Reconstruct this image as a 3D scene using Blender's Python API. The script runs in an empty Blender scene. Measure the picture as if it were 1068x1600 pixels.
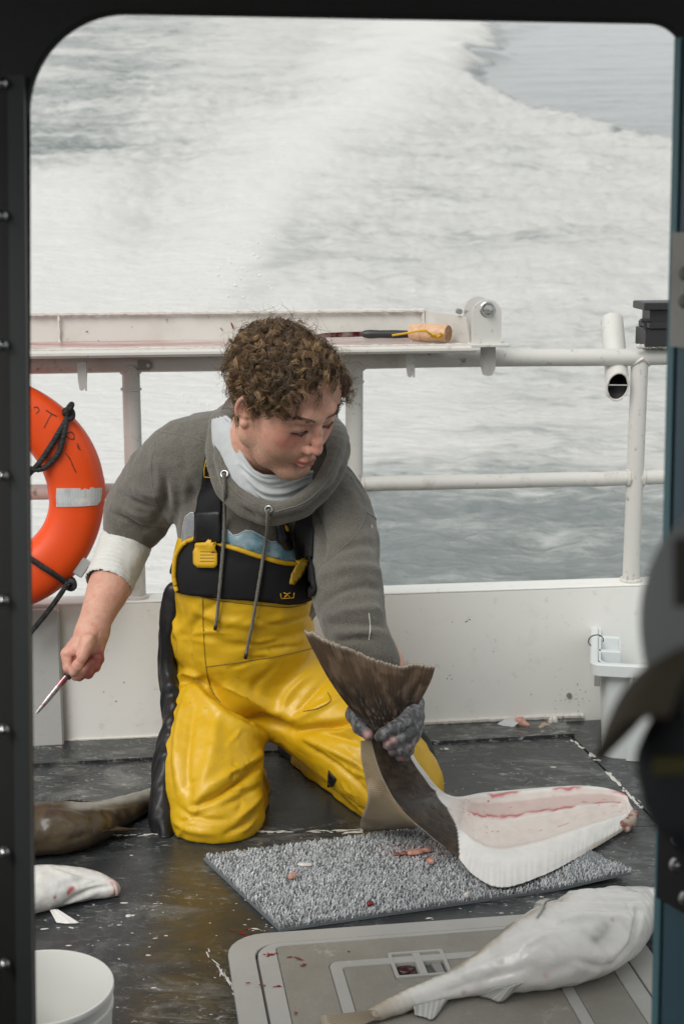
import bpy, math, random
import numpy as np
from mathutils import Vector, Matrix
from mathutils.bvhtree import BVHTree
from mathutils.geometry import delaunay_2d_cdt

random.seed(7)
RNG = np.random.default_rng(11)
S = bpy.context.scene
COL = S.collection

# ------------------------------------------------------------------ camera, world, sun, exposure
CAM_H, PITCH, FPX = 1.19, math.radians(12.0), 2350.0
cam_d = bpy.data.cameras.new('camera')
cam = bpy.data.objects.new('camera', cam_d)
COL.objects.link(cam)
cam.location = (0, 0, CAM_H)
cam.rotation_euler = (math.pi / 2 - PITCH, 0, 0)
cam_d.sensor_fit = 'VERTICAL'
cam_d.sensor_height = 36.0
cam_d.sensor_width = 36.0
cam_d.lens = 36.0 * FPX / 1600.0
cam_d.clip_start, cam_d.clip_end = 0.02, 3000
cam_d.dof.use_dof = True
cam_d.dof.focus_distance = 2.66
cam_d.dof.aperture_fstop = 8.0
S.camera = cam

SUN_EL, SUN_AZ = math.radians(46), math.radians(-148)      # azimuth from aft (+Y), negative = to the left
world = bpy.data.worlds.new('World')
S.world = world
world.use_nodes = True
wn = world.node_tree
wn.nodes.clear()
w_out = wn.nodes.new('ShaderNodeOutputWorld')
w_bg = wn.nodes.new('ShaderNodeBackground')
w_sky = wn.nodes.new('ShaderNodeTexSky')
w_hsv = wn.nodes.new('ShaderNodeHueSaturation')
w_sky.sky_type = 'NISHITA'
w_sky.sun_disc = False
w_sky.sun_elevation = SUN_EL
w_sky.sun_rotation = SUN_AZ
w_sky.air_density = 1.0
w_sky.dust_density = 1.5
w_sky.ozone_density = 1.0
w_hsv.inputs['Saturation'].default_value = 0.08
w_bg.inputs['Strength'].default_value = 0.12
wn.links.new(w_sky.outputs[0], w_hsv.inputs['Color'])
w_mix = wn.nodes.new('ShaderNodeMix')            # cloud sheet over the clear sky
w_mix.data_type = 'RGBA'
w_mix.inputs['Factor'].default_value = 0.5
w_mix.inputs['B'].default_value = (4.4, 4.5, 4.4, 1)
wn.links.new(w_hsv.outputs[0], w_mix.inputs['A'])
wn.links.new(w_mix.outputs['Result'], w_bg.inputs['Color'])
wn.links.new(w_bg.outputs[0], w_out.inputs['Surface'])

sun_d = bpy.data.lights.new('sun', 'SUN')
sun = bpy.data.objects.new('sun', sun_d)
COL.objects.link(sun)
sun_d.energy = 1.5
sun_d.angle = math.radians(35)
sun_d.color = (1.0, 0.97, 0.92)
_sd = Vector((math.sin(SUN_AZ) * math.cos(SUN_EL), math.cos(SUN_AZ) * math.cos(SUN_EL), math.sin(SUN_EL)))
sun.rotation_euler = _sd.to_track_quat('Z', 'Y').to_euler()

S.view_settings.view_transform = 'Standard'
S.view_settings.look = 'None'
S.view_settings.gamma = 1.0
S.view_settings.use_curve_mapping = False
S.view_settings.exposure = 0.48
S.cycles.max_bounces = 8
S.cycles.volume_bounces = 1
S.cycles.use_denoising = True

# ------------------------------------------------------------------ measuring the place from the photograph
_F = np.array([0, math.cos(PITCH), -math.sin(PITCH)])
_U = np.array([0, math.sin(PITCH), math.cos(PITCH)])
_C = np.array([0, 0, CAM_H])
def ray(x, y):
    return _F + (x - 534) / FPX * np.array([1.0, 0, 0]) - (y - 800) / FPX * _U
def at_z(x, y, z=0.0):
    r = ray(x, y); return _C + r * (z - CAM_H) / r[2]
def at_Y(x, y, Y):
    r = ray(x, y); return _C + r * Y / r[1]
def at_plane(x, y, o, n):
    r = ray(x, y); return _C + r * (np.dot(np.array(o) - _C, n) / np.dot(r, n))
def proj(P):
    d = np.asarray(P, float) - _C
    zc = d @ _F
    return np.stack([534 + FPX * d[..., 0] / zc, 800 - FPX * (d @ _U) / zc], -1)

# stern frame: a along the bulwark, b aft of its inner face
YAW = math.radians(7.4)
WA = np.array([math.cos(YAW), math.sin(YAW), 0.0])
WB = np.array([-math.sin(YAW), math.cos(YAW), 0.0])
WO = np.array([0.0, 3.225, 0.0])
def W(a, b, z): return WO + a * WA + b * WB + np.array([0, 0, z])
def Wpx(x, y, b=0.0): return at_plane(x, y, WO + b * WB, WB)
def Wa(p): return float(np.dot(np.array(p) - WO, WA))

# ------------------------------------------------------------------ noise
def _hash(ix, iy, iz):
    n = (ix.astype(np.int64) * 374761393 + iy.astype(np.int64) * 668265263 + iz.astype(np.int64) * 2147483647 // 7) & 0x7fffffff
    n = (n ^ (n >> 13)) * 1274126177 & 0x7fffffff
    n = (n ^ (n >> 16)) * 668265263 & 0x7fffffff
    return ((n ^ (n >> 15)) & 0xffff) / 65535.0
def vnoise(p):
    p = np.asarray(p, float)
    if p.shape[-1] == 2: p = np.concatenate([p, np.zeros(p.shape[:-1] + (1,))], -1)
    i = np.floor(p).astype(np.int64); f = p - i
    f = f * f * (3 - 2 * f)
    x, y, z = i[..., 0], i[..., 1], i[..., 2]
    r = 0
    for dx in (0, 1):
        for dy in (0, 1):
            for dz in (0, 1):
                w = (f[..., 0] if dx else 1 - f[..., 0]) * (f[..., 1] if dy else 1 - f[..., 1]) * (f[..., 2] if dz else 1 - f[..., 2])
                r = r + w * _hash(x + dx, y + dy, z + dz)
    return r
def fbm(p, oct=4):
    p = np.asarray(p, float); r = 0; a = 0.5; t = 0
    for k in range(oct):
        r = r + a * vnoise(p * 2.0 ** k + 17.3 * k); t += a; a *= 0.5
    return r / t
def sstep(a, b, x):
    t = np.clip((x - a) / (b - a), 0, 1); return t * t * (3 - 2 * t)

# ------------------------------------------------------------------ objects
def wloc(o):
    v = np.zeros(3)
    while o is not None:
        v += np.array(o.location); o = o.parent
    return v
def thing(name, label, cat, loc, group=None):
    o = bpy.data.objects.new(name, None)
    o.empty_display_size = 0.05
    COL.objects.link(o); o.location = tuple(float(q) for q in loc)
    o['label'] = label; o['category'] = cat
    if group: o['group'] = group
    return o
def tag(o, label, cat, group=None):
    o['label'] = label; o['category'] = cat
    if group: o['group'] = group
    return o
def mk(name, verts, faces, mat, parent=None, smooth=True, kind=None, mats=None, fmat=None, attrs=None):
    """link one mesh object; verts in world space"""
    verts = np.asarray(verts, float).reshape(-1, 3)
    if parent is not None: verts = verts - wloc(parent)
    me = bpy.data.meshes.new(name)
    if isinstance(faces, np.ndarray):
        n, k = faces.shape
        me.vertices.add(len(verts)); me.vertices.foreach_set('co', verts.astype(np.float32).ravel())
        me.loops.add(n * k); me.loops.foreach_set('vertex_index', faces.astype(np.int32).ravel())
        me.polygons.add(n); me.polygons.foreach_set('loop_start', (np.arange(n) * k).astype(np.int32))
        me.update(calc_edges=True)
    else:
        me.from_pydata([tuple(v) for v in verts], [], [tuple(f) for f in faces])
    me.validate()
    for m in (mats or [mat]):
        me.materials.append(m)
    if fmat is not None: me.polygons.foreach_set('material_index', np.asarray(fmat, np.int32))
    me.polygons.foreach_set('use_smooth', np.full(len(me.polygons), bool(smooth)))
    for an, av in (attrs or {}).items():
        at = me.attributes.new(an, 'FLOAT', 'POINT') if np.ndim(av) == 1 else me.attributes.new(an, 'FLOAT_COLOR', 'POINT')
        if np.ndim(av) == 1: at.data.foreach_set('value', np.asarray(av, np.float32))
        else:
            c = np.ones((len(av), 4), np.float32); c[:, :3] = av; at.data.foreach_set('color', c.ravel())
    o = bpy.data.objects.new(name, me); COL.objects.link(o)
    if parent is not None: o.parent = parent
    if kind: o['kind'] = kind
    return o
def autosmooth(o, deg=35):
    me = o.data
    me.polygons.foreach_set('use_smooth', np.ones(len(me.polygons), bool))
    try: me.set_sharp_from_angle(angle=math.radians(deg))
    except Exception: pass
    return o

class MB:
    def __init__(s): s.v = []; s.f = []
    def add(s, v, f):
        n = len(s.v); s.v += [tuple(map(float, q)) for q in v]; s.f += [tuple(i + n for i in q) for q in f]; return s
    def box(s, c, size, R=None, bev=0.0):
        hx, hy, hz = [q / 2 for q in size]
        c = np.array(c, float); R = np.eye(3) if R is None else np.asarray(R)
        if bev <= 0:
            v = [(x, y, z) for x in (-hx, hx) for y in (-hy, hy) for z in (-hz, hz)]
            f = [(0, 1, 3, 2), (4, 6, 7, 5), (0, 4, 5, 1), (2, 3, 7, 6), (0, 2, 6, 4), (1, 5, 7, 3)]
            return s.add([c + R @ np.array(q) for q in v], f)
        b = bev; v = []; idx = {}
        for sx in (-1, 1):
            for sy in (-1, 1):
                for sz in (-1, 1):
                    for ax in range(3):
                        p = [sx * (hx - b), sy * (hy - b), sz * (hz - b)]
                        p[ax] = (sx * hx, sy * hy, sz * hz)[ax]
                        idx[(sx, sy, sz, ax)] = len(v); v.append(c + R @ np.array(p))
        f = []
        for ax in range(3):
            for sg in (-1, 1):
                q = []
                for (u, w) in ((-1, -1), (1, -1), (1, 1), (-1, 1)):
                    k = [0, 0, 0]; k[ax] = sg; k[(ax + 1) % 3] = u; k[(ax + 2) % 3] = w
                    q.append(idx[(k[0], k[1], k[2], ax)])
                f.append(q if sg > 0 else q[::-1])
        for ax in range(3):
            a1, a2 = (ax + 1) % 3, (ax + 2) % 3
            for u in (-1, 1):
                for w in (-1, 1):
                    k0 = [0, 0, 0]; k1 = [0, 0, 0]
                    k0[ax], k1[ax] = -1, 1; k0[a1] = k1[a1] = u; k0[a2] = k1[a2] = w
                    q = [idx[(*k0, a1)], idx[(*k1, a1)], idx[(*k1, a2)], idx[(*k0, a2)]]
                    f.append(q if u * w > 0 else q[::-1])
        for k in [(x, y, z) for x in (-1, 1) for y in (-1, 1) for z in (-1, 1)]:
            q = [idx[(*k, a)] for a in range(3)]
            f.append(q if k[0] * k[1] * k[2] > 0 else q[::-1])
        return s.add(v, f)
    def tube(s, pts, r, seg=12, cap=True, closed=False, flat=None):
        """pts: polyline, r: radius or list; flat=(factor, dir) squashes the section along dir"""
        P = [np.array(p, float) for p in pts]; n = len(P)
        rr = [r] * n if np.isscalar(r) else list(r)
        T = []
        for i in range(n):
            if closed: t = P[(i + 1) % n] - P[i - 1]
            else: t = P[min(i + 1, n - 1)] - P[max(i - 1, 0)]
            T.append(t / (np.linalg.norm(t) + 1e-12))
        up = np.array([0, 0, 1.0]) if abs(T[0][2]) < 0.9 else np.array([1.0, 0, 0])
        if flat is not None: up = np.array(flat[1], float)
        v = []; N = None
        for i in range(n):
            if N is None or flat is not None:
                N = up - T[i] * np.dot(up, T[i])
            else:
                N = N - T[i] * np.dot(N, T[i])
            N = N / (np.linalg.norm(N) + 1e-12)
            B = np.cross(T[i], N)
            k = 1.0 if flat is None else flat[0]
            for j in range(seg):
                a = 2 * math.pi * j / seg
                v.append(P[i] + rr[i] * (k * math.cos(a) * N + math.sin(a) * B))
        f = []
        for i in range(n if closed else n - 1):
            i2 = (i + 1) % n
            for j in range(seg):
                f.append((i * seg + j, i * seg + (j + 1) % seg, i2 * seg + (j + 1) % seg, i2 * seg + j))
        if cap and not closed:
            f.append(tuple(range(seg))[::-1]); f.append(tuple((n - 1) * seg + j for j in range(seg)))
        return s.add(v, f)
    def prism(s, poly, axis_n, depth, origin, U, V):
        """extrude a 2D polygon (in U,V from origin) along axis_n by depth"""
        o = np.array(origin, float); U = np.array(U, float); V = np.array(V, float); n = np.array(axis_n, float)
        a = [o + p[0] * U + p[1] * V for p in poly]; m = len(a)
        v = a + [q + n * depth for q in a]
        f = [tuple(range(m))[::-1], tuple(range(m, 2 * m))] + [(i, (i + 1) % m, (i + 1) % m + m, i + m) for i in range(m)]
        return s.add(v, f)
    def lathe(s, prof, c, seg=32, axis=None):
        """prof: (radius, height) list; open surface"""
        c = np.array(c, float)
        A = np.array([0, 0, 1.0]) if axis is None else np.array(axis, float) / np.linalg.norm(axis)
        e = np.array([1.0, 0, 0]) if abs(A[0]) < 0.9 else np.array([0, 1.0, 0])
        e = e - A * np.dot(e, A); e /= np.linalg.norm(e); g = np.cross(A, e)
        v = []; f = []
        for (r, h) in prof:
            for j in range(seg):
                a = 2 * math.pi * j / seg
                v.append(c + A * h + r * (math.cos(a) * e + math.sin(a) * g))
        for i in range(len(prof) - 1):
            for j in range(seg):
                f.append((i * seg + j, i * seg + (j + 1) % seg, (i + 1) * seg + (j + 1) % seg, (i + 1) * seg + j))
        return s.add(v, f)
    def build(s, name, mat, parent=None, smooth=None, kind=None):
        o = mk(name, s.v, s.f, mat, parent, smooth=False, kind=kind)
        if smooth is None: autosmooth(o)
        elif smooth: o.data.polygons.foreach_set('use_smooth', np.ones(len(o.data.polygons), bool))
        return o

def spline(pts, n):
    """Catmull-Rom through pts (k,d) -> n samples"""
    P = np.asarray(pts, float); k = len(P)
    Q = np.vstack([2 * P[0] - P[1], P, 2 * P[-1] - P[-2]])
    t = np.linspace(0, k - 1 - 1e-9, n); i = t.astype(int); u = (t - i)[:, None]
    a, b, c, d = Q[i], Q[i + 1], Q[i + 2], Q[i + 3]
    return 0.5 * (2 * b + (c - a) * u + (2 * a - 5 * b + 4 * c - d) * u ** 2 + (3 * b - 3 * c + d - a) * u ** 3)
def rotz(a): c, s_ = math.cos(a), math.sin(a); return np.array([[c, -s_, 0], [s_, c, 0], [0, 0, 1.0]])
def rotx(a): c, s_ = math.cos(a), math.sin(a); return np.array([[1.0, 0, 0], [0, c, -s_], [0, s_, c]])
RW = rotz(YAW)

# ------------------------------------------------------------------ materials
def lin(r, g, b):
    f = lambda c: (c / 255 / 12.92) if c / 255 <= 0.04045 else ((c / 255 + 0.055) / 1.055) ** 2.4
    return (f(r), f(g), f(b))
class Mat:
    """small node-graph builder around one Principled BSDF"""
    def __init__(s, name, col=(0.5, 0.5, 0.5), rough=0.5, metal=0.0, spec=0.5, **kw):
        s.m = bpy.data.materials.new(name); s.m.use_nodes = True
        s.t = s.m.node_tree; s.n = s.t.nodes; s.p = s.n['Principled BSDF']
        s.set('Base Color', (*col, 1)); s.set('Roughness', rough); s.set('Metallic', metal); s.set('Specular IOR Level', spec)
        for k, v in kw.items(): s.set(k, v)
        s.colsock = None; s.col0 = (*col, 1); s.coord = s.n.new('ShaderNodeTexCoord').outputs['Object']; s.norm = None
    def set(s, k, v): s.p.inputs[k].default_value = v
    def link(s, a, b): s.t.links.new(a, b)
    def map(s, scale=(1, 1, 1), rot=(0, 0, 0), loc=(0, 0, 0)):
        n = s.n.new('ShaderNodeMapping'); n.inputs['Scale'].default_value = scale; n.inputs['Rotation'].default_value = rot
        n.inputs['Location'].default_value = loc
        s.link(s.coord, n.inputs['Vector']); return n.outputs[0]
    def noise(s, scale, detail=4, rough=0.55, vec=None, dist=0.0):
        n = s.n.new('ShaderNodeTexNoise'); n.inputs['Scale'].default_value = scale; n.inputs['Detail'].default_value = detail
        n.inputs['Roughness'].default_value = rough; n.inputs['Distortion'].default_value = dist
        s.link(vec if vec is not None else s.coord, n.inputs['Vector']); return n.outputs['Fac']
    def voronoi(s, scale, feature='F1', vec=None, rand=1.0):
        n = s.n.new('ShaderNodeTexVoronoi'); n.feature = feature; n.inputs['Scale'].default_value = scale; n.inputs['Randomness'].default_value = rand
        s.link(vec if vec is not None else s.coord, n.inputs['Vector']); return n.outputs['Distance']
    def attr(s, name, color=False):
        n = s.n.new('ShaderNodeAttribute'); n.attribute_name = name; return n.outputs['Color' if color else 'Fac']
    def ramp(s, fac, lo, hi, a=0.0, b=1.0):
        n = s.n.new('ShaderNodeMapRange'); n.interpolation_type = 'SMOOTHSTEP'
        n.inputs['From Min'].default_value = lo; n.inputs['From Max'].default_value = hi
        n.inputs['To Min'].default_value = a; n.inputs['To Max'].default_value = b
        s.link(fac, n.inputs['Value']); return n.outputs[0]
    def math(s, op, a, b):
        n = s.n.new('ShaderNodeMath'); n.operation = op
        for i, q in enumerate((a, b)):
            if isinstance(q, (int, float)): n.inputs[i].default_value = q
            else: s.link(q, n.inputs[i])
        return n.outputs[0]
    def layer(s, fac, col, mode='MIX'):
        n = s.n.new('ShaderNodeMix'); n.data_type = 'RGBA'; n.blend_type = mode
        if isinstance(fac, (int, float)): n.inputs['Factor'].default_value = fac
        else: s.link(fac, n.inputs['Factor'])
        if s.colsock is None: n.inputs['A'].default_value = s.col0
        else: s.link(s.colsock, n.inputs['A'])
        if isinstance(col, tuple): n.inputs['B'].default_value = (*col, 1)
        else: s.link(col, n.inputs['B'])
        s.colsock = n.outputs['Result']; s.link(s.colsock, s.p.inputs['Base Color']); return s
    def rough(s, fac, a, b): s.link(s.ramp(fac, 0.3, 0.7, a, b), s.p.inputs['Roughness']); return s
    def bump(s, h, strength=0.3, dist=0.002):
        n = s.n.new('ShaderNodeBump'); n.inputs['Strength'].default_value = strength; n.inputs['Distance'].default_value = dist
        s.link(h, n.inputs['Height'])
        if s.norm is not None: s.link(s.norm, n.inputs['Normal'])
        s.norm = n.outputs[0]; s.link(s.norm, s.p.inputs['Normal']); return s

# ------------------------------------------------------------------ implicit shapes -> one continuous mesh
class SDF:
    def __init__(s, lo, hi, h):
        s.lo = np.array(lo, float); s.h = float(h)
        s.n = np.ceil((np.array(hi) - s.lo) / h).astype(int) + 1
        s.d = np.full(s.n, 1.0, np.float32)
    def _blk(s, lo, hi):
        i0 = np.clip(np.floor((np.asarray(lo) - s.lo) / s.h).astype(int), 0, s.n); i1 = np.clip(np.ceil((np.asarray(hi) - s.lo) / s.h).astype(int) + 1, 0, s.n)
        if np.any(i1 <= i0): return None, None
        sl = tuple(slice(a, b) for a, b in zip(i0, i1))
        g = [(s.lo[k] + s.h * np.arange(i0[k], i1[k])).astype(np.float32) for k in range(3)]
        return sl, g
    def _mix(s, sl, d, k, sub):
        a = s.d[sl]
        if sub: a, d = -a, d; 
        if k <= 0: r = np.minimum(a, d) if not sub else np.minimum(a, d)
        if sub:
            # max(a, -d) smooth  ->  -(smin(-a, d))
            m = np.minimum(a, d)
            if k > 0:
                hh = np.maximum(k - np.abs(a - d), 0) / k; m = m - hh * hh * k * 0.25
            s.d[sl] = -m
        else:
            m = np.minimum(a, d)
            if k > 0:
                hh = np.maximum(k - np.abs(a - d), 0) / k; m = m - hh * hh * k * 0.25
            s.d[sl] = m
    def cap(s, a, b, ra, rb=None, k=0.01, sub=False, flat=None):
        """tapered capsule; flat=(dir, factor) -> thinner along dir by factor (<1)"""
        rb = ra if rb is None else rb
        a = np.asarray(a, float); b = np.asarray(b, float); R = max(ra, rb) + k + 3 * s.h
        sl, g = s._blk(np.minimum(a, b) - R, np.maximum(a, b) + R)
        if sl is None: return s
        X, Y, Z = np.meshgrid(*g, indexing='ij', sparse=True)
        ab = b - a; L2 = float(ab @ ab) + 1e-12
        t = np.clip(((X - a[0]) * ab[0] + (Y - a[1]) * ab[1] + (Z - a[2]) * ab[2]) / L2, 0, 1)
        qx, qy, qz = X - a[0] - t * ab[0], Y - a[1] - t * ab[1], Z - a[2] - t * ab[2]
        d2 = qx * qx + qy * qy + qz * qz
        r = ra + (rb - ra) * t
        if flat is not None:
            n = np.asarray(flat[0], float); n = n / np.linalg.norm(n)
            c = qx * n[0] + qy * n[1] + qz * n[2]
            d2 = d2 + c * c * (1 / flat[1] ** 2 - 1)
            dd = np.sqrt(d2)
            d = (dd - r) * flat[1] ** 0.5
        else: d = np.sqrt(d2) - r
        s._mix(sl, d.astype(np.float32), k, sub); return s
    def chain(s, pts, rads, k=0.01, sub=False, flat=None, n=0):
        P = np.asarray(pts, float); r = np.asarray(rads, float) if not np.isscalar(rads) else np.full(len(P), rads)
        if n:
            Q = spline(np.c_[P, r], n); P, r = Q[:, :3], Q[:, 3]
        for i in range(len(P) - 1): s.cap(P[i], P[i + 1], r[i], r[i + 1], k, sub, flat)
        return s
    def ell(s, c, r, R=None, k=0.01, sub=False):
        c = np.asarray(c, float); r = np.asarray(r, float); M = max(r) + k + 3 * s.h
        sl, g = s._blk(c - M, c + M)
        if sl is None: return s
        X, Y, Z = np.meshgrid(*g, indexing='ij', sparse=True)
        X, Y, Z = X - c[0], Y - c[1], Z - c[2]
        if R is None: p = (X, Y, Z)
        else:
            R = np.asarray(R, float)      # columns = local axes
            p = tuple(X * R[0, i] + Y * R[1, i] + Z * R[2, i] for i in range(3))
        k0 = np.sqrt((p[0] / r[0]) ** 2 + (p[1] / r[1]) ** 2 + (p[2] / r[2]) ** 2) + 1e-6
        k1 = np.sqrt((p[0] / r[0] ** 2) ** 2 + (p[1] / r[1] ** 2) ** 2 + (p[2] / r[2] ** 2) ** 2) + 1e-6
        s._mix(sl, (k0 * (k0 - 1) / k1).astype(np.float32), k, sub); return s
    def half(s, o, n, k=0.0):
        """cut away the side n points to"""
        X, Y, Z = np.meshgrid(*[(s.lo[i] + s.h * np.arange(s.n[i])).astype(np.float32) for i in range(3)], indexing='ij', sparse=True)
        d = (X - o[0]) * n[0] + (Y - o[1]) * n[1] + (Z - o[2]) * n[2]
        s.d = np.maximum(s.d, d.astype(np.float32)); return s
    def blur(s, it=1):
        for _ in range(it):
            for ax in range(3):
                d = s.d; a = np.roll(d, 1, ax); b = np.roll(d, -1, ax)
                s.d = 0.5 * d + 0.25 * (a + b)
        return s
    def mesh(s):
        """naive surface nets"""
        d = s.d.copy()
        d[0] = d[-1] = 1; d[:, 0] = d[:, -1] = 1; d[:, :, 0] = d[:, :, -1] = 1
        ins = d < 0
        c = ins[:-1, :-1, :-1].astype(np.int8)
        tot = np.zeros(c.shape, np.int8)
        for dx in (0, 1):
            for dy in (0, 1):
                for dz in (0, 1):
                    tot += ins[dx:dx + c.shape[0], dy:dy + c.shape[1], dz:dz + c.shape[2]]
        act = np.argwhere((tot > 0) & (tot < 8))
        acc = np.zeros((len(act), 3)); cnt = np.zeros(len(act))
        cor = [(x, y, z) for x in (0, 1) for y in (0, 1) for z in (0, 1)]
        val = {q: d[act[:, 0] + q[0], act[:, 1] + q[1], act[:, 2] + q[2]].astype(float) for q in cor}
        for q in cor:
            for ax in range(3):
                if q[ax] == 0:
                    w = list(q); w[ax] = 1; w = tuple(w)
                    a, b = val[q], val[w]; m = (a < 0) != (b < 0)
                    t = np.where(m, a / np.where(m, a - b, 1), 0)
                    p = np.tile(np.array(q, float), (len(act), 1)); p[:, ax] += t
                    acc[m] += p[m]; cnt[m] += 1
        V = s.lo + s.h * (act + acc / cnt[:, None])
        idx = np.full(c.shape, -1, np.int64); idx[tuple(act.T)] = np.arange(len(act))
        Fs = []
        for ax in range(3):
            sl0 = [slice(None)] * 3; sl1 = [slice(None)] * 3
            sl0[ax] = slice(0, -1); sl1[ax] = slice(1, None)
            e = ins[tuple(sl0)] != ins[tuple(sl1)]
            o1, o2 = (ax + 1) % 3, (ax + 2) % 3
            q = np.argwhere(e); q = q[(q[:, o1] > 0) & (q[:, o2] > 0)]
            st = ins[tuple(q.T)]
            def g(u, w):
                r = q.copy(); r[:, o1] -= u; r[:, o2] -= w; return idx[tuple(r.T)]
            f = np.stack([g(0, 0), g(1, 0), g(1, 1), g(0, 1)], 1)
            f[~st] = f[~st][:, ::-1]
            Fs.append(f)
        Fq = np.vstack(Fs); Fq = Fq[(Fq >= 0).all(1)]
        return V, Fq

def vnormals(V, Fq):
    n = np.cross(V[Fq[:, 2]] - V[Fq[:, 0]], V[Fq[:, 3]] - V[Fq[:, 1]])
    N = np.zeros_like(V)
    for k in range(4): np.add.at(N, Fq[:, k], n)
    return N / (np.linalg.norm(N, axis=1)[:, None] + 1e-12)
def vsmooth(V, Fq, it=3, lam=0.5):
    E = np.vstack([Fq[:, [0, 1]], Fq[:, [1, 2]], Fq[:, [2, 3]], Fq[:, [3, 0]]])
    cnt = np.bincount(E.ravel(), minlength=len(V)).astype(float)[:, None]
    for k in range(it):
        A = np.zeros_like(V)
        np.add.at(A, E[:, 0], V[E[:, 1]]); np.add.at(A, E[:, 1], V[E[:, 0]])
        l = lam if k % 2 == 0 else -lam * 1.04
        V = V + l * (A / np.maximum(cnt, 1) - V)
    return V
def seg_dist(V, P):
    """distance of every V to polyline P (and arclength parameter 0..1)"""
    P = np.asarray(P, float); best = np.full(len(V), 1e9); bt = np.zeros(len(V)); n = len(P) - 1
    for i in range(n):
        ab = P[i + 1] - P[i]; t = np.clip(((V - P[i]) @ ab) / (ab @ ab + 1e-12), 0, 1)
        d = np.linalg.norm(V - P[i] - t[:, None] * ab, axis=1)
        m = d < best; best[m] = d[m]; bt[m] = (i + t[m]) / n
    return best, bt
class Surf:
    """a built surface that can be hit from the viewpoint to place seams, folds, panels on it"""
    def __init__(s, V, Fq): s.V, s.F = V, Fq; s.b = BVHTree.FromPolygons(V.tolist(), Fq.tolist())
    def hit(s, x, y):
        r = ray(x, y); h = s.b.ray_cast(Vector(_C), Vector(r / np.linalg.norm(r)))
        if h[0] is None:
            return None, None
        return np.array(h[0]), np.array(h[1])
    def hits(s, pts, lift=0.0, nmax=None):
        out = []; last = None
        for p in pts:
            h, n = s.hit(*p)
            if h is None:
                h, n = s.near(p, last)
            last = h
            out.append(h + lift * n)
        return np.array(out)
    def near(s, p, last):
        zc = 2.7 if last is None else (last - _C) @ _F
        q = _C + ray(*p) * zc
        h = s.b.find_nearest(Vector(q)); return np.array(h[0]), np.array(h[1])
def dense(px, step=6):
    """resample a pixel polyline"""
    P = np.asarray(px, float); out = [P[0]]
    for a, b in zip(P[:-1], P[1:]):
        n = max(1, int(np.ceil(np.linalg.norm(b - a) / step)))
        out += [a + (b - a) * (i + 1) / n for i in range(n)]
    return np.array(out)
def smooth_px(px, n=40): return spline(np.asarray(px, float), n)
def crease(V, N, P, width, depth, taper=True):
    """push a fold into (depth<0) or out of (depth>0) a surface along polyline P"""
    d, t = seg_dist(V, P)
    w = np.exp(-(d / width) ** 2)
    if taper: w = w * np.sin(np.pi * np.clip(t, 0.02, 0.98)) ** 0.5
    return V + N * (depth * w)[:, None]
def patch(surf, poly, lift, thick, step=6, wob=0.0):
    """panel lying on a surface: polygon in photo pixels -> closed thin shell"""
    B = dense(np.vstack([poly, poly[:1]]), step)[:-1]
    lo, hi = B.min(0), B.max(0)
    xs = np.arange(lo[0] + step, hi[0], step); ys = np.arange(lo[1] + step, hi[1], step)
    inner = []
    for x in xs:
        for y in ys:
            ins = False; j = len(B) - 1
            for i in range(len(B)):
                if (B[i][1] > y) != (B[j][1] > y) and x < (B[j][0] - B[i][0]) * (y - B[i][1]) / (B[j][1] - B[i][1] + 1e-12) + B[i][0]: ins = not ins
                j = i
            if ins and np.min(np.abs(B - (x, y)).sum(1)) > step * 0.5: inner.append((x, y))
    nb = len(B)
    P = [Vector(p) for p in B] + [Vector(p) for p in inner]
    vo, eo, fo, *_ = delaunay_2d_cdt(P, [(i, (i + 1) % nb) for i in range(nb)], [], 1, 1e-4)
    top = []; bot = []; last = None
    for p in vo:
        h, n = surf.hit(p.x, p.y)
        if h is None: h, n = surf.near((p.x, p.y), last)
        last = h
        top.append(h + n * (lift + thick)); bot.append(h + n * lift)
    m = len(top)
    ed = {}
    fs = []
    for f in fo:
        f = list(f)
        a = np.cross(top[f[1]] - top[f[0]], top[f[2]] - top[f[0]])
        if a @ (_C - top[f[0]]) < 0: f = f[::-1]
        fs.append(tuple(f)); fs.append(tuple(q + m for q in f[::-1]))
        for i in range(len(f)):
            a_, b_ = f[i], f[(i + 1) % len(f)]; ed[(a_, b_)] = 1
    for (a_, b_) in list(ed):
        if (b_, a_) not in ed: fs.append((b_, a_, a_ + m, b_ + m))
    return np.array(top + bot), fs

# ================================================================== materials of the boat
def painted(name, col, grime=(0.16, 0.14, 0.11), amt=0.35, rough=0.45):
    m = Mat(name, col, rough)
    n1 = m.noise(2.3, 5, 0.6); n2 = m.noise(38, 5, 0.65); n3 = m.noise(11, 6, 0.7)
    m.layer(m.ramp(n1, 0.35, 0.75, 0, 0.22), tuple(c * 0.86 for c in col))
    m.layer(m.ramp(n3, 0.55, 0.75, 0, amt * 0.5), grime)
    m.layer(m.ramp(n2, 0.60, 0.72, 0, amt), grime)
    m.rough(n3, rough - 0.08, rough + 0.2)
    m.bump(m.noise(60, 4), 0.12, 0.002)
    return m.m
M_paint = painted('white_paint', (0.60, 0.595, 0.56), amt=0.7)
M_bulw = painted('bulwark_paint', (0.80, 0.80, 0.77), amt=0.22)
M_alu = painted('weathered_aluminium', (0.50, 0.49, 0.46), grime=(0.10, 0.095, 0.085), amt=0.75, rough=0.42)
M_aludk = painted('dull_aluminium', (0.24, 0.235, 0.22), grime=(0.07, 0.065, 0.06), amt=0.6, rough=0.45)
M_weld = painted('weld', (0.62, 0.60, 0.56), amt=0.5)
M_steel = Mat('steel', (0.55, 0.55, 0.54), 0.28, 1.0).m
M_black = Mat('black_plastic', (0.022, 0.022, 0.024), 0.42).m
M_rubber = Mat('black_rubber', (0.011, 0.011, 0.011), 0.6).m
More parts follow.
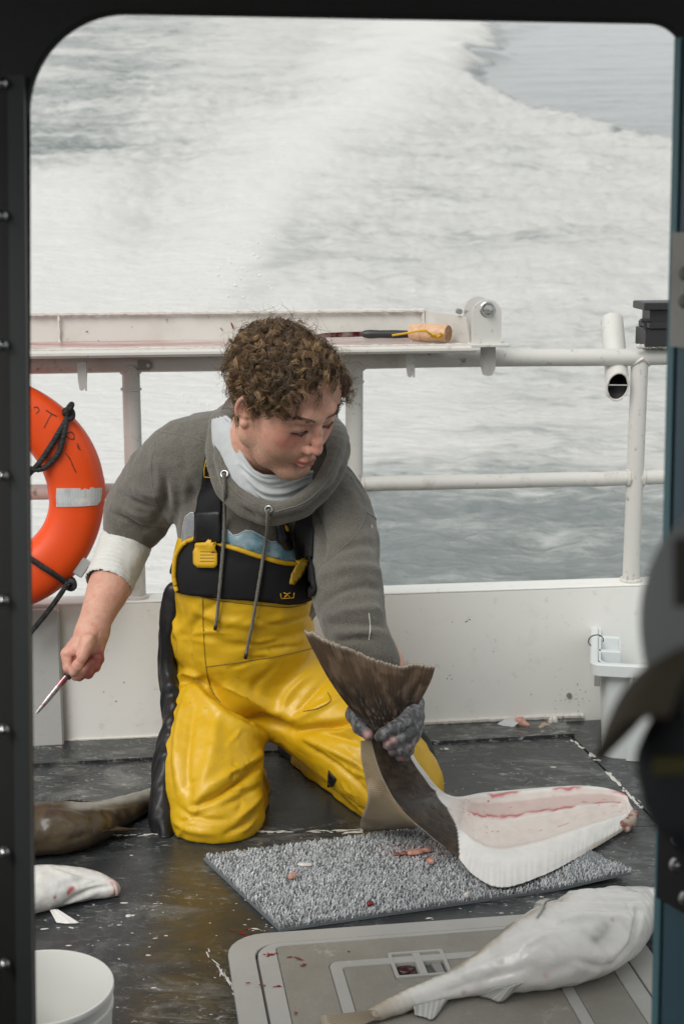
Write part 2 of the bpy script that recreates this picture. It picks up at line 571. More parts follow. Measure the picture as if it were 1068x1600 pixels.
m = Mat('black_frame', (0.02, 0.02, 0.019), 0.55); m.bump(m.noise(180, 3), 0.2, 0.001); M_frame = m.m
m = Mat('grey_frame', (0.045, 0.05, 0.05), 0.42); m.bump(m.noise(150, 3), 0.15, 0.001); M_fgrey = m.m
m = Mat('cabin_lining', (0.05, 0.05, 0.048), 0.7); m.bump(m.noise(90, 3), 0.2, 0.001); M_cabin = m.m
m = Mat('blue_paint', (0.065, 0.135, 0.175), 0.42); m.layer(m.ramp(m.noise(14, 4), 0.45, 0.75, 0, 0.35), (0.085, 0.16, 0.195)); m.bump(m.noise(70, 3), 0.15, 0.001); M_blue = m.m
M_teal = Mat('teal_edge', (0.13, 0.27, 0.31), 0.45).m

# ------------------------------------------------------------------ the sea, tilted because the boat runs bow-up
SEA_T = math.tan(math.radians(8.0)); SEA_Z = -0.55
def sea_z(x, y): return SEA_Z + SEA_T * (y - 3.3)
az = np.concatenate([np.linspace(-180, -20, 50)[:-1], np.linspace(-20, 20, 440)[:-1], np.linspace(20, 180, 51)[:-1]])
az = np.radians(az)
rr = np.concatenate([np.array([1.75, 2.4, 3.1, 3.6]), 3.6 * np.exp(np.linspace(0.012, math.log(110 / 3.6), 430)), [140, 200, 320, 600, 1200]])
A_, R_ = np.meshgrid(az, rr)
sx, sy = R_ * np.sin(A_), R_ * np.cos(A_)
sz = sea_z(sx, sy)
q = proj(np.stack([sx, np.maximum(sy, 1.0), sea_z(sx, np.maximum(sy, 1.0))], -1)); qx, qy = q[..., 0], q[..., 1]
fwd = sy > 3.0
# foam cover of the wake with spray haze painted in, boundaries measured in the photograph
wedge = np.interp(qy, [-60, 35, 70, 100, 118, 150, 165, 185, 205, 214, 222, 235, 300], [860, 772, 762, 742, 716, 790, 812, 890, 990, 960, 915, 1060, 1800])
wob = (fbm(np.stack([sx * 0.55, sy * 0.28], -1), 4) - 0.5)
insidew = sstep(-14, 26, wedge - qx + wob * 110)
plume_x = np.interp(qy, [30, 100, 200, 300, 400, 480], [700, 640, 520, 430, 330, 260])
plume = sstep(330, 10, np.abs(qx - plume_x + wob * 200) * np.interp(qy, [30, 250, 480], [2.0, 1.5, 1.1]))
plume = np.maximum(plume, sstep(300, 120, qx) * sstep(240, 330, qy) * 1.0)
streak = fbm(np.stack([sx * 0.42 + sy * 0.10, sy * 0.9 - sx * 0.16], -1), 5)
strk2 = fbm(np.stack([sx * 1.7 + sy * 0.1, sy * 3.2 - sx * 0.7], -1), 4)
leftup = sstep(420, 250, qx + qy * 0.6) * sstep(320, 230, qy)
base = 0.88 + 0.0 * qx
base = base - 0.36 * leftup
base = base - 0.30 * sstep(150, 10, np.hypot((qx - 400) / 1.0, (qy - 415) / 1.0)) - 0.12 * sstep(190, 40, np.hypot((qx - 560) / 1.5, (qy - 330)))
near = sstep(560, 640, qy)
base = base - near * (0.06 + 0.05 * sstep(780, 560, qx))
base = base - sstep(700, 810, qy) * 0.50
foam = base + (streak - 0.5) * (0.45 + 0.4 * leftup) + (strk2 - 0.5) * 0.35
foam = np.maximum(foam, plume * (0.92 + (streak - 0.5) * 0.25))
foam = foam * insidew
foam = np.maximum(foam, sstep(720, 380, qx) * sstep(440, 540, qy) * (1 - 0.35 * sstep(700, 820, qy) * sstep(480, 600, qx)))
foam = np.where(fwd, np.clip(foam, 0, 1), 0.1)
soft = np.clip(plume + sstep(600, 400, qx) * sstep(400, 480, qy) + 0.8 * sstep(820, 640, qx) * sstep(520, 600, qy) * sstep(770, 700, qy), 0, 1)  # smooth plume, plus even pale foam painted in for the spray haze
chop = (fbm(np.stack([sx * 2.1 + sy * 0.3, sy * 3.6 - sx * 1.0], -1), 4) - 0.5) * 0.10 + (fbm(np.stack([sx * 0.5, sy * 0.8 - sx * 0.2], -1), 3) - 0.5) * 0.30
calm = 1 - insidew
fchop = (fbm(np.stack([sx * 6.5 + sy * 1.0, sy * 9.5 - sx * 3.2], -1), 3) - 0.5) * 0.075 * (R_ < 30)
h = (chop + fchop) * (1 - 0.85 * calm) * (1 - 0.7 * soft) * np.clip(R_ / 12, 0.55, 1.2) + 0.16 * plume * np.clip(R_ / 20, 0.15, 1.4) * sstep(480, 300, qy) + insidew * 0.10 * np.clip(R_ / 20, 0.2, 1.5)
sz = sz + np.where(fwd & (R_ < 115), h, 0)
nr, na = sx.shape
ii = np.arange(nr * na).reshape(nr, na)
Fs = np.stack([ii[:-1], np.roll(ii, -1, 1)[:-1], np.roll(ii, -1, 1)[1:], ii[1:]], -1).reshape(-1, 4)
m = Mat('sea_water', (0.185, 0.215, 0.212), 0.16, 0.0, 0.5, IOR=1.5)
fo = m.attr('foam'); so = m.attr('soft')
vs = m.map((0.8, 1.9, 0.8), (0, 0, 0.28)); vf = m.map((3.0, 8.0, 3.0), (0, 0, 0.28))
n1 = m.noise(1.6, 8, 0.62, vs, 0.4); n2 = m.noise(2.2, 6, 0.6, vf, 0.3)
mixn = m.math('ADD', m.math('MULTIPLY', m.math('SUBTRACT', n1, 0.5), 1.15), m.math('MULTIPLY', m.math('SUBTRACT', n2, 0.5), 0.8))
n3 = m.noise(7.0, 6, 0.68, m.map((0.9, 2.6, 1.0), (0, 0, 0.33)), 0.5)
mixn = m.math('ADD', mixn, m.math('MULTIPLY', m.math('SUBTRACT', n3, 0.5), 0.85))  # fine foam streaks that also paint lighter and darker wave facets
mixn = m.math('MULTIPLY', mixn, m.math('SUBTRACT', 1.0, m.math('MULTIPLY', so, 0.75)))
fac = m.ramp(m.math('ADD', fo, mixn), 0.12, 0.92)
fac = m.math('MULTIPLY', fac, m.ramp(fo, 0.01, 0.12))
m.layer(fac, (0.55, 0.555, 0.54)); m.layer(m.math('MULTIPLY', m.math('MULTIPLY', fac, so), 0.8), (0.68, 0.68, 0.665))
m.link(m.ramp(fac, 0.0, 1.0, 0.16, 0.9), m.p.inputs['Roughness'])
m.bump(m.math('MULTIPLY', n3, m.ramp(fo, 0.0, 0.1, 0.1, 1.0)), 0.55, 0.05)
m.bump(m.math('MULTIPLY', m.math('ADD', n1, m.math('MULTIPLY', n2, 0.6)), m.ramp(fo, 0.0, 0.15, 0.12, 1.0)), 0.35, 0.10)
M_sea = m.m
mk('sea', np.stack([sx, sy, sz], -1).reshape(-1, 3), Fs, M_sea, None, True, 'structure', attrs={'foam': foam.ravel(), 'soft': soft.ravel()})

# flying droplets where the wake breaks up
mb = MB()
ico = [(0, 0, 1), (0.894, 0, 0.447), (0.276, 0.851, 0.447), (-0.724, 0.526, 0.447), (-0.724, -0.526, 0.447), (0.276, -0.851, 0.447),
       (0.724, 0.526, -0.447), (-0.276, 0.851, -0.447), (-0.894, 0, -0.447), (-0.276, -0.851, -0.447), (0.724, -0.526, -0.447), (0, 0, -1)]
icf = [(0, 1, 2), (0, 2, 3), (0, 3, 4), (0, 4, 5), (0, 5, 1), (1, 6, 2), (2, 7, 3), (3, 8, 4), (4, 9, 5), (5, 10, 1), (6, 7, 2), (7, 8, 3), (8, 9, 4), (9, 10, 5), (10, 6, 1), (11, 7, 6), (11, 8, 7), (11, 9, 8), (11, 10, 9), (11, 6, 10)]
def blob(mb, c, r, sq=(1, 1, 1)):
    mb.add([np.array(c) + np.array(v) * r * np.array(sq) for v in ico], icf)
for k in range(120):
    if k < 90: x, y = random.gauss(385, 26), random.gauss(430, 34)
    elif k < 170: x, y = random.uniform(280, 420), random.uniform(540, 660)
    else: x, y = random.uniform(60, 330), random.uniform(60, 420)
    c = at_Y(x, y, random.uniform(4.4, 6.0)); blob(mb, c, random.choice([0.0016, 0.002, 0.0028, 0.0042]) * random.uniform(0.7, 1.3))
M_drop = Mat('droplet', (0.8, 0.8, 0.79), 0.3).m
mb.build('sea_spray', M_drop, None, True, 'stuff')

# ------------------------------------------------------------------ deck
def deckmat(name, col, wet=0.0):
    m = Mat(name, col, 0.35, 0, 0.5)
    n1 = m.noise(3.2, 6, 0.65); n2 = m.noise(22, 5, 0.7); n3 = m.noise(420, 2, 0.6); n4 = m.noise(9, 8, 0.75, dist=0.6)
    m.layer(m.ramp(n1, 0.35, 0.7, 0, 0.7), tuple(c * 0.55 for c in col))
    # brown slime trodden in at the left of the mat
    gx = m.n.new('ShaderNodeSeparateXYZ'); m.link(m.coord, gx.inputs[0])
    band = m.math('MULTIPLY', m.ramp(m.math('ABSOLUTE', m.math('ADD', gx.outputs[0], 0.26), 0), 0.015, 0.12, 1, 0), m.ramp(gx.outputs[1], 2.62, 2.40, 0, 1))
    m.layer(m.math('MULTIPLY', band, m.ramp(n2, 0.35, 0.65, 0.1, 0.9)), (0.070, 0.050, 0.020))
    # fish slime: thin milky smears, streaks dragged over the deck, fine specks
    vs = m.map((2.4, 4.6, 1), (0, 0, 0.5)); ns = m.noise(3.2, 9, 0.74, vs, 1.1); nm = m.noise(2.1, 5, 0.6, m.map((1, 1.6, 1), (0, 0, 0), (4.2, 1.3, 0)), 0.8)
    gate = m.ramp(nm, 0.40, 0.60)
    m.layer(m.math('MULTIPLY', m.ramp(ns, 0.46, 0.70, 0, 0.46), gate), (0.34, 0.345, 0.33))
    nf = m.noise(30, 7, 0.78, m.map((1.0, 2.6, 1), (0, 0, 0.3)), 0.6)
    m.layer(m.math('MULTIPLY', m.ramp(nf, 0.56, 0.66, 0, 0.8), m.ramp(nm, 0.42, 0.60)), (0.46, 0.46, 0.44))
    m.layer(m.ramp(n4, 0.67, 0.74, 0, 0.7), (0.50, 0.50, 0.48))
    m.layer(m.math('MULTIPLY', m.ramp(m.noise(75, 4, 0.7), 0.60, 0.70, 0, 0.6), gate), (0.44, 0.44, 0.42))
    m.link(m.ramp(m.math('ADD', n1, m.math('MULTIPLY', n4, 0.35)), 0.5, 0.82, 0.05, 0.30), m.p.inputs['Roughness'])
    m.bump(n3, 0.28, 0.0020); m.bump(n2, 0.22, 0.003)
    return m.m
M_deck = deckmat('deck_paint', (0.034, 0.039, 0.041))
mb = MB()
def plate(mb, poly, z=0.0, t=0.02):
    mb.prism([(p[0], p[1]) for p in poly], (0, 0, -1), t, (0, 0, z), (1, 0, 0), (0, 1, 0))
def dl(px): return at_z(*px)[:2]
s1a, s1b = dl((185, 1305)), dl((640, 1297))
def seam_y(x): return s1a[1] + (x - s1a[0]) * (s1b[1] - s1a[1]) / (s1b[0] - s1a[0])
s3a, s3b = dl((862, 1132)), dl((1000, 1262))
def seam_x(y): return s3a[0] + (y - s3a[1]) * (s3b[0] - s3a[0]) / (s3b[1] - s3a[1])
g = 0.0025
yb = lambda x: 3.225 + x * math.tan(YAW) + 0.01
pl = [((-1.6, seam_y(-1.6) + g), (seam_x(2.7) - g, seam_y(0.55) + g), (seam_x(3.2) - g, 3.21 + 0.07), (-1.6, yb(-1.6)))]
pl.append(((seam_x(2.7) + g, seam_y(0.55) + g), (1.6, seam_y(1.6) + g), (1.6, yb(1.6)), (seam_x(3.2) + g, 3.21 + 0.07)))
pl.append(((-1.6, 1.15), (1.6, 1.15), (1.6, seam_y(1.6) - g), (-1.6, seam_y(-1.6) - g)))
dk = None
mb = MB()
mb.box((0, 1.2, -0.14), (3.2, 4.2, 0.2))
dk = mb.build('deck', M_deck); dk['kind'] = 'structure'
for p in pl:
    mb = MB(); plate(mb, p, 0.0, 0.03); mb.build('deck_plate', M_deck, dk)
# margin plank along the foot of the bulwark
mb = MB(); e = 0.045
mb.prism([(-1.58, -0.155), (0.51, -0.105), (0.51, -0.012), (-1.58, -0.012)], (0, 0, 1), 0.006, WO + np.array([0, 0, 0.0]), WA, WB)
mb.build('margin_plate', M_deck, dk)

# white gunk caught in the seams and scattered bits of slime
M_scum = Mat('fish_slime', (0.62, 0.61, 0.57), 0.3).m
mb = MB()
def smear(mb, c, ln, wd, ang, hgt=0.0012):
    n = 9; o = len(mb.v); ca, sa = math.cos(ang), math.sin(ang); v = []
    for j in range(n):
        t = 2 * math.pi * j / n; r = random.uniform(0.6, 1.15)
        x, y = ln * r * math.cos(t), wd * r * math.sin(t)
        v.append((c[0] + ca * x - sa * y, c[1] + sa * x + ca * y, 0.0003))
    v.append((c[0], c[1], hgt))
    mb.add(v, [(j, (j + 1) % n, n) for j in range(n)])
def seam_gunk(a, b, dens, wid=0.004, lo=0.2):
    a, b = at_z(*a), at_z(*b); L = np.linalg.norm(b - a); ang = math.atan2(b[1] - a[1], b[0] - a[0])
    for k in range(int(L * dens)):
        t = random.random(); 
        if vnoise(np.array([t * L * 9, a[0], 3.0])) < lo: continue
        c = a + (b - a) * t + np.array([random.gauss(0, 0.0022), random.gauss(0, 0.0022), 0])
        smear(mb, c, random.uniform(0.003, 0.018), random.uniform(0.0012, wid), ang + random.gauss(0, 0.15))
seam_gunk((170, 1306), (330, 1301), 130, 0.003); seam_gunk((330, 1301), (640, 1297), 110, 0.0028); seam_gunk((505, 1305), (560, 1300), 240, 0.004)
seam_gunk((60, 1181), (230, 1172), 55, 0.005, 0.4)
seam_gunk((862, 1132), (935, 1190), 60, 0.006, 0.35); seam_gunk((945, 1205), (1002, 1262), 240, 0.0045, 0.25)
seam_gunk((292, 1438), (372, 1560), 90, 0.0014, 0.5)
for k in range(110):
    x, y = random.choice([(random.uniform(180, 430), random.uniform(1310, 1590)), (random.uniform(60, 260), random.uniform(1395, 1480)), (random.uniform(640, 1000), random.uniform(1180, 1300)), (random.uniform(380, 460), random.uniform(1430, 1475)), (random.uniform(600, 1000), random.uniform(1400, 1440))])
    c = at_z(x, y); s_ = random.choice([0.6, 0.7, 1, 1, 1.3, 2.0]) * 0.0016
    smear(mb, c, s_ * random.uniform(1, 2.8), s_ * random.uniform(0.5, 1.0), random.uniform(-0.5, 0.5), 0.001)
mb.build('fish_slime', M_scum, None, True, 'stuff')

# ------------------------------------------------------------------ bulwark
bw = thing('bulwark', 'low off-white welded bulwark closing the stern below the pipe railing', 'bulwark', W(0, 0.03, 0))
zt = Wpx(700, 926)[2]
mb = MB(); mb.box(W(0, 0.006, zt / 2 - 0.2), (3.3, 0.012, zt + 0.4), RW, 0.002); mb.build('wall_panel', M_bulw, bw)
mb = MB(); mb.box(W(0, 0.031, zt + 0.002), (3.3, 0.064, 0.006), RW, 0.002); mb.build('cap_plate', M_bulw, bw)
mb = MB(); mb.box(W(0, 0.056, zt - 0.7), (3.3, 0.012, 1.39), RW, 0.002); mb.build('outer_panel', M_bulw, bw)
for sg in (-1, 1):
    mb = MB(); mb.box((sg * 1.62, 2.2 + sg * 0.1, 0.0), (0.05, 2.2, 0.72), None, 0.004); mb.build('side_panel', M_bulw, bw)
# bead of weld where the wall meets the deck
def bead(mb, a, b, r, step=0.006, jit=0.25):
    a, b = np.array(a), np.array(b); L = np.linalg.norm(b - a); n = max(3, int(L / step))
    P = [a + (b - a) * i / n + np.array([random.gauss(0, r * 0.10) for _ in range(3)]) for i in range(n + 1)]
    mb.tube(P, [r * (1 + random.uniform(-jit, jit)) for _ in P], 6)
mb = MB(); bead(mb, W(-0.05, -0.003, 0.010), W(0.56, -0.003, 0.010), 0.0055); mb.build('weld_bead', M_weld, bw)
mb = MB(); bead(mb, W(-0.7, -0.002, 0.006), W(-0.05, -0.002, 0.006), 0.003); mb.build('weld_bead', M_weld, bw)
# grey box frame at the left end, standing proud of the wall
pL = Wpx(97, 1050)
mb = MB(); mb.box(W(Wa(pL) - 0.3, -0.014, zt / 2), (0.6, 0.024, zt - 0.004), RW, 0.004); mb.build('corner_panel', painted('corner_paint', (0.44, 0.445, 0.43), amt=0.25), bw)
# small marks on the wall: red flecks of blood and a drain plug
M_blood = Mat('blood', (0.20, 0.016, 0.018), 0.25).m
mb = MB()
def fleck(mb, px, ln, wd, ang, b=-0.0006):
    c = Wpx(*px); n = 7; v = []
    for j in range(n):
        t = 2 * math.pi * j / n; r = random.uniform(0.6, 1.1); x, z = ln * r * math.cos(t), wd * r * math.sin(t)
        v.append(c + WA * (x * math.cos(ang) - z * math.sin(ang)) + np.array([0, 0, x * math.sin(ang) + z * math.cos(ang)]) + WB * b)
    v.append(c + WB * (b - 0.0006)); mb.add(v, [(j, (j + 1) % n, n)[::-1] for j in range(n)])
for px, l, w_, a in (((194, 1066), 0.003, 0.0012, 1.4), ((728, 971), 0.0045, 0.0014, 0.6), ((733, 968), 0.003, 0.0012, 0), ((706, 972), 0.0015, 0.0012, 0)):
    mb = MB(); fleck(mb, px, l, w_, a); mb.build('blood_fleck', M_blood, bw)
mb = MB()
for k in range(26):
    fleck(mb, (random.gauss(890, 16), random.gauss(1090, 14)), random.uniform(0.0008, 0.002), 0.0012, random.random())
for px in ((162, 1081), (182, 1096), (181, 1095), (770, 1018), (829, 1085), (702, 1055), (705, 1061), (698, 1060)): fleck(mb, px, 0.0022, 0.0016, random.random())
mb.build('dirt_fleck', M_aludk, bw, None, 'stuff')
mb = MB(); c = Wpx(888, 1086); mb.tube([c + WB * 0.001, c - WB * 0.004], 0.006, 10); mb.build('drain_plug', M_aludk, bw)

# ------------------------------------------------------------------ cabin we look out of
cabin = thing('cabin', 'dark cabin with a rounded doorway framing the whole view of the deck', 'boat cabin', (0, 1.2, 0))
RK = math.radians(7.5); BO = np.array([0, 1.35, CAM_H]); BNm = np.array([0, math.cos(RK), -math.sin(RK)])   # raked bulkhead
BU = np.array([1.0, 0, 0]); BV = np.array([0, math.sin(RK), math.cos(RK)])
def Bpx(x, y): p = at_plane(x, y, BO, BNm) - BO; return np.array([p @ BU, p @ BV])
def Bp(u, v, n=0.0): return BO + u * BU + v * BV + n * BNm
tl, tr, bl, br = Bpx(47, 200), Bpx(1046, 200), Bpx(60, 1560), Bpx(1010, 1560)
top = Bpx(534, 29)[1]; sill = -1.08
def contour(off=0.0):
    xl = lambda v: tl[0] + (v - tl[1]) * (bl[0] - tl[0]) / (bl[1] - tl[1]) - off
    xr = lambda v: tr[0] + (v - tr[1]) * (br[0] - tr[0]) / (br[1] - tr[1]) + off + 0.010
    rl, rr_ = 0.085 + off, 0.030 + off; t = top + off; P = []
    tL, tR = t + 0.004, t - 0.004
    for k in range(17):
        a = math.pi - (math.pi / 2) * k / 16; P.append((xl(t - rl) + rl + rl * math.cos(a), tL - rl + rl * math.sin(a)))
    for k in range(11):
        a = math.pi / 2 - (math.pi / 2) * k / 10; P.append((xr(t - rr_) - rr_ + rr_ * math.cos(a), tR - rr_ + rr_ * math.sin(a)))
    P += [(xr(sill - off), sill - off), (xl(sill - off), sill - off)]
    return P
def ringwall(c0, outer, n0, n1):
    mb = MB(); m_ = len(c0); v = [Bp(*p, n0) for p in c0] + [Bp(*p, n0) for p in outer] + [Bp(*p, n1) for p in c0] + [Bp(*p, n1) for p in outer]
    f = []
    for i in range(m_):
        j = (i + 1) % m_
        f += [(i, j, j + m_, i + m_), (i + 2 * m_, i + 3 * m_, j + 3 * m_, j + 2 * m_), (i, i + 2 * m_, j + 2 * m_, j), (i + m_, j + m_, j + 3 * m_, i + 3 * m_)]
    return mb.add(v, f)
c0 = contour(0.004)
def outrect(p, x0=-0.60, x1=0.60, y0=-1.18, y1=0.325):
    d = np.array(p) - np.array([0, -0.3]); k = min([(x1 if d[0] > 0 else x0) / d[0] if abs(d[0]) > 1e-6 else 9, ((y1 + 0.3) if d[1] > 0 else (y0 + 0.3)) / d[1] if abs(d[1]) > 1e-6 else 9])
    return tuple(np.array([0, -0.3]) + d * k)
ringwall(c0, [outrect(p) for p in c0], 0.0, 0.010).build('bulkhead', M_frame, cabin)
# lighter strip of metal up the left jamb, thin seal round the opening
mb = MB(); v = []
for yy in (120, 1700):
    for off in (-0.004, -0.0185):
        for n_ in (0.001, -0.007):
            u_, v_ = Bpx(48 + (yy - 150) * 0.0085, yy); v.append(Bp(u_ + off, v_, n_))
mb.add(v, [(0, 1, 3, 2), (4, 6, 7, 5), (0, 4, 5, 1), (2, 3, 7, 6), (0, 2, 6, 4), (1, 5, 7, 3)]); mb.build('jamb_strip', M_fgrey, cabin)
mb = MB(); cc = contour(0.0065); mb.tube([Bp(*p, 0.006) for p in cc], 0.006, 8, closed=True); mb.build('door_seal', M_rubber, cabin)
for y in (135, 340, 540, 742, 935, 1135, 1325, 1498):
    u, v = Bpx(8 + (y - 135) * 0.003, y); mb = MB()
    mb.lathe([(0.0001, -0.0185), (0.003, -0.0175), (0.005, -0.015), (0.0055, -0.0118)], Bp(u, v, 0), 12, BNm); mb.build('bolt_head', M_steel, cabin)
mb = MB(); mb.box((0, -0.05, -0.02), (1.12, 2.4, 0.036)); mb.build('cabin_floor', M_cabin, cabin)
mb = MB(); mb.box((0, 0.03, 1.54), (1.24, 2.76, 0.05)); mb.build('roof', M_cabin, cabin)  # unseen roof, kept low so more sky light reaches the deck
for sg in (-1, 1):
    mb = MB(); mb.box((sg * 0.58, -0.05, 0.45), (0.04, 2.4, 0.9)); [mb.box((sg * 0.58, yy, 1.206), (0.038, 0.1, 0.612)) for yy in (-1.2, 0.0, 1.2)]; mb.build('side_wall', M_cabin, cabin)  # unseen walls, upper half left open to let light in
mb = MB(); mb.box((0, -1.28, 0.5), (1.2, 0.04, 1.0)); mb.build('front_wall', M_cabin, cabin)

# blue door swung in towards us, hinged on the right
door = thing('cabin_door', 'blue cabin door swung open and seen almost edge-on at the right of the doorway', 'door', Bp(0.29, -0.6, -0.02))
d0t, d0b = Bpx(1044, 100), Bpx(1009, 1600)
dirn = np.array([0.50, -0.866, 0]); 
def dq(t, v, w=0.0, dep=0.0):     # along hinge line t=0 top..1 bottom ; w outwards along the door ; dep behind its face
    p = np.array([d0t[0] + (d0b[0] - d0t[0]) * t, d0t[1] + (d0b[1] - d0t[1]) * t])
    return Bp(p[0], p[1], -0.02) + dirn * w + np.array([0.866, 0.5, 0]) * dep
def strip(name, w0, w1, d0, d1, mat, t0=-0.02, t1=1.04, parent=door, bev=0.0):
    mb = MB(); v = [dq(t, 0, w, d) for t in (t0, t1) for w in (w0, w1) for d in (d0, d1)]
    mb.add(v, [(0, 1, 3, 2), (4, 6, 7, 5), (0, 4, 5, 1), (2, 3, 7, 6), (0, 2, 6, 4), (1, 5, 7, 3)])
    return mb.build(name, mat, parent)
strip('door_edge', 0.0, 0.008, 0.0, 0.03, M_teal)
strip('door_seal', 0.008, 0.013, 0.003, 0.03, M_rubber)
strip('door_panel', 0.013, 0.62, 0.0, 0.03, M_blue)
def tval(y): 
    v = Bpx(1040, y)[1]; return (v - d0t[1]) / (d0b[1] - d0t[1])
h1 = strip('hinge', 0.0095, 0.09, -0.006, 0.0, painted('hinge_metal', (0.46, 0.43, 0.39), amt=0.3), tval(366), tval(540)); h2 = strip('hinge', 0.0095, 0.09, -0.006, 0.0, M_rubber, tval(1255), tval(1382))
h1['label'] = 'bare metal upper hinge plate'; h2['label'] = 'black lower hinge plate'
nD = np.array([-0.866, -0.5, 0])
for y, w, hp, mt in ((428, 0.026, h1, M_aludk), (470, 0.026, h1, M_aludk), (385, 0.07, h1, M_aludk), (522, 0.07, h1, M_aludk), (1280, 0.032, h2, M_steel), (1318, 0.032, h2, M_steel), (1360, 0.045, h2, M_steel)):
    mb = MB(); mb.lathe([(0.0001, 0.0105), (0.004, 0.0095), (0.0065, 0.0060)], dq(tval(y), 0, w, 0), 12, nD); mb.build('bolt', mt, hp)

# ================================================================== pipe railing on the bulwark
rail = thing('pipe_railing', 'weathered white pipe railing along the stern with welded posts', 'railing', W(0, 0.03, zt))
RB = 0.03
def rz(px): return Wpx(*px, RB)
def wobble(a, b, n=14, amt=0.0008):
    a, b = np.array(a), np.array(b); return [a + (b - a) * i / n + np.array([0, 0, random.gauss(0, amt)]) for i in range(n + 1)]
r_top, r_mid, r_post = 0.0192, 0.0168, 0.0192
zr = (rz((60, 575))[2] + rz((860, 554))[2]) / 2
zm = (rz((660, 753))[2] + rz((900, 750))[2]) / 2
mb = MB(); mb.tube(wobble(W(-1.5, RB, zr), W(1.5, RB, zr)), r_top, 20); mb.build('top_rail', M_paint, rail)
pxs = [208, 553, 993]
pa = [Wa(rz((x, 700))) for x in pxs]
ends = [-1.5] + pa + [1.5]
for i in range(4):
    if i == 1: continue
    mb = MB(); mb.tube(wobble(W(ends[i], RB, zm), W(ends[i + 1], RB, zm), 8), r_mid, 18); mb.build('mid_rail', M_paint, rail)
mb = MB(); mb.tube(wobble(W(ends[1], RB, zm), W(ends[2], RB, zm), 8), r_mid, 18); mb.build('mid_rail', M_paint, rail)
for i, a in enumerate(pa + [-1.25, 1.3]):
    mb = MB(); mb.tube(wobble(W(a, RB, zt - 0.01), W(a, RB, zr), 8, 0), r_post, 20); mb.build('post', M_paint, rail)
    mb = MB()
    P = [W(a + (r_post + 0.002) * math.cos(t), RB + (r_post + 0.002) * math.sin(t), zt + 0.008) for t in np.linspace(0, 2 * math.pi, 25)[:-1]]
    mb.tube(P, [0.0045 * random.uniform(0.7, 1.3) for _ in P], 6, closed=True); mb.build('weld_ring', M_weld, rail)
    # saddle weld under the top rail
    mb = MB(); P = []
    for t in np.linspace(0, 2 * math.pi, 29)[:-1]:
        x, y = r_post * math.cos(t), r_post * math.sin(t); dz = math.sqrt(max(0, r_top ** 2 - y * y * 0.97))
        P.append(W(a + x * 1.05, RB + y * 1.05, zr - dz * 0.98))
    mb.tube(P, [0.0036 * random.uniform(0.7, 1.35) for _ in P], 6, closed=True); mb.build('weld_ring', M_weld, rail)
    if i in (0, 1):   # sleeve weld lower down the post
        z = rz((pxs[i], 608 if i == 0 else 596))[2]; mb = MB()
        P = [W(a + (r_post + 0.0005) * math.cos(t), RB + (r_post + 0.0005) * math.sin(t), z) for t in np.linspace(0, 2 * math.pi, 25)[:-1]]
        mb.tube(P, [0.003 * random.uniform(0.7, 1.4) for _ in P], 6, closed=True); mb.build('weld_ring', M_weld, rail)
    for sg in (-1, 1):
        mb = MB(); P = [W(a + sg * (r_post * 0.92), RB + r_mid * 1.05 * math.cos(t), zm + r_mid * 1.05 * math.sin(t)) for t in np.linspace(0, 2 * math.pi, 21)[:-1]]
        mb.tube(P, [0.0032 * random.uniform(0.7, 1.4) for _ in P], 6, closed=True); mb.build('weld_ring', M_weld, rail)
# rod holder tube through the rail, its lower end cut off square to the deck
p0, p1 = Wpx(955, 500, 0.150), Wpx(964, 604, 0.006)
axd = (p1 - p0) / np.linalg.norm(p1 - p0)
rh = thing('rod_holder', 'open white tube rod holder welded slantwise to the railing beside the right post', 'rod holder', p1)
R = 0.0255; e1 = np.cross(axd, np.array([0, 0, 1.0])); e1 /= np.linalg.norm(e1); e2 = np.cross(axd, e1)
ncut = np.array([0.10, -1.0, -0.08]); ncut /= np.linalg.norm(ncut)
def ringpts(c, r, cut=None, sg=32):
    P = [np.array(c) + r * (math.cos(t) * e1 + math.sin(t) * e2) for t in np.linspace(0, 2 * math.pi, sg + 1)[:-1]]
    if cut is not None: P = [p - axd * (np.dot(p - cut, ncut) / np.dot(axd, ncut)) for p in P]
    return P
def rings(L):
    mb = MB(); n = len(L[0]); v = [q for r_ in L for q in r_]
    return mb.add(v, [(i * n + j, i * n + (j + 1) % n, (i + 1) * n + (j + 1) % n, (i + 1) * n + j) for i in range(len(L) - 1) for j in range(n)])
rings([ringpts(p0 + axd * 0.004, R - 0.004), ringpts(p0, R - 0.001), ringpts(p0 + axd * 0.001, R), ringpts(p0 + axd * 0.05, R), ringpts(p1, R, p1), ringpts(p1, R - 0.0035, p1)]).build('tube', M_paint, rh)
rings([ringpts(p1, R - 0.0034, p1 - axd * 0.002), ringpts(p1 - axd * 0.05, R - 0.0035), ringpts(p0 + axd * 0.012, R - 0.004), ringpts(p0 + axd * 0.012, 0.0005)]).build('bore', M_rubber, rh)  # black lining paints in the shade inside the tube
c = p1 - axd * 0.004; mb = MB(); mb.tube([c - e1 * (R - 0.004), c + e1 * (R - 0.004)], 0.0019, 8); mb.build('cross_pin', M_steel, rh)
mb = MB(); P = ringpts(p1, R - 0.0012, p1); mb.tube(P, [0.0024 * random.uniform(0.6, 1.5) for _ in P], 6, closed=True); mb.build('rim', M_weld, rh)
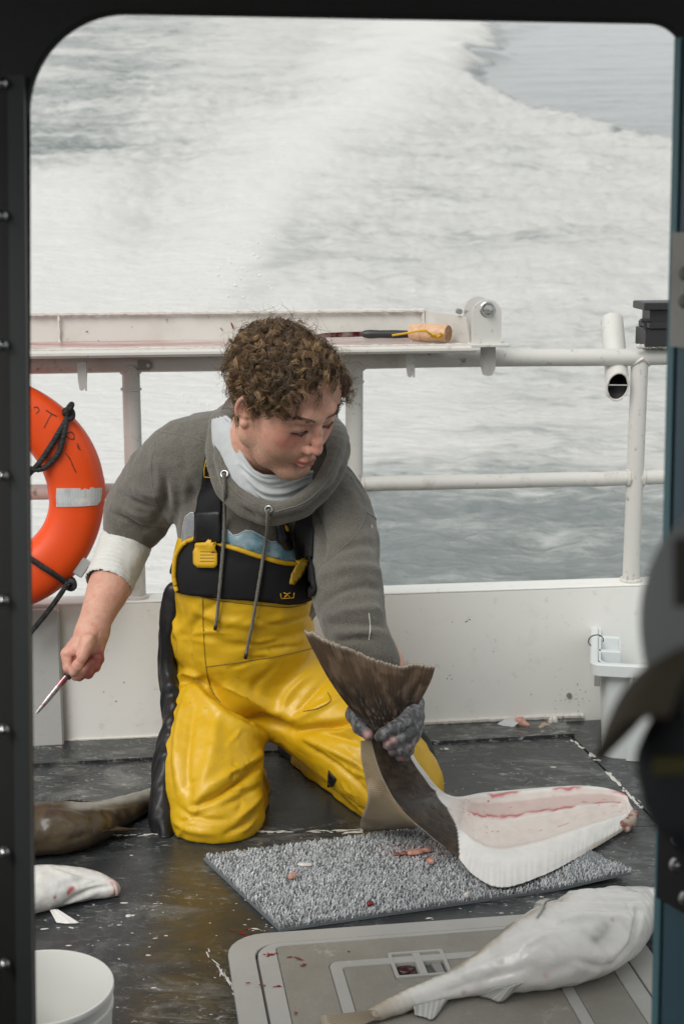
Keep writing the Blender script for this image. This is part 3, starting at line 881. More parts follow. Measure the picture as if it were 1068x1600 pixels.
# black clamp block on top of the rail
pc = Wpx(1020, 508, 0.0)
cl = thing('clamp_mount', 'black ribbed clamp mount bolted on top of the railing by the blue door', 'clamp', W(Wa(pc), RB, zr + r_top))
a0 = Wa(Wpx(1002, 505, 0.0)); zc_ = lambda y: Wpx(1010, y, 0.0)[2]
for nm, y0, y1, x0, b0, b1, mt in (('top_plate', 472, 484, 1000, -0.02, 0.06, M_black), ('post', 484, 505, 1013, -0.005, 0.05, M_black), ('plate', 503, 513, 1010, -0.018, 0.06, M_black), ('base', 513, 541, 1006, -0.012, 0.06, M_black)):
    z0, z1 = zc_(y1), zc_(y0); aL = Wa(Wpx(x0, 505, 0.0))
    mb = MB(); mb.box(W(aL + 0.05, (b0 + b1) / 2, (z0 + z1) / 2), (0.1, b1 - b0, z1 - z0), RW, 0.002); mb.build(nm, mt, cl)
mb = MB(); c = Wpx(1004, 501, -0.012); mb.tube([c - WA * 0.006, c + WA * 0.014], 0.0045, 10); mb.tube([c + WA * 0.004, c + WA * 0.006 + np.array([0, 0, -0.02])], 0.004, 8); mb.build('clamp_screw', M_black, cl)
mb = MB(); c = W(a0 + 0.03, 0.0, zc_(541)); bead(mb, c - WA * 0.04, c + WA * 0.06, 0.005, 0.004, 0.5); mb.build('sealant', M_weld, cl)

# ================================================================== cutting table hinged on the rail
tb = thing('cutting_table', 'long shallow blood stained metal cutting tray fixed along the top rail', 'cutting table', Wpx(400, 548, -0.06))
BF, BK = -0.10, 0.085          # front and back of the tray in the stern frame
zl = (Wpx(120, 553, BF)[2] + Wpx(640, 547, BF)[2]) / 2 + 0.004
aR = Wa(Wpx(742, 545, BF)); aRb = Wa(Wpx(661, 490, BK)); aL = -1.1
zb = (Wpx(120, 492, BK)[2] + Wpx(640, 484, BK)[2]) / 2
mtab = Mat('table_metal', (0.60, 0.585, 0.545), 0.36)
n1 = mtab.noise(9, 6, 0.7); n2 = mtab.noise(46, 4, 0.65); n3 = mtab.noise(4, 5, 0.6, mtab.map((1, 6, 6)))
mtab.layer(mtab.ramp(n1, 0.45, 0.75, 0, 0.45), (0.42, 0.38, 0.31)); mtab.layer(mtab.ramp(n2, 0.62, 0.74, 0, 0.6), (0.14, 0.11, 0.085))
mtab.bump(n2, 0.15, 0.002)
mfl = Mat('table_floor_metal', (0.55, 0.52, 0.48), 0.3)
n1 = mfl.noise(7, 6, 0.7, mfl.map((0.5, 3, 3))); n2 = mfl.noise(40, 4, 0.6)
gx = mfl.n.new('ShaderNodeSeparateXYZ'); mfl.link(mfl.coord, gx.inputs[0])
mfl.layer(mfl.math('MULTIPLY', mfl.ramp(n1, 0.34, 0.62, 0, 0.9), mfl.ramp(gx.outputs[0], -0.28, 0.12, 1.0, 0.45)), (0.33, 0.055, 0.055))
mfl.layer(mfl.ramp(n2, 0.6, 0.72, 0, 0.5), (0.12, 0.05, 0.04))
def slab(name, pts, t, mat, par):   # quad plate with thickness along its normal
    P = [np.array(p, float) for p in pts]; n = np.cross(P[1] - P[0], P[2] - P[0]); n /= np.linalg.norm(n)
    mb = MB(); v = P + [p + n * t for p in P]; k = len(P)
    mb.add(v, [tuple(range(k))[::-1], tuple(range(k, 2 * k))] + [(i, (i + 1) % k, (i + 1) % k + k, i + k) for i in range(k)])
    return mb.build(name, mat, par)
zf = zl + 0.004
slab('tray_floor', [W(aL, BF, zf), W(aR, BF, zf), W(aRb, BK, zf), W(aL, BK, zf)], -0.004, mfl.m, tb)
slab('back_plate', [W(aL, BK, zf - 0.003), W(aRb, BK, zf - 0.003), W(aRb, BK + 0.008, zb), W(aL, BK + 0.008, zb)], -0.004, mtab.m, tb)
slab('end_plate', [W(aRb, BK, zf - 0.003), W(aR - 0.006, BF + 0.03, zf - 0.003), W(aR - 0.012, BF + 0.04, zb - 0.003), W(aRb + 0.001, BK + 0.006, zb)], -0.004, mtab.m, tb)
mb = MB(); P = []
prof = [(0.0, 0.0), (-0.006, -0.001), (-0.010, -0.005), (-0.0105, -0.010), (-0.007, -0.0145), (0.0, -0.016), (0.02, -0.016), (0.02, -0.013), (0.0, -0.013), (-0.004, -0.010), (-0.003, -0.004), (0.0, -0.003)]
mb.prism([(BF + p[0], zf + p[1]) for p in prof], WA, aR - aL, W(aL, 0, 0), WB, (0, 0, 1)); mb.build('front_lip', mtab.m, tb)
mb = MB(); bead(mb, W(aL, BK - 0.001, zb), W(aRb, BK - 0.001, zb), 0.0042, 0.006, 0.35); mb.build('weld_bead', M_weld, tb)
mb = MB(); bead(mb, W(aL, BF + 0.004, zf + 0.001), W(aR, BF + 0.004, zf + 0.001), 0.0022, 0.006, 0.5); mb.build('weld_bead', M_weld, tb)
av = Wa(Wpx(93, 520, BK))
mb = MB(); bead(mb, W(av, BK - 0.004, zf), W(av, BK - 0.002, zb), 0.003, 0.005, 0.3); mb.build('weld_bead', M_weld, tb)
mb = MB(); bead(mb, W(aRb, BK - 0.004, zf), W(aRb, BK - 0.002, zb), 0.003, 0.005, 0.3); mb.build('weld_bead', M_weld, tb)
# hinge cheeks with the pivot bolt
def cheek(a_, b_, wdt, z0, z1, t, mat=M_paint, nm='hinge_cheek'):
    r = wdt / 2; P = [(-r, z0), (r, z0)] + [(r * math.cos(t_), z1 - r + r * math.sin(t_)) for t_ in np.linspace(0, math.pi, 13)]
    mb = MB(); mb.prism(P, WB, t, W(a_, b_, 0), WA, (0, 0, 1)); return mb.build(nm, mat, tb)
bC = BF + 0.005
ac = Wa(Wpx(760, 500, bC)); zC0 = Wpx(760, 537, bC)[2]; zC1 = Wpx(760, 468, bC)[2]; wC = abs(Wa(Wpx(782, 500, bC)) - Wa(Wpx(736, 500, bC)))
cheek(ac, bC, wC, zC0, zC1, 0.008); cheek(ac - 0.004, bC + 0.07, wC * 0.94, zC0, zC1 + 0.002, 0.008)
mb = MB(); mb.box(W(ac + 0.006, bC + 0.04, zC0 - 0.003), (wC + 0.02, 0.11, 0.006), RW, 0.001); mb.build('base_plate', M_paint, tb)
bcn = Wpx(761, 483, bC)
mb = MB(); mb.lathe([(0.0165, 0.0005), (0.0165, -0.002), (0.0145, -0.0035), (0.0125, -0.0035)], bcn, 28, WB); mb.build('washer', M_steel, tb)
mb = MB(); mb.lathe([(0.0001, -0.012), (0.0088, -0.0115), (0.0105, -0.009), (0.0105, -0.0025)], bcn, 6, WB); mb.build('pivot_bolt', M_steel, tb)
mb = MB(); mb.lathe([(0.0001, -0.020), (0.0048, -0.0195), (0.0055, -0.018), (0.0055, -0.011)], bcn, 16, WB); mb.build('bolt_end', M_steel, tb)
mb = MB(); c = Wpx(718, 487, BF + 0.05); mb.tube([c, c + WB * 0.02], 0.006, 10); mb.build('spacer', M_aludk, tb)
# tabs hanging below the tray
for (x, y0, y1, w_) in ((640, 552, 590, 0.014), (762, 543, 588, 0.032), (126, 566, 611, 0.014)):
    bb = BF + 0.03; a_ = Wa(Wpx(x, 560, bb)); z1 = Wpx(x, y0, bb)[2]; z0 = Wpx(x, y1, bb)[2]; h_ = z1 - z0
    P = [(w_ / 2, z1), (w_ / 2, z0 + w_ * 0.5), (w_ * 0.3, z0 + 0.002), (0.0, z0), (-w_ * 0.3, z0 + 0.003), (-w_ / 2, z0 + h_ * 0.4), (-w_ / 2, z1)]
    mb = MB(); mb.prism(P, WB, 0.006, W(a_, bb, 0), WA, (0, 0, 1)); mb.build('support_tab', M_alu, tb)
    if w_ < 0.02:
        mb = MB(); mb.prism([(0, z1), (0.05, z1), (0.05, z0 + h_ * 0.55), (0.01, z0 + h_ * 0.25), (0, z0)], WA, 0.004, W(a_ + w_ / 2, bb, 0), WB, (0, 0, 1)); mb.build('support_tab', M_alu, tb)
c = Wpx(230, 571, RB - r_top - 0.004)
mb = MB(); mb.prism([(-0.02, -0.010), (0.004, -0.011), (0.011, -0.004), (0.011, 0.004), (0.004, 0.011), (-0.02, 0.012)], WB, 0.006, c, WA, (0, 0, 1)); mb.build('eye_lug', M_aludk, tb)
mb = MB(); mb.tube([c + WA * 0.002 - WB * 0.001, c + WA * 0.002 - WB * 0.0005], 0.004, 10); mb.build('lug_hole', M_paint, tb)
# splashes of blood on the back plate
for px, l, w_, a in (((363, 509), 0.009, 0.0018, 1.95), ((346, 514), 0.005, 0.001, 2.3), ((136, 518), 0.003, 0.0012, 0.4), ((137, 535), 0.003, 0.0025, 0.6), ((480, 499), 0.0016, 0.0014, 0)):
    mb = MB(); cpt = Wpx(*px, BK + 0.002); n = 8; v = []
    for j in range(n):
        t = 2 * math.pi * j / n; x, z = l * math.cos(t), w_ * math.sin(t)
        v.append(cpt + WA * (x * math.cos(a) - z * math.sin(a)) + np.array([0, 0, x * math.sin(a) + z * math.cos(a)]) - WB * 0.002)
    v.append(cpt - WB * 0.0026); mb.add(v, [(j, n, (j + 1) % n) for j in range(n)]); mb.build('blood_splash', M_blood if l > 0.002 else M_blood, tb)

# ------------------------------------------------------------------ things lying in the tray
def on_tray(x, y): return at_z(x, y, zf)
M_wood = Mat('pale_wood', (0.56, 0.33, 0.19), 0.5)
nw = M_wood.noise(14, 6, 0.6, M_wood.map((1, 8, 8))); M_wood.layer(M_wood.ramp(nw, 0.35, 0.7), (0.66, 0.45, 0.30)); M_wood.layer(M_wood.ramp(M_wood.noise(30, 4), 0.55, 0.75, 0, 0.6), (0.50, 0.22, 0.14)); M_wood = M_wood.m
M_wend = Mat('end_grain', (0.28, 0.15, 0.07), 0.6)
gv = M_wend.voronoi(9, 'F1'); M_wend.layer(M_wend.ramp(M_wend.noise(120, 3), 0.4, 0.7, 0, 0.8), (0.44, 0.27, 0.14)); M_wend = M_wend.m
bt = thing('fish_bat', 'short pale wooden club with a yellow cord lying in the cutting tray', 'fish club', on_tray(675, 526))
e0, e1 = Wpx(641, 512, 0.0), Wpx(700, 518, BF + 0.045)
e0[2] = zf + 0.020; e1[2] = zf + 0.0205
mb = MB(); P = [e0 + (e1 - e0) * t for t in (0, 0.02, 0.06, 0.33, 0.34, 0.36, 0.37, 0.97, 0.995, 1.0)]
mb.tube(P, [0.013, 0.0165, 0.018, 0.0195, 0.0183, 0.0183, 0.0195, 0.0192, 0.018, 0.0172], 20); mb.build('club', M_wood, bt)
ax = (e1 - e0) / np.linalg.norm(e1 - e0)
mb = MB(); mb.lathe([(0.0001, 0.0012), (0.0095, 0.0012), (0.0172, 0.0006)], e1, 20, ax); mb.build('end_face', M_wend, bt)
M_cord = Mat('yellow_cord', (0.62, 0.36, 0.02), 0.6).m
mb = MB(); cpts = [Wpx(x, y, BF + 0.03 - h_ * 0.8) for x, y, h_ in ((612, 524, 0.005), (632, 521, 0.008), (648, 518, 0.018), (660, 517, 0.016), (668, 519, 0.012), (676, 524, 0.004), (683, 526, 0.003), (690, 523, 0.008))]
mb.tube(spline(cpts, 40), 0.0022, 6); mb.build('cord', M_cord, bt)
mb = MB(); cpts = [Wpx(x, y, BF + 0.032 - h_ * 0.6) for x, y, h_ in ((650, 518, 0.02), (664, 516, 0.022), (671, 522, 0.010), (680, 523, 0.012), (672, 526, 0.004), (684, 528, 0.003), (692, 524, 0.012), (686, 520, 0.02))]
mb.tube(spline(cpts, 46), 0.002, 6); mb.build('cord', M_cord, bt)
kn = thing('table_knife', 'black handled knife lying against the back of the cutting tray', 'knife', on_tray(590, 523))
h0, h1 = Wpx(566, 521, 0.06), Wpx(640, 519, 0.045); h0[2] = h1[2] = zf + 0.011
mb = MB(); P = [h0 + (h1 - h0) * t for t in (0, 0.04, 0.15, 0.35, 0.7, 1.0)]; mb.tube(P, [0.006, 0.008, 0.0095, 0.0085, 0.009, 0.008], 14); mb.build('handle', M_black, kn)
b0 = Wpx(490, 526, 0.07); b0[2] = zf + 0.008
M_blade = Mat('bloody_steel', (0.30, 0.24, 0.24), 0.3, 0.8); M_blade.layer(M_blade.ramp(M_blade.noise(40, 4), 0.35, 0.6), (0.10, 0.01, 0.012)); M_blade = M_blade.m
mb = MB(); mb.tube([h0, h0 + (b0 - h0) * 0.3, h0 + (b0 - h0) * 0.8, b0], [0.006, 0.0065, 0.0055, 0.001], 10, flat=(0.25, (0, 1, 0.3))); mb.build('blade', M_blade, kn)

# ------------------------------------------------------------------ chain hanging from the tray
ch = thing('chain', 'thin dark steel chain hanging from the railing behind the man', 'chain', Wpx(524, 600, 0.0))
ct = Wpx(523, 585, 0.0); cb_ = Wpx(528, 740, 0.0); n = 13
lk = (ct[2] - cb_[2]) / n
def link(mb, c, up, side, ln, w_, r):
    P = []
    for t in np.linspace(0, 2 * math.pi, 17)[:-1]:
        x = w_ * math.cos(t); z = (ln - w_) * (1 if math.sin(t) >= 0 else -1) + w_ * math.sin(t)
        P.append(c + side * x + up * z)
    mb.tube(P, r, 6, closed=True)
M_chain = Mat('dark_chain', (0.05, 0.05, 0.05), 0.4, 0.7).m
for k in range(n):
    c = ct + (cb_ - ct) * (k + 0.5) / n; mb = MB()
    link(mb, c, np.array([0, 0, 1.0]), WA * 0.95 + WB * 0.3 if k % 2 == 0 else WB * 0.95 - WA * 0.3, lk * 0.66, 0.0048, 0.0017); mb.build('link', M_chain, ch)

# ================================================================== rope
M_rope = Mat('black_rope', (0.018, 0.02, 0.02), 0.7).m
def rope(mb, pts, r=0.004, n=60, twist=900, strands=4):
    P = spline(pts, n); L = np.r_[0, np.cumsum(np.linalg.norm(np.diff(P, axis=0), axis=1))]
    m = max(n, int(L[-1] / 0.0022)); P = np.stack([np.interp(np.linspace(0, L[-1], m), L, P[:, k]) for k in range(3)], 1)
    T = np.gradient(P, axis=0); T /= np.linalg.norm(T, axis=1)[:, None] + 1e-9
    N = np.cross(T, [0.3, -0.9, 0.2]); N /= np.linalg.norm(N, axis=1)[:, None] + 1e-9; B = np.cross(T, N)
    s_ = np.linspace(0, L[-1], m)
    for k in range(strands):
        a = s_ * twist * 0.42 + 2 * math.pi * k / strands
        Q = P + 0.5 * r * (np.cos(a)[:, None] * N + np.sin(a)[:, None] * B)
        mb.tube(Q, r * 0.56, 5)
def knot(mb, c, r, rr=0.004):
    c = np.array(c)
    for k in range(3):
        t = np.linspace(0, 2 * math.pi, 15); ph = k * 1.1
        P = [c + np.array([r * math.cos(a) * (0.7 + 0.3 * math.sin(ph)), -r * 0.8 * math.sin(a + ph), r * math.sin(a) * (0.9 if k else 0.5)]) for a in t]
        mb.tube(P, rr, 7)

# ================================================================== lifebuoy
LB = -0.075
cB = Wpx(-27, 775, LB); sB = FPX / ((cB - _C) @ _F); RO = 189 / sB; rt = 43.5 / sB; RM = RO - rt
buoy = thing('lifebuoy', 'orange lifebuoy with worn reflective band and black grab line at the left railing', 'lifebuoy', cB)
V = []; nu, nv = 120, 28
def bufrm(a, b, extra=0.0):
    rad = np.array(WA) * math.cos(a) + np.array([0, 0, 1.0]) * math.sin(a)
    cb, sb = math.cos(b), math.sin(b)
    e = 2.5; x = math.copysign(abs(cb) ** (2 / e), cb) * (rt + extra); y = math.copysign(abs(sb) ** (2 / e), sb) * (rt * 0.86 + extra)
    return cB + rad * (RM + x) - WB * y
for i in range(nu):
    a = 2 * math.pi * i / nu
    for j in range(nv): V.append(bufrm(a, 2 * math.pi * j / nv, 0.0015 * math.sin(5 * a) + (0.0012 if abs(((a + math.pi / 2) % (math.pi / 2)) - 0) < 0.12 or abs(((a + math.pi / 2) % (math.pi / 2)) - math.pi / 2) < 0.08 else 0)))
V = np.array(V); Fq = np.array([(i * nv + j, ((i + 1) % nu) * nv + j, ((i + 1) % nu) * nv + (j + 1) % nv, i * nv + (j + 1) % nv) for i in range(nu) for j in range(nv)])
m = Mat('orange_plastic', (0.80, 0.075, 0.006), 0.42); n1 = m.noise(5, 5, 0.6); n2 = m.noise(26, 5, 0.7)
m.layer(m.ramp(n1, 0.4, 0.7, 0, 0.5), (0.66, 0.075, 0.012)); m.layer(m.ramp(n2, 0.62, 0.75, 0, 0.4), (0.34, 0.08, 0.03)); m.bump(m.noise(140, 3), 0.08, 0.001)
mk('ring', V, Fq, m.m, buoy)
bsurf = Surf(V, Fq)
mrt = Mat('reflective_tape', (0.55, 0.57, 0.57), 0.4); vv = mrt.voronoi(190, 'DISTANCE_TO_EDGE', rand=0.15)
mrt.layer(mrt.ramp(vv, 0.0, 0.12, 0.7, 0), (0.36, 0.40, 0.41)); mrt.layer(mrt.ramp(mrt.noise(30, 4), 0.55, 0.7, 0, 0.7), (0.68, 0.68, 0.66))
tv, tf = patch(bsurf, [(89, 763), (110, 763), (126, 763), (128, 766), (133, 763), (139, 765), (143, 761), (150, 763), (159, 762), (159, 770), (157, 782), (152, 789), (128, 791), (89, 792), (88, 776)], 0.0004, 0.0009, 4)
mk('reflective_tape', tv, tf, mrt.m, buoy, False)
M_mark = Mat('faded_marking', (0.16, 0.035, 0.015), 0.6).m
for st in ([(72, 641), (80, 646), (89, 651)], [(81, 646), (75, 656), (69, 668)], [(53, 637), (58, 636), (61, 641), (57, 646)], [(105, 678), (111, 675), (116, 680), (115, 686), (108, 685), (104, 680)], [(121, 693), (122, 699), (126, 703)], [(121, 699), (124, 697)], [(103, 708), (110, 718), (114, 728), (119, 738)]):
    P = bsurf.hits(smooth_px(st, 14), 0.0003); mb = MB(); mb.tube(P, [0.0009 + 0.0006 * random.random() for _ in P], 5); mb.build('marking', M_mark, buoy)
mb = MB()
def bp(x, y, off=0.006):
    h, n = bsurf.hit(x, y)
    return Wpx(x, y, LB - rt * 0.9) if h is None else h + n * off
rope(mb, [bp(108, 637), bp(103, 655), bp(92, 676), bp(75, 705), bp(58, 728), Wpx(40, 745, LB - 0.03)], 0.0062)
rope(mb, [bp(103, 652), bp(100, 676), bp(93, 705), bp(80, 722), bp(64, 733), Wpx(40, 732, LB - 0.045)], 0.0062)
mb.build('grab_line', M_rope, buoy, None, 'stuff')
mb = MB(); rope(mb, [Wpx(40, 868, LB - 0.05), bp(58, 879), bp(80, 893), bp(102, 908)], 0.0062); mb.build('grab_line', M_rope, buoy)
for c in (bp(104, 650, 0.008), bp(106, 908, 0.008)):
    mb = MB(); knot(mb, c, 0.011, 0.0055); mb.build('knot', M_rope, buoy)
mb = MB(); rope(mb, [bp(108, 637), Wpx(112, 632, LB - 0.01), Wpx(112, 634, LB + 0.03)], 0.006, 20); mb.build('grab_line', M_rope, buoy)
mb = MB(); c = bp(125, 884, 0.006); mb.box(c, (0.024, 0.008, 0.040), RW @ np.array([[math.cos(0.62), 0, math.sin(0.62)], [0, 1, 0], [-math.sin(0.62), 0, math.cos(0.62)]]), 0.0025); mb.build('plastic_tag', painted('tag_grey', (0.42, 0.43, 0.42), amt=0.3), buoy)
ln = thing('hanging_line', 'black rope hanging from the lifebuoy knot down past the grey corner panel', 'rope', Wpx(60, 970, -0.04))
mb = MB(); rope(mb, [bp(106, 912, 0.006), Wpx(88, 938, LB - 0.03), Wpx(70, 962, LB - 0.01), Wpx(45, 992, LB)], 0.0058); mb.build('line', M_rope, ln)

# ================================================================== white tote crate
zR = at_Y(922, 1047, 3.0)[2]
fl, bk = at_z(921, 1040, zR), at_z(923, 967, zR)
dep = np.linalg.norm((bk - fl)[:2]) ; wid = 0.42
M_tote = Mat('tote_plastic', (0.66, 0.70, 0.70), 0.4); M_tote.layer(M_tote.ramp(M_tote.noise(8, 5), 0.5, 0.75, 0, 0.3), (0.52, 0.54, 0.53)); M_tote = M_tote.m
tt = thing('fish_tote', 'white plastic fish tote standing against the bulwark in the right corner', 'tote', (0.75, 3.1, 0))
ty = (bk - fl) * np.array([1, 1, 0]); ty /= np.linalg.norm(ty); tx = np.array([ty[1], -ty[0], 0]); RT = np.stack([tx, ty, np.array([0, 0, 1.0])], 1); oT = fl.copy(); oT[2] = 0
def TP(u, v, z): return oT + tx * u + ty * v + np.array([0, 0, z])
b0l = at_z(940, 1196)
ins = float((b0l - oT) @ tx); insf = max(0.012, float((b0l - oT) @ ty))
def frus(z0, z1, i0, i1, x0=0.0, x1=1.0):
    pts = []
    for z, i in ((z0, i0), (z1, i1)):
        r = 0.028
        for cx, cy, a0 in ((i + r, i + r, math.pi), (wid - i - r, i + r, 1.5 * math.pi), (wid - i - r, dep - i - r, 0), (i + r, dep - i - r, 0.5 * math.pi)):
            for k in range(6): a = a0 + k * math.pi / 10; pts.append(TP(cx + r * math.cos(a), cy + r * math.sin(a), z))
    return pts
n = 24; V = frus(0.0, zR, ins, 0.018) + frus(0.006, zR, ins + 0.004, 0.022)[0:]
mb = MB(); A = V[:n]; B = V[n:2 * n]; Ci = V[2 * n:3 * n]; D = V[3 * n:]
f = []
for i in range(n):
    j = (i + 1) % n
    f += [(i, j, n + j, n + i), (2 * n + j, 2 * n + i, 3 * n + i, 3 * n + j), (n + i, n + j, 3 * n + j, 3 * n + i)]
f += [tuple(range(n))[::-1], tuple(range(2 * n, 3 * n))]
mb.add(V, f); mb.build('tote_body', M_tote, tt)
# rim skirt
def rectring(o, w_, z0, z1, r=0.03):
    def rr(off, z):
        pts = []
        for cx, cy, a0 in ((r, r, math.pi), (wid - r, r, 1.5 * math.pi), (wid - r, dep - r, 0), (r, dep - r, 0.5 * math.pi)):
            for k in range(6): a = a0 + k * math.pi / 10; pts.append(TP(cx + (r - off) * math.cos(a), cy + (r - off) * math.sin(a), z))
        return pts
    L = [rr(o, z0), rr(o, z1 - 0.003), rr(o + 0.003, z1), rr(o + w_ - 0.003, z1), rr(o + w_, z1 - 0.003), rr(o + w_, z0)]
    mb = MB(); v = sum(L, []); k = len(L)
    mb.add(v, [(i * n + j, i * n + (j + 1) % n, ((i + 1) % k) * n + (j + 1) % n, ((i + 1) % k) * n + j) for i in range(k) for j in range(n)])
    return mb
rectring(0.0, 0.017, zR - 0.022, zR + 0.004, 0.022).build('rim', M_tote, tt)
# corner pilasters / panels on the front
for u0, w_ in ((ins + 0.050, 0.12), (ins + 0.21, 0.1)):
    mb = MB(); v = []
    for z, iv in ((0.0, ins * 1.0), (zR - 0.02, 0.018)):
        for uu in (u0, u0 + w_):
            for dd in (-0.014, 0.002): v.append(TP(uu, iv + dd, z + 0.001))
    mb.add(v, [(0, 1, 3, 2), (4, 6, 7, 5), (0, 4, 5, 1), (2, 3, 7, 6), (0, 2, 6, 4), (1, 5, 7, 3)]); mb.build('pilaster', M_tote, tt)
for x in (986, 1001):
    pz = at_Y(x, 1066, oT[1] - 0.006); u = float((pz - oT) @ tx); mb = MB(); mb.box(TP(u, 0.002, zR - 0.045), (0.0028, 0.016, 0.055), RT, 0.001); mb.build('rib', M_tote, tt)
# handle pocket moulded into the near end
for v0, v1, zz in ((dep * 0.30, dep * 0.34, 0), (dep * 0.60, dep * 0.64, 0)):
    mb = MB(); mb.box(TP(0.040, (v0 + v1) / 2, zR - 0.028), (0.05, v1 - v0, 0.056), RT, 0.002); mb.build('handle_rib', M_tote, tt)
mb = MB(); mb.box(TP(0.064, dep * 0.47, zR - 0.028), (0.004, dep * 0.34, 0.05), RT, 0.001); mb.build('handle_wall', M_tote, tt)
mb = MB(); mb.box(TP(0.043, dep * 0.47, zR - 0.03), (0.038, dep * 0.26, 0.003), RT); mb.build('handle_floor', M_tote, tt)
mb = MB(); mb.box(TP(0.05, dep - 0.03, zR - 0.02), (0.003, 0.03, 0.04), RT); mb.build('rib', M_tote, tt)
mb = MB(); mb.box(TP(0.016, 0.01, zR - 0.033), (0.012, 0.02, 0.024), RT, 0.001); mb.build('latch_stub', M_aludk, tt)
mb = MB(); c = at_Y(930, 1001, fl[1] + 0.05); rr_ = 11.5 / FPX * ((c - _C) @ _F)
mb.tube([c + np.array([rr_ * math.cos(t), -0.01 * math.sin(t), rr_ * math.sin(t)]) for t in np.linspace(-0.2, 1.32 * math.pi, 22)], 0.0012, 6); mb.build('wire_ring', M_black, tt)

# ================================================================== pail
zP = 0.19; cP = at_z(60, 1541, zP); sP = FPX / ((cP - _C) @ _F); rP = 117.5 / sP
pail = thing('bucket', 'open white plastic bucket at the bottom left corner beside the door frame', 'bucket', (cP[0], cP[1], 0))
M_pail = Mat('pail_plastic', (0.72, 0.72, 0.69), 0.38); M_pail.layer(M_pail.ramp(M_pail.noise(7, 5), 0.45, 0.8, 0, 0.3), (0.62, 0.61, 0.56)); M_pail = M_pail.m
mb = MB(); c = np.array([cP[0], cP[1], 0.0])
mb.lathe([(0.001, 0.0), (rP * 0.86, 0.0), (rP * 0.875, 0.004), (rP * 0.965, 0.158), (rP * 0.985, 0.160), (rP * 0.985, 0.166), (rP * 0.962, 0.168), (rP * 0.975, 0.181), (rP * 0.998, 0.183), (rP, 0.188), (rP * 0.99, zP), (rP * 0.965, zP), (rP * 0.955, 0.186), (rP * 0.945, 0.15), (rP * 0.86, 0.006), (0.001, 0.005)], c, 56); mb.build('pail_body', M_pail, pail)
mb = MB()
for sg in (-1, 1): mb.lathe([(0.0001, 0.006), (0.008, 0.006), (0.009, 0.0)], c + np.array([sg * rP * 0.97, 0, 0.172]), 14, (sg, 0, 0)); 
mb.build('handle_ear', M_pail, pail, None, None) if False else None
mb = MB(); mb.lathe([(0.0001, 0.006), (0.008, 0.006), (0.009, 0.0)], c + np.array([-rP * 0.97, 0, 0.172]), 14, (-1, 0, 0)); mb.build('handle_ear', M_pail, pail)
mb = MB(); mb.lathe([(0.0001, 0.006), (0.008, 0.006), (0.009, 0.0)], c + np.array([rP * 0.30, rP * 0.93, 0.172]), 14, (0.3, 0.95, 0)); mb.build('handle_ear', M_pail, pail)

# ================================================================== bristle mat
mA, mB_, mC = at_z(318, 1345), at_z(437, 1457), at_z(985, 1376)
mD = mA + (mC - mB_)
matT = thing('bristle_mat', 'grey bristle doormat with bits of fish on it under the halibut', 'mat', (mA + mC) / 2 * np.array([1, 1, 0]))
mu, mv = mC - mB_, mA - mB_
def MP(s_, t, z): p = mB_ + mu * s_ + mv * t; return np.array([p[0], p[1], z + 0.010 * sstep(0.75, 1.0, s_) * sstep(0.3, 0.0, t)])
M_mat = Mat('mat_rubber', (0.16, 0.175, 0.185), 0.6).m
mb = MB(); v = []; ns_ = 20
for z in (0.001, 0.006):
    for t in (0, 1):
        for i in range(ns_ + 1): v.append(MP(i / ns_, t, z))
q = ns_ + 1; f = []
for i in range(ns_):
    f += [(i, i + 1, q + i + 1, q + i)[::-1], (2 * q + i, 2 * q + i + 1, 3 * q + i + 1, 3 * q + i), (i, i + 1, 2 * q + i + 1, 2 * q + i), (q + i, 3 * q + i, 3 * q + i + 1, q + i + 1)]
f += [(0, 2 * q, 3 * q, q), (q - 1, 2 * q - 1, 4 * q - 1, 3 * q - 1)]
mb.add(v, f); mb.build('mat_base', M_mat, matT)
bv, bf, bc = [], [], []
Lu, Lv = np.linalg.norm(mu), np.linalg.norm(mv); nu, nv = int(Lu / 0.0064), int(Lv / 0.0055)
gs = at_z(650, 1338); gs2 = at_z(520, 1345)
for i in range(nu):
    for j in range(nv):
        s0, t0 = (i + 0.5 + (0.5 if j % 2 else 0) * 0.9) / nu, (j + 0.5) / nv
        if s0 > 0.997: continue
        c = MP(s0, t0, 0.0055); tone = 0.75 + 0.5 * random.random()
        dd = np.linalg.norm((c - gs)[:2] / np.array([0.10, 0.05])); pk = max(0, 1 - dd) * (0.6 if random.random() < 0.6 else 0.1)
        for k in range(6):
            a = random.uniform(0, 2 * math.pi); le = random.uniform(0.005, 0.0088); w_ = random.uniform(0.0006, 0.0010)
            d = np.array([math.cos(a), math.sin(a), 0]); sd_ = np.array([-d[1], d[0], 0]); b = c + np.array([random.uniform(-.0022, .0022), random.uniform(-.0022, .0022), 0])
            p1 = b + d * le * 0.22 + np.array([0, 0, le * 0.65]); p2 = b + d * le * 0.62 + np.array([0, 0, le * 0.98])
            o = len(bv); bv += [b - sd_ * w_, b + sd_ * w_, p1 + sd_ * w_, p1 - sd_ * w_, p2 + sd_ * w_ * 0.6, p2 - sd_ * w_ * 0.6]
            bf += [(o, o + 1, o + 2, o + 3), (o + 3, o + 2, o + 4, o + 5)]
            g = tone * random.uniform(0.85, 1.15); col = np.array([0.53, 0.55, 0.56]) * g
            bc += [col * (1 - pk) + np.array([0.42, 0.20, 0.16]) * pk] * 6
m = Mat('mat_bristle', (0.3, 0.32, 0.34), 0.45); m.layer(1.0, m.attr('Col', True))
mk('bristles', np.array(bv), np.array(bf), m.m, matT, True, 'stuff', attrs={'Col': np.array(bc)})

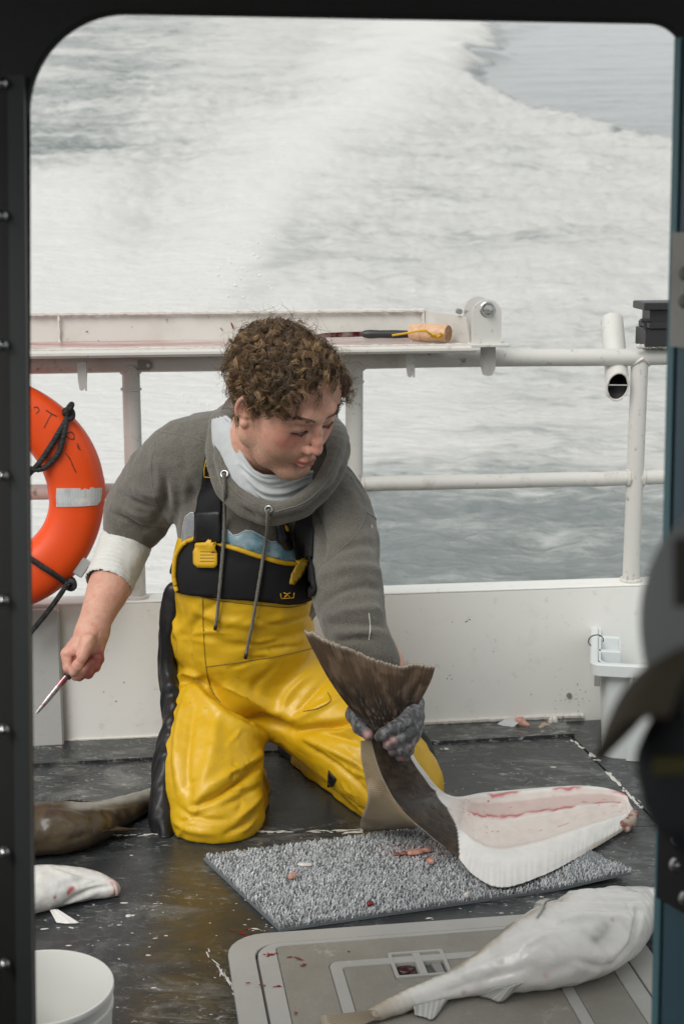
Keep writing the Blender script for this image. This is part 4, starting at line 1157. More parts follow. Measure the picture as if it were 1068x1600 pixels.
# scraps of fish on the mat, on the deck and by the bulwark
M_flesh = Mat('pink_flesh', (0.55, 0.24, 0.19), 0.3); M_flesh.layer(M_flesh.ramp(M_flesh.noise(60, 4), 0.4, 0.65), (0.62, 0.38, 0.30)); M_flesh = M_flesh.m
M_white = Mat('white_flesh', (0.66, 0.64, 0.60), 0.35); M_white.layer(M_white.ramp(M_white.noise(50, 4), 0.45, 0.7, 0, 0.6), (0.58, 0.48, 0.42)); M_white = M_white.m
def scrap(px, z, ln, wd, ht, ang, mat, label, seed=0, name='fish_scrap'):
    c = at_z(*px, z); s_ = SDF(c - 0.06, c + 0.06, 0.0016); rg = np.random.default_rng(seed)
    for k in range(7):
        t = rg.uniform(-0.8, 0.8); q = c + np.array([math.cos(ang) * t * ln - math.sin(ang) * rg.uniform(-.5, .5) * wd, math.sin(ang) * t * ln + math.cos(ang) * rg.uniform(-.5, .5) * wd, ht * 0.4])
        s_.ell(q, (ln * rg.uniform(.3, .5), wd * rg.uniform(.5, .8), ht * rg.uniform(.5, .9)), rotz(ang + rg.normal(0, .4)), 0.003)
    V, Fq = s_.mesh()
    if len(V) == 0: return
    V = V + (fbm(V * 220, 2) - 0.5)[:, None] * 0.002 * vnormals(V, Fq); V[:, 2] = np.maximum(V[:, 2], z + 0.0004)
    o = mk(name, V - 0, Fq, mat); tag(o, label, 'fish scrap'); return o
scrap((652, 1333), 0.014, 0.024, 0.007, 0.006, 0.35, M_flesh, 'longest pink shred of fish lying on the bristle mat', 1)
scrap((672, 1347), 0.014, 0.009, 0.008, 0.007, 1.2, M_flesh, 'small pink scrap on the mat just beside the halibut belly', 2)
scrap((627, 1335), 0.013, 0.014, 0.005, 0.004, 0.2, Mat('dark_flesh', (0.24, 0.10, 0.08), 0.3).m, 'dark brownish red scrap of fish on the middle of the mat', 3)
scrap((456, 1372), 0.014, 0.007, 0.006, 0.008, 0.5, M_flesh, 'pale pink crumb of fish on the left half of the mat', 4)
scrap((578, 1414), 0.013, 0.006, 0.005, 0.006, 0.2, M_blood, 'dark red crumb of fish near the front edge of the mat', 5)
scrap((478, 1352), 0.012, 0.014, 0.006, 0.004, 0.1, M_white, 'flat whitish film of fish on the upper left of the mat', 6)
scrap((728, 1402), 0.013, 0.004, 0.004, 0.006, 0.2, M_white, 'tiny white crumb on the mat by the halibut fin point', 16)
# gill plate offcut by the bulwark
oc = thing('fish_offcut', 'silvery skinned fish offcut with a pink end lying against the foot of the bulwark', 'fish scrap', at_z(800, 1133))
c = at_z(800, 1136); mb = MB()
P = [at_z(776, 1136) + np.array([0, 0, .003]), at_z(790, 1133) + np.array([0, 0, .012]), at_z(806, 1135) + np.array([0, 0, .02]), at_z(812, 1136) + np.array([0, 0, .014]), at_z(800, 1140) + np.array([0, 0, .004]), at_z(784, 1139) + np.array([0, 0, .002])]
P = np.array(P); ce = P.mean(0) + np.array([0, 0, 0.004]); Pt = [p + np.array([0, 0.004, 0.003]) for p in P]
mb.add(list(P) + Pt + [ce, ce + np.array([0, 0.004, 0.004])], [(i, (i + 1) % 6, 12) for i in range(6)] + [((i + 1) % 6 + 6, i + 6, 13) for i in range(6)] + [(i, i + 6, (i + 1) % 6 + 6, (i + 1) % 6) for i in range(6)])
mb.build('skin', Mat('silver_skin', (0.55, 0.57, 0.58), 0.25, 0.2).m, oc)
sd = SDF(at_z(812, 1136) - 0.05, at_z(812, 1136) + 0.05, 0.0016); sd.chain([at_z(803, 1134) + np.array([0, 0, .012]), at_z(813, 1135) + np.array([0, 0, .012]), at_z(823, 1137) + np.array([0, 0, .006])], [0.008, 0.010, 0.006], 0.004)
V, Fq = sd.mesh(); mk('flesh', V + (fbm(V * 160, 2) - 0.5)[:, None] * 0.003, Fq, M_flesh, oc)
scrap((850, 1137), 0.0, 0.020, 0.010, 0.008, 0.5, Mat('tan_flesh', (0.42, 0.30, 0.22), 0.4).m, 'tan shred of fish beside the seam near the tote', 7)
scrap((862, 1131), 0.0, 0.011, 0.009, 0.016, 0.4, M_white, 'whitish lump of fish against the bulwark weld near the tote', 8)
scrap((693, 1172), 0.0, 0.009, 0.004, 0.003, 0.2, M_white, 'single white flake alone on the dark deck right of the man', 9)
scrap((165, 1379), 0.0, 0.007, 0.004, 0.004, 0.2, M_white, 'white flake just behind the white fish head on the left', 10)
scrap((205, 1432), 0.0, 0.008, 0.003, 0.003, 0.2, M_white, 'white flake on the dark deck in front of the white fish fin', 11)
gs_ = thing('fish_gut', 'thin pink strand of gut at the foot of the bulwark on the left', 'fish scrap', at_z(100, 1172))
mb = MB(); mb.tube(spline([at_z(72, 1172) + [0, 0, .003], at_z(95, 1171) + [0, 0, .005], at_z(98, 1178) + [0, 0, .002], at_z(96, 1181) + [0, 0, .002]], 24), 0.0016, 6); mb.tube(spline([at_z(95, 1170) + [0, 0, .004], at_z(110, 1171) + [0, 0, .003], at_z(122, 1173) + [0, 0, .002]], 18), 0.002, 6)
mb.build('strand', Mat('gut_pink', (0.55, 0.30, 0.30), 0.3).m, gs_, None, 'stuff')
for px, l in (((130, 1197), 0.01),):
    pass

# ================================================================== deck hatch
hO = at_z(352, 1470); hu = np.array([0.462, 0.070, 0]); hu /= np.linalg.norm(hu); hv = np.array([hu[1], -hu[0], 0])
def Hpx(x, y, z=0.012): d = at_z(x, y, z) - hO; return np.array([d @ hu, d @ hv])
HW, HD = 0.665, 0.52
hat = thing('deck_hatch', 'grey plastic deck hatch with rounded corners and recessed latches under the front cod', 'hatch', hO + hu * HW / 2 + hv * HD / 2)
def rrect(u0, v0, u1, v1, r, n=7):
    P = []
    for cx, cy, a0 in ((u1 - r, v0 + r, -math.pi / 2), (u1 - r, v1 - r, 0), (u0 + r, v1 - r, math.pi / 2), (u0 + r, v0 + r, math.pi)):
        for k in range(n): a = a0 + (math.pi / 2) * k / (n - 1); P.append((cx + r * math.cos(a), cy + r * math.sin(a)))
    return P
def HP(u, v, z): return hO + hu * u + hv * v + np.array([0, 0, z])
def hring(name, out, inn, z0, z1, mat, ch=0.0012):
    mb = MB(); n = len(out); L = [[HP(*p, z0) for p in out]]
    co, ci = np.mean(out, 0), np.mean(inn, 0)
    sh = lambda P, k: [tuple(np.array(p) + k * (np.array(p) - np.mean(P, 0)) / (np.linalg.norm(np.array(p) - np.mean(P, 0)) + 1e-9)) for p in P]
    L += [[HP(*p, z1 - ch) for p in out], [HP(*p, z1) for p in sh(out, -ch)], [HP(*p, z1) for p in sh(inn, ch)], [HP(*p, z1 - ch) for p in inn], [HP(*p, z0) for p in inn]]
    mb.add(sum(L, []), [(i * n + j, ((i + 1) % 6) * n + j, ((i + 1) % 6) * n + (j + 1) % n, i * n + (j + 1) % n) for i in range(6) for j in range(n)])
    return mb.build(name, mat, hat)
def hplate(name, out, z0, z1, mat):
    mb = MB(); mb.prism(out, (0, 0, 1), z1 - z0, HP(0, 0, z0), hu, hv); return mb.build(name, mat, hat)
mh = Mat('hatch_plastic', (0.40, 0.395, 0.375), 0.45); n1 = mh.noise(6, 6, 0.65); n2 = mh.noise(40, 5, 0.7)
mh.layer(mh.ramp(n1, 0.4, 0.7, 0, 0.5), (0.31, 0.305, 0.285)); mh.layer(mh.ramp(n2, 0.64, 0.75, 0, 0.5), (0.17, 0.155, 0.13)); mh.layer(mh.ramp(mh.noise(13, 7, 0.75), 0.62, 0.72, 0, 0.6), (0.55, 0.54, 0.52)); mh.bump(n2, 0.1, 0.001)
M_hat = mh.m
mg = Mat('hatch_grip', (0.27, 0.255, 0.22), 0.55); n1 = mg.noise(7, 6, 0.7); vv = mg.voronoi(330, 'F1', rand=0.1)
mg.layer(mg.ramp(n1, 0.35, 0.7, 0, 0.7), (0.19, 0.18, 0.155)); mg.layer(mg.ramp(vv, 0.15, 0.5, 0.6, 0), (0.36, 0.345, 0.31)); mg.layer(mg.ramp(mg.noise(11, 7, 0.75), 0.60, 0.72, 0, 0.55), (0.50, 0.49, 0.46)); mg.bump(vv, 0.6, 0.002)
mg.layer(mg.ramp(mg.noise(16, 5, 0.7), 0.68, 0.75, 0, 0.6), (0.30, 0.05, 0.045))
M_grip = mg.m
hring('hatch_frame', rrect(0, 0, HW, HD, 0.062), rrect(0.042, 0.036, HW - 0.045, HD - 0.036, 0.040), 0.0005, 0.009, M_hat)
hplate('lid_base', rrect(0.044, 0.038, HW - 0.047, HD - 0.038, 0.040), -0.004, 0.002, M_aludk)
b0, b1, v0_, v1_ = 0.046, HW - 0.049, 0.040, HD - 0.040
hring('lid_rim', rrect(b0, v0_, b1, v1_, 0.038), rrect(b0 + 0.030, v0_ + 0.010, b1 - 0.030, v1_ - 0.010, 0.012), 0.002, 0.011, M_hat)
g0, g1, h0_, h1_ = b0 + 0.031, b1 - 0.031, v0_ + 0.011, v1_ - 0.011
i0, i1, j0, j1 = g0 + 0.075, g1 - 0.075, h0_ + 0.062, h1_ - 0.062
hring('grip_border', rrect(g0, h0_, g1, h1_, 0.010), rrect(i0, j0, i1, j1, 0.014), 0.002, 0.0100, M_grip, 0.0004)
la = Hpx(601, 1490), Hpx(685, 1482), Hpx(712, 1519), Hpx(623, 1529)
lu0, lu1 = (la[0][0] + la[3][0]) / 2, (la[1][0] + la[2][0]) / 2; lv0, lv1 = (la[0][1] + la[1][1]) / 2, (la[2][1] + la[3][1]) / 2
hring('lid_rib', rrect(i0 + 0.001, j0 + 0.001, i1 - 0.001, j1 - 0.001, 0.014), rrect(i0 + 0.020, j0 + 0.020, i1 - 0.020, j1 - 0.020, 0.006), 0.002, 0.0115, M_hat)
k0, k1, m0, m1 = i0 + 0.021, i1 - 0.021, j0 + 0.021, j1 - 0.021
def latch(u0, u1, v0, v1, up):
    hring('latch_frame', rrect(u0, v0, u1, v1, 0.004), rrect(u0 + 0.006, v0 + 0.006, u1 - 0.006, v1 - 0.006, 0.003), 0.002, 0.0125, M_hat, 0.0008)
    um = (u0 + u1) / 2
    hplate('latch_bar', [(um - 0.006, v0 + 0.0062), (um + 0.006, v0 + 0.0062), (um + 0.006, v1 - 0.0062), (um - 0.006, v1 - 0.0062)], 0.002, 0.0122, M_hat)
    for s_, mt in ((0, M_lat1), (1, M_lat2)):
        a = u0 + 0.0062 if s_ == 0 else um + 0.0062; b = um - 0.0062 if s_ == 0 else u1 - 0.0062
        hplate('latch_pan', [(a, v0 + 0.0062), (b, v0 + 0.0062), (b, v1 - 0.0062), (a, v1 - 0.0062)], 0.0022, 0.0032, mt)
        if s_ == 1:
            hplate('latch_handle', [(a + 0.010, v0 + 0.010), (b - 0.004, v0 + 0.010), (b - 0.004, v1 - 0.010), (a + 0.016, v1 - 0.010)], 0.0034, 0.008, M_aludk)
            for q in range(3): hplate('latch_rib', [(a + 0.003, v0 + 0.011 + q * 0.007), (a + 0.010, v0 + 0.011 + q * 0.007), (a + 0.010, v0 + 0.014 + q * 0.007), (a + 0.003, v0 + 0.014 + q * 0.007)], 0.0034, 0.007, M_aludk)
        else:
            mb = MB(); c = HP((a + b) / 2, (v0 + v1) / 2, 0.004); blob(mb, c, 0.012, (1.3, 1.2, 0.25)); mb.build('gut_pool', M_gut, hat)
M_lat1 = Mat('latch_dark', (0.05, 0.025, 0.022), 0.2).m; M_lat2 = Mat('latch_grey', (0.10, 0.10, 0.098), 0.4).m
M_gut = Mat('gut_dark', (0.05, 0.014, 0.013), 0.12).m
latch(lu0, lu1, lv0, lv1, True)
# centre panel of the lid, in strips round the latch
cut = lv1 + 0.001
hplate('grip_panel', [(k0, m0), (lu0 - 0.001, m0), (lu0 - 0.001, cut), (k0, cut)], 0.002, 0.0100, M_grip)
hplate('grip_panel', [(lu1 + 0.001, m0), (k1, m0), (k1, cut), (lu1 + 0.001, cut)], 0.002, 0.0100, M_grip)
zl2 = Hpx(735, 1572), Hpx(810, 1590)
hplate('grip_panel', [(k0, cut), (k1, cut), (k1, m1), (k0, m1)], 0.002, 0.0100, M_grip)
# blood drops on the hatch
for (px, l, w_, a) in (((425, 1491), .013, .003, .3), ((463, 1497), .014, .0035, -.35), ((474, 1507), .007, .003, .3), ((412, 1540), .006, .003, -.2), ((435, 1541), .008, .002, .1), ((461, 1583), .003, .002, 0), ((545, 1486), .002, .0015, 0), ((389, 1535), .003, .002, 0), ((420, 1492), .006, .004, .8), ((376, 1457), .018, .004, -.5), ((388, 1452), .006, .004, .2), ((362, 1453), .008, .002, -.3)):
    z = 0.0118 if px[1] > 1470 else 0.0006
    c = at_z(*px, z); mb = MB()
    for q in range(max(3, int(l * 900))):
        t = random.gauss(0, .5) * l; w2 = random.gauss(0, .5) * w_ * 1.3; cc2 = c + np.array([t * math.cos(a) - w2 * math.sin(a), t * math.sin(a) + w2 * math.cos(a), random.uniform(0, .0002)]); rr2 = random.uniform(.0008, .0028) * (1 if l > .004 else .7); k = 8; v = []
        for j in range(k):
            tt3 = 2 * math.pi * j / k; r = rr2 * random.uniform(.5, 1.25); v.append(cc2 + np.array([r * math.cos(tt3) * 1.5, r * math.sin(tt3) * .8, 0]))
        v.append(cc2 + np.array([0, 0, .0005])); mb.add(v, [(j, (j + 1) % k, k) for j in range(k)])
    mb.build('blood_splatter', M_blood, hat if z > 0.01 else dk, None, 'stuff')
yl = thing('yellow_cord', 'short end of yellow cord beside the left edge of the deck hatch', 'cord', at_z(378, 1585))
mb = MB(); mb.tube(spline([at_z(372, 1574) + [0, 0, .004], at_z(377, 1586) + [0, 0, .005], at_z(383, 1606) + [0, 0, .004]], 12), 0.002, 7); mb.build('cord', M_cord, yl)

# ================================================================== cap and strap hanging on the door, close to us
CK = 0.8
def CP(x, y, zc=0.75): return _C + ray(x, y) * zc * CK
cp = thing('baseball_cap', 'blurred grey cap with a brown brim hanging at the right close to the viewer', 'cap', CP(1090, 960))
k_ = 0.75 * CK / FPX
sd = SDF(CP(960, 1210, .66) - [0.02, .02, .02], CP(1340, 740, .86) + [.02, .02, .02], 0.0028)
ccn = CP(1186, 1010); 
cx_ = np.array([1.0, 0, 0]); tl_ = 0.28
Rc = np.stack([math.cos(tl_) * cx_ + math.sin(tl_) * _U, _F, -math.sin(tl_) * cx_ + math.cos(tl_) * _U], 1)
sd.ell(ccn, (178 * k_ * 1.0, 0.058, 236 * k_), Rc, 0.004)
sd.ell(ccn + Rc @ np.array([0, 0, -0.008]), (168 * k_ * 0.98, 0.054, 222 * k_), Rc, 0.004, sub=True)
sd.half(ccn + Rc @ np.array([0, 0, -0.014]), -Rc[:, 2])
V, Fq = sd.mesh(); V = vsmooth(V, Fq, 4)
M_cap = Mat('grey_cloth', (0.24, 0.255, 0.25), 0.85); M_cap.bump(M_cap.noise(900, 2), 0.2, 0.001); M_cap = M_cap.m
mk('crown', V, Fq, M_cap, cp)
ct_ = V[np.argmax(V[:, 2])]; mb = MB(); mb.tube([ct_ - [0, 0, .004], [ct_[0] + .01, ct_[1], 1.40], [ct_[0] + .012, ct_[1], 1.516]], .0025, 8); mb.build('hanging_cord', M_black, cp)
csf = Surf(V, Fq)
pv, pf = patch(csf, [(1054, 845), (1100, 838), (1100, 950), (1056, 948)], 0.0003, 0.001, 8); mk('crown_patch', pv, pf, Mat('dark_patch', (0.03, 0.025, 0.022), 0.8).m, cp)
# brim: arched shell
bvx = []; nb = 14; ns = 10
A0 = [CP(1012, 1052, .75), CP(1060, 1030, .72), CP(1120, 1030, .69), CP(1000, 1064, .79), CP(1040, 1075, .82)]
top_e = spline([CP(1110, 1010, .70), CP(1060, 1028, .705), CP(1006, 1058, .74), CP(1010, 1080, .79), CP(1060, 1085, .82)], nb)
tip_e = spline([CP(1040, 1120, .69), CP(985, 1130, .69), CP(940, 1185, .72), CP(950, 1180, .765), CP(1010, 1118, .80)], nb)
for i in range(nb):
    for j in range(ns):
        t = j / (ns - 1); bvx.append(top_e[i] * (1 - t) + tip_e[i] * t + np.array([0, 0, 0.006 * math.sin(math.pi * t)]))
bvx = np.array(bvx); F4 = np.array([(i * ns + j, i * ns + j + 1, (i + 1) * ns + j + 1, (i + 1) * ns + j) for i in range(nb - 1) for j in range(ns - 1)])
nn = vnormals(bvx, F4); m_ = len(bvx)
F5 = [tuple(f) for f in F4] + [tuple(q + m_ for q in f[::-1]) for f in F4]
edge = [i * ns for i in range(nb)] + [(nb - 1) * ns + j for j in range(1, ns)] + [i * ns + ns - 1 for i in range(nb - 2, -1, -1)] + [j for j in range(ns - 2, 0, -1)]
F5 += [(edge[i], edge[(i + 1) % len(edge)], edge[(i + 1) % len(edge)] + m_, edge[i] + m_) for i in range(len(edge))]
mk('brim', np.vstack([bvx, bvx - nn * 0.003]), F5, Mat('brown_cloth', (0.085, 0.066, 0.045), 0.85).m, cp)
st = thing('gear_strap', 'blurred black padded strap with a small yellow tab under the hanging cap', 'strap', CP(1070, 1220, .78))
sd = SDF(CP(960, 1420, .72) - .02, CP(1300, 960, .86) + .02, 0.003)
sd.chain([CP(1165, 1000, .76), CP(1120, 1060, .77), CP(1085, 1105, .78), CP(1062, 1165, .78), CP(1044, 1200, .78), CP(1066, 1260, .78), CP(1110, 1330, .79)], [0.008, 0.010, 0.012, 0.013, 0.011, 0.013, 0.012], 0.01)
V, Fq = sd.mesh(); mk('strap', V + (fbm(V * 60, 2) - .5)[:, None] * 0.004, Fq, Mat('black_webbing', (0.022, 0.024, 0.027), 0.8).m, st)
mb = MB(); mb.box(CP(1050, 1196, .759), (0.016, 0.003, 0.008), None, 0.001); mb.build('tab', Mat('yellow_tab', (0.085, 0.075, 0.018), 0.6).m, st)

# ================================================================== fish
def fishbody(stations, z0, h=0.004, flat=0.82, n=46):
    """stations: (upper px, lower px) of the outline of a fish lying on a plane at z0; returns mesh, spine"""
    C_, R_s = [], []
    for (ux, uy, lx, ly) in stations:
        mx, my = (ux + lx) / 2, (uy + ly) / 2
        r = math.hypot(ux - lx, uy - ly) / 2
        p = at_z(mx, my, z0); 
        for _ in range(4):
            rad = 1.05 * r / FPX * ((p - _C) @ _F); p = at_z(mx, my, z0 + rad * flat * 0.92)
        C_.append(p); R_s.append(rad)
    Q = spline(np.c_[np.array(C_), R_s], n)
    lo = (Q[:, :3] - Q[:, 3:]).min(0) - 0.02; hi = (Q[:, :3] + Q[:, 3:]).max(0) + 0.02
    s_ = SDF(lo, hi, h)
    for i in range(len(Q) - 1): s_.cap(Q[i, :3], Q[i + 1, :3], Q[i, 3], Q[i + 1, 3], 0.004, flat=((0, 0, 1), flat))
    return s_, Q
def finfan(name, root, tip, mat, parent, nr=9, thick=0.0012, wav=0.0012):
    """membrane between a root polyline and a tip polyline with raised rays"""
    nk = nr * 4 + 1; A = spline(np.array(root), nk); B = spline(np.array(tip), nk); nt = 9; V = []; c = []
    for i in range(nk):
        for j in range(nt):
            t = j / (nt - 1); V.append(A[i] * (1 - t) + B[i] * t); c.append(0.5 + 0.5 * math.cos(2 * math.pi * i * nr / (nk - 1)))
    V = np.array(V); F4 = np.array([(i * nt + j, i * nt + j + 1, (i + 1) * nt + j + 1, (i + 1) * nt + j) for i in range(nk - 1) for j in range(nt - 1)])
    nn = vnormals(V, F4); c = np.array(c); V2 = V + nn * (c * wav)[:, None]
    m_ = len(V); edge = [i * nt for i in range(nk)] + [(nk - 1) * nt + j for j in range(1, nt)] + [i * nt + nt - 1 for i in range(nk - 2, -1, -1)] + [j for j in range(nt - 2, 0, -1)]
    Fa = [tuple(f) for f in F4] + [tuple(q + m_ for q in f[::-1]) for f in F4] + [(edge[i], edge[(i + 1) % len(edge)], edge[(i + 1) % len(edge)] + m_, edge[i] + m_) for i in range(len(edge))]
    t_ = np.tile(np.linspace(0, 1, nt), nk)
    return mk(name, np.vstack([V2, V - nn * thick]), Fa, mat, parent, attrs={'ray': np.r_[c, c], 'out': np.r_[t_, t_]})
def skinmat(name, rough=0.28, spec=0.5, bump=0.15, bs=300):
    m = Mat(name, (0.6, 0.6, 0.58), rough, 0, spec); m.layer(1.0, m.attr('Col', True))
    nz = m.noise(35, 5, 0.65); m.layer(m.ramp(nz, 0.35, 0.7, 0, 0.14), (0.42, 0.40, 0.36), 'MULTIPLY')
    m.bump(m.noise(bs, 3), bump, 0.0012); m.set('Subsurface Weight', 0.12); m.set('Subsurface Radius', (0.012, 0.006, 0.004)); m.set('Coat Weight', 0.22); m.set('Coat Roughness', 0.15)
    return m.m
M_skin_f = skinmat('fish_skin', 0.24, 0.6, 0.3, 190)
def mixc(c, w, col): w = np.clip(w, 0, 1)[:, None]; return c * (1 - w) + np.array(col) * w
mfw = Mat('pale_fin', (0.52, 0.52, 0.49), 0.3, Alpha=1.0); mfw.layer(mfw.ramp(mfw.attr('ray'), 0.2, 0.8, 0.7, 0), (0.34, 0.345, 0.33)); mfw.set('Subsurface Weight', 0.3); mfw.set('Subsurface Radius', (0.01, 0.006, 0.004)); M_finw = mfw.m

# ------------------------------------------------------------------ cod on the hatch, belly towards us
cod = thing('cod', 'large pale cod lying belly up across the deck hatch in the front right corner', 'fish', at_z(800, 1530, 0.0))
st_ = [(575, 1578, 592, 1592), (623, 1552, 643, 1577), (689, 1521, 706, 1562), (746, 1490, 764, 1553), (797, 1453, 822, 1551), (838, 1420, 872, 1545), (885, 1397, 930, 1528), (930, 1387, 968, 1503), (985, 1383, 1006, 1455), (1050, 1390, 1055, 1430)]
sd, Q = fishbody(st_, 0.012, 0.0036)
# lower jaw, throat folds and gill cover
V, Fq = sd.mesh(); V = vsmooth(V, Fq, 4); N = vnormals(V, Fq); sf = Surf(V, Fq)
for px, w_, d_ in (([(958, 1504), (982, 1478), (994, 1445), (998, 1420)], 0.006, -0.011), ([(946, 1502), (972, 1474), (986, 1440)], 0.010, 0.006), ([(842, 1411), (870, 1405), (910, 1404), (960, 1405), (1008, 1408)], 0.005, -0.008), ([(848, 1425), (890, 1419), (940, 1418), (1004, 1424)], 0.006, -0.006),
                   ([(858, 1402), (900, 1396), (950, 1394), (1008, 1398)], 0.005, 0.005), ([(870, 1436), (920, 1430), (990, 1436)], 0.007, 0.004), ([(700, 1535), (780, 1495), (850, 1460), (930, 1440)], 0.007, 0.003), ([(905, 1452), (932, 1476), (948, 1506)], 0.007, -0.005), ([(830, 1440), (880, 1446), (950, 1430)], 0.010, -0.005), ([(760, 1500), (820, 1470)], 0.012, -0.004),
                   ([(640, 1570), (760, 1530), (840, 1510)], 0.008, -0.004), ([(924, 1472), (938, 1458), (948, 1444)], 0.005, 0.003), ([(820, 1530), (860, 1520), (900, 1500)], 0.012, -0.004), ([(900, 1500), (930, 1510), (952, 1508)], 0.006, -0.004), ([(980, 1405), (988, 1440), (975, 1480)], 0.004, -0.003)):
    V = crease(V, N, sf.hits(smooth_px(px, 20)), w_, d_)
V = V + N * ((fbm(V * 45, 3) - 0.5) * 0.004 + (fbm(V * np.array([18, 18, 30]), 3) - .5) * .004)[:, None]; V[:, 2] = np.maximum(V[:, 2], 0.0118)
sp = Q[:, :3]; idx = np.argmin(((V[:, None, :2] - sp[None, :, :2]) ** 2).sum(2), 1); tq = idx / (len(sp) - 1)
side = ((V - sp[idx]) @ hv * -1) / (Q[idx, 3] + 1e-6)             # + towards the back edge
lowz = (V[:, 2] - sp[idx, 2]) / (Q[idx, 3] + 1e-6)
col = np.tile(np.array([0.78, 0.77, 0.74]), (len(V), 1)); nz = fbm(V * 30, 4)
col = mixc(col, sstep(-0.05, 0.55, side + (nz - .5) * 0.7) * sstep(0.80, 0.45, tq) * 0.9, (0.34, 0.295, 0.205))
col = mixc(col, sstep(0.16, 0.02, tq) * 0.75, (0.36, 0.29, 0.20))
col = mixc(col, sstep(0.1, 0.6, side + (nz - .5) * 0.8) * sstep(0.45, 0.7, tq) * 0.5, (0.42, 0.41, 0.38))
col = mixc(col, sstep(0.56, 0.66, nz) * 0.22, (0.52, 0.50, 0.44))
for px, r, cc, k in (((937, 1456), 0.011, (0.36, 0.36, 0.35), 0.8), ((945, 1446), 0.009, (0.36, 0.36, 0.35), 0.7), ((929, 1466), 0.008, (0.36, 0.36, 0.35), 0.7), ((853, 1526), 0.005, (0.50, 0.14, 0.13), 0.8), ((724, 1551), 0.004, (0.5, 0.2, 0.16), 0.7), ((955, 1437), 0.004, (0.30, 0.22, 0.2), 0.6), ((940, 1518), 0.008, (0.45, 0.42, 0.34), 0.6)):
    h_, _n = sf.hit(*px)
    if h_ is not None: col = mixc(col, np.exp(-(np.linalg.norm(V - h_, axis=1) / r) ** 2) * k, cc)
mk('body', V, Fq, M_skin_f, cod, attrs={'Col': col})
def hp(x, y, lift=0.0):
    h_, n_ = sf.hit(x, y); return (at_z(x, y, 0.014) if h_ is None else h_ + n_ * lift)
finfan('pelvic_fin', [hp(816, 1534, .002), hp(800, 1538, .002), hp(790, 1541, .002), hp(778, 1541, .002)], [at_z(806, 1546, .022), at_z(782, 1565, .014), at_z(764, 1560, .014), at_z(748, 1556, .014)], M_finw, cod, 7)
finfan('pectoral_fin', [hp(866, 1404, .003), hp(852, 1412, .003), hp(846, 1424, .003), hp(838, 1436, .003)], [at_z(850, 1405, .09), at_z(838, 1409, .08), at_z(833, 1419, .07), at_z(832, 1430, .065)], M_finw, cod, 5)
finfan('anal_fin', [hp(700, 1558, .001), hp(682, 1563, .001), hp(665, 1567, .001), hp(645, 1572, .001)], [at_z(692, 1570, .014), at_z(676, 1592, .013), at_z(664, 1590, .013), at_z(648, 1586, .013)], M_finw, cod, 6)
mft = Mat('tan_fin', (0.34, 0.29, 0.21), 0.35); mft.layer(mft.ramp(mft.attr('ray'), 0.2, 0.8, 0.8, 0), (0.20, 0.16, 0.105)); mft.layer(mft.ramp(mft.attr('out'), 0.8, 1.0, 0, 0.5), (0.42, 0.37, 0.28)); M_fint = mft.m
finfan('tail_fin', [hp(586, 1578, 0), hp(590, 1583, 0), hp(594, 1590, 0)], [at_z(500, 1588, .02), at_z(505, 1602, .016), at_z(525, 1618, .014)], M_fint, cod, 10)

# ------------------------------------------------------------------ pale cod head on the left, belly up
cod2 = thing('cod', 'white bellied fish with blood flecks poking out behind the door frame on the left', 'fish', at_z(60, 1420, 0.0))
sd, Q = fishbody([(-90, 1352, -90, 1452), (0, 1349, 0, 1440), (55, 1348, 52, 1430), (100, 1350, 98, 1417), (138, 1357, 138, 1408), (164, 1370, 164, 1404), (178, 1381, 178, 1400)], 0.001, 0.0032, 0.78)
V, Fq = sd.mesh(); V = vsmooth(V, Fq, 4); N = vnormals(V, Fq); sf = Surf(V, Fq)
for px, w_, d_ in (([(176, 1384), (150, 1388), (128, 1396), (100, 1412)], 0.004, -0.006), ([(168, 1376), (140, 1370), (110, 1362), (80, 1356)], 0.005, -0.003), ([(172, 1380), (177, 1390), (176, 1398)], 0.003, 0.004), ([(150, 1398), (120, 1406), (96, 1414)], 0.004, 0.003), ([(150, 1365), (120, 1378), (90, 1386)], 0.007, -0.003), ([(160, 1374), (130, 1385)], 0.004, -0.003), ([(70, 1352), (110, 1370), (125, 1390)], 0.008, 0.002)):
    V = crease(V, N, sf.hits(smooth_px(px, 16)), w_, d_)
V = V + N * ((fbm(V * 70, 3) - 0.5) * 0.003)[:, None]; V[:, 2] = np.maximum(V[:, 2], 0.0006)
col = np.tile(np.array([0.78, 0.77, 0.74]), (len(V), 1)); nz = fbm(V * 40, 4); col = mixc(col, sstep(0.52, 0.66, nz) * 0.3, (0.58, 0.53, 0.48))
q2 = proj(V); col = mixc(col, sstep(168, 180, q2[:, 0]) * 0.6, (0.52, 0.33, 0.30))
for px, r, cc, k in (((111, 1390), .0055, (0.35, 0.015, 0.02), .95), ((108, 1395), .0045, (0.35, 0.015, 0.02), .9), ((114, 1388), .004, (0.35, 0.015, 0.02), .9), ((86, 1402), .003, (0.4, 0.03, 0.04), .9), ((176, 1398), .006, (0.42, 0.2, 0.18), .7)):
    h_, _n = sf.hit(*px)
    if h_ is not None: col = mixc(col, np.exp(-(np.linalg.norm(V - h_, axis=1) / r) ** 2) * k, cc)
mk('body', V, Fq, M_skin_f, cod2, attrs={'Col': col})
sdl = SDF(at_z(150, 1400, 0.03) - .06, at_z(180, 1390, .03) + .06, 0.002)
lp = [hp(172, 1377, .001), hp(178, 1381, .001), hp(181, 1390, .001), hp(182, 1397, .001)]; sdl.chain(lp, [.003, .0035, .003, .003], .003, n=10)
Vl, Fl = sdl.mesh(); mk('lip', Vl, Fl, Mat('lip_pink', (0.60, 0.45, 0.42), 0.3).m, cod2)
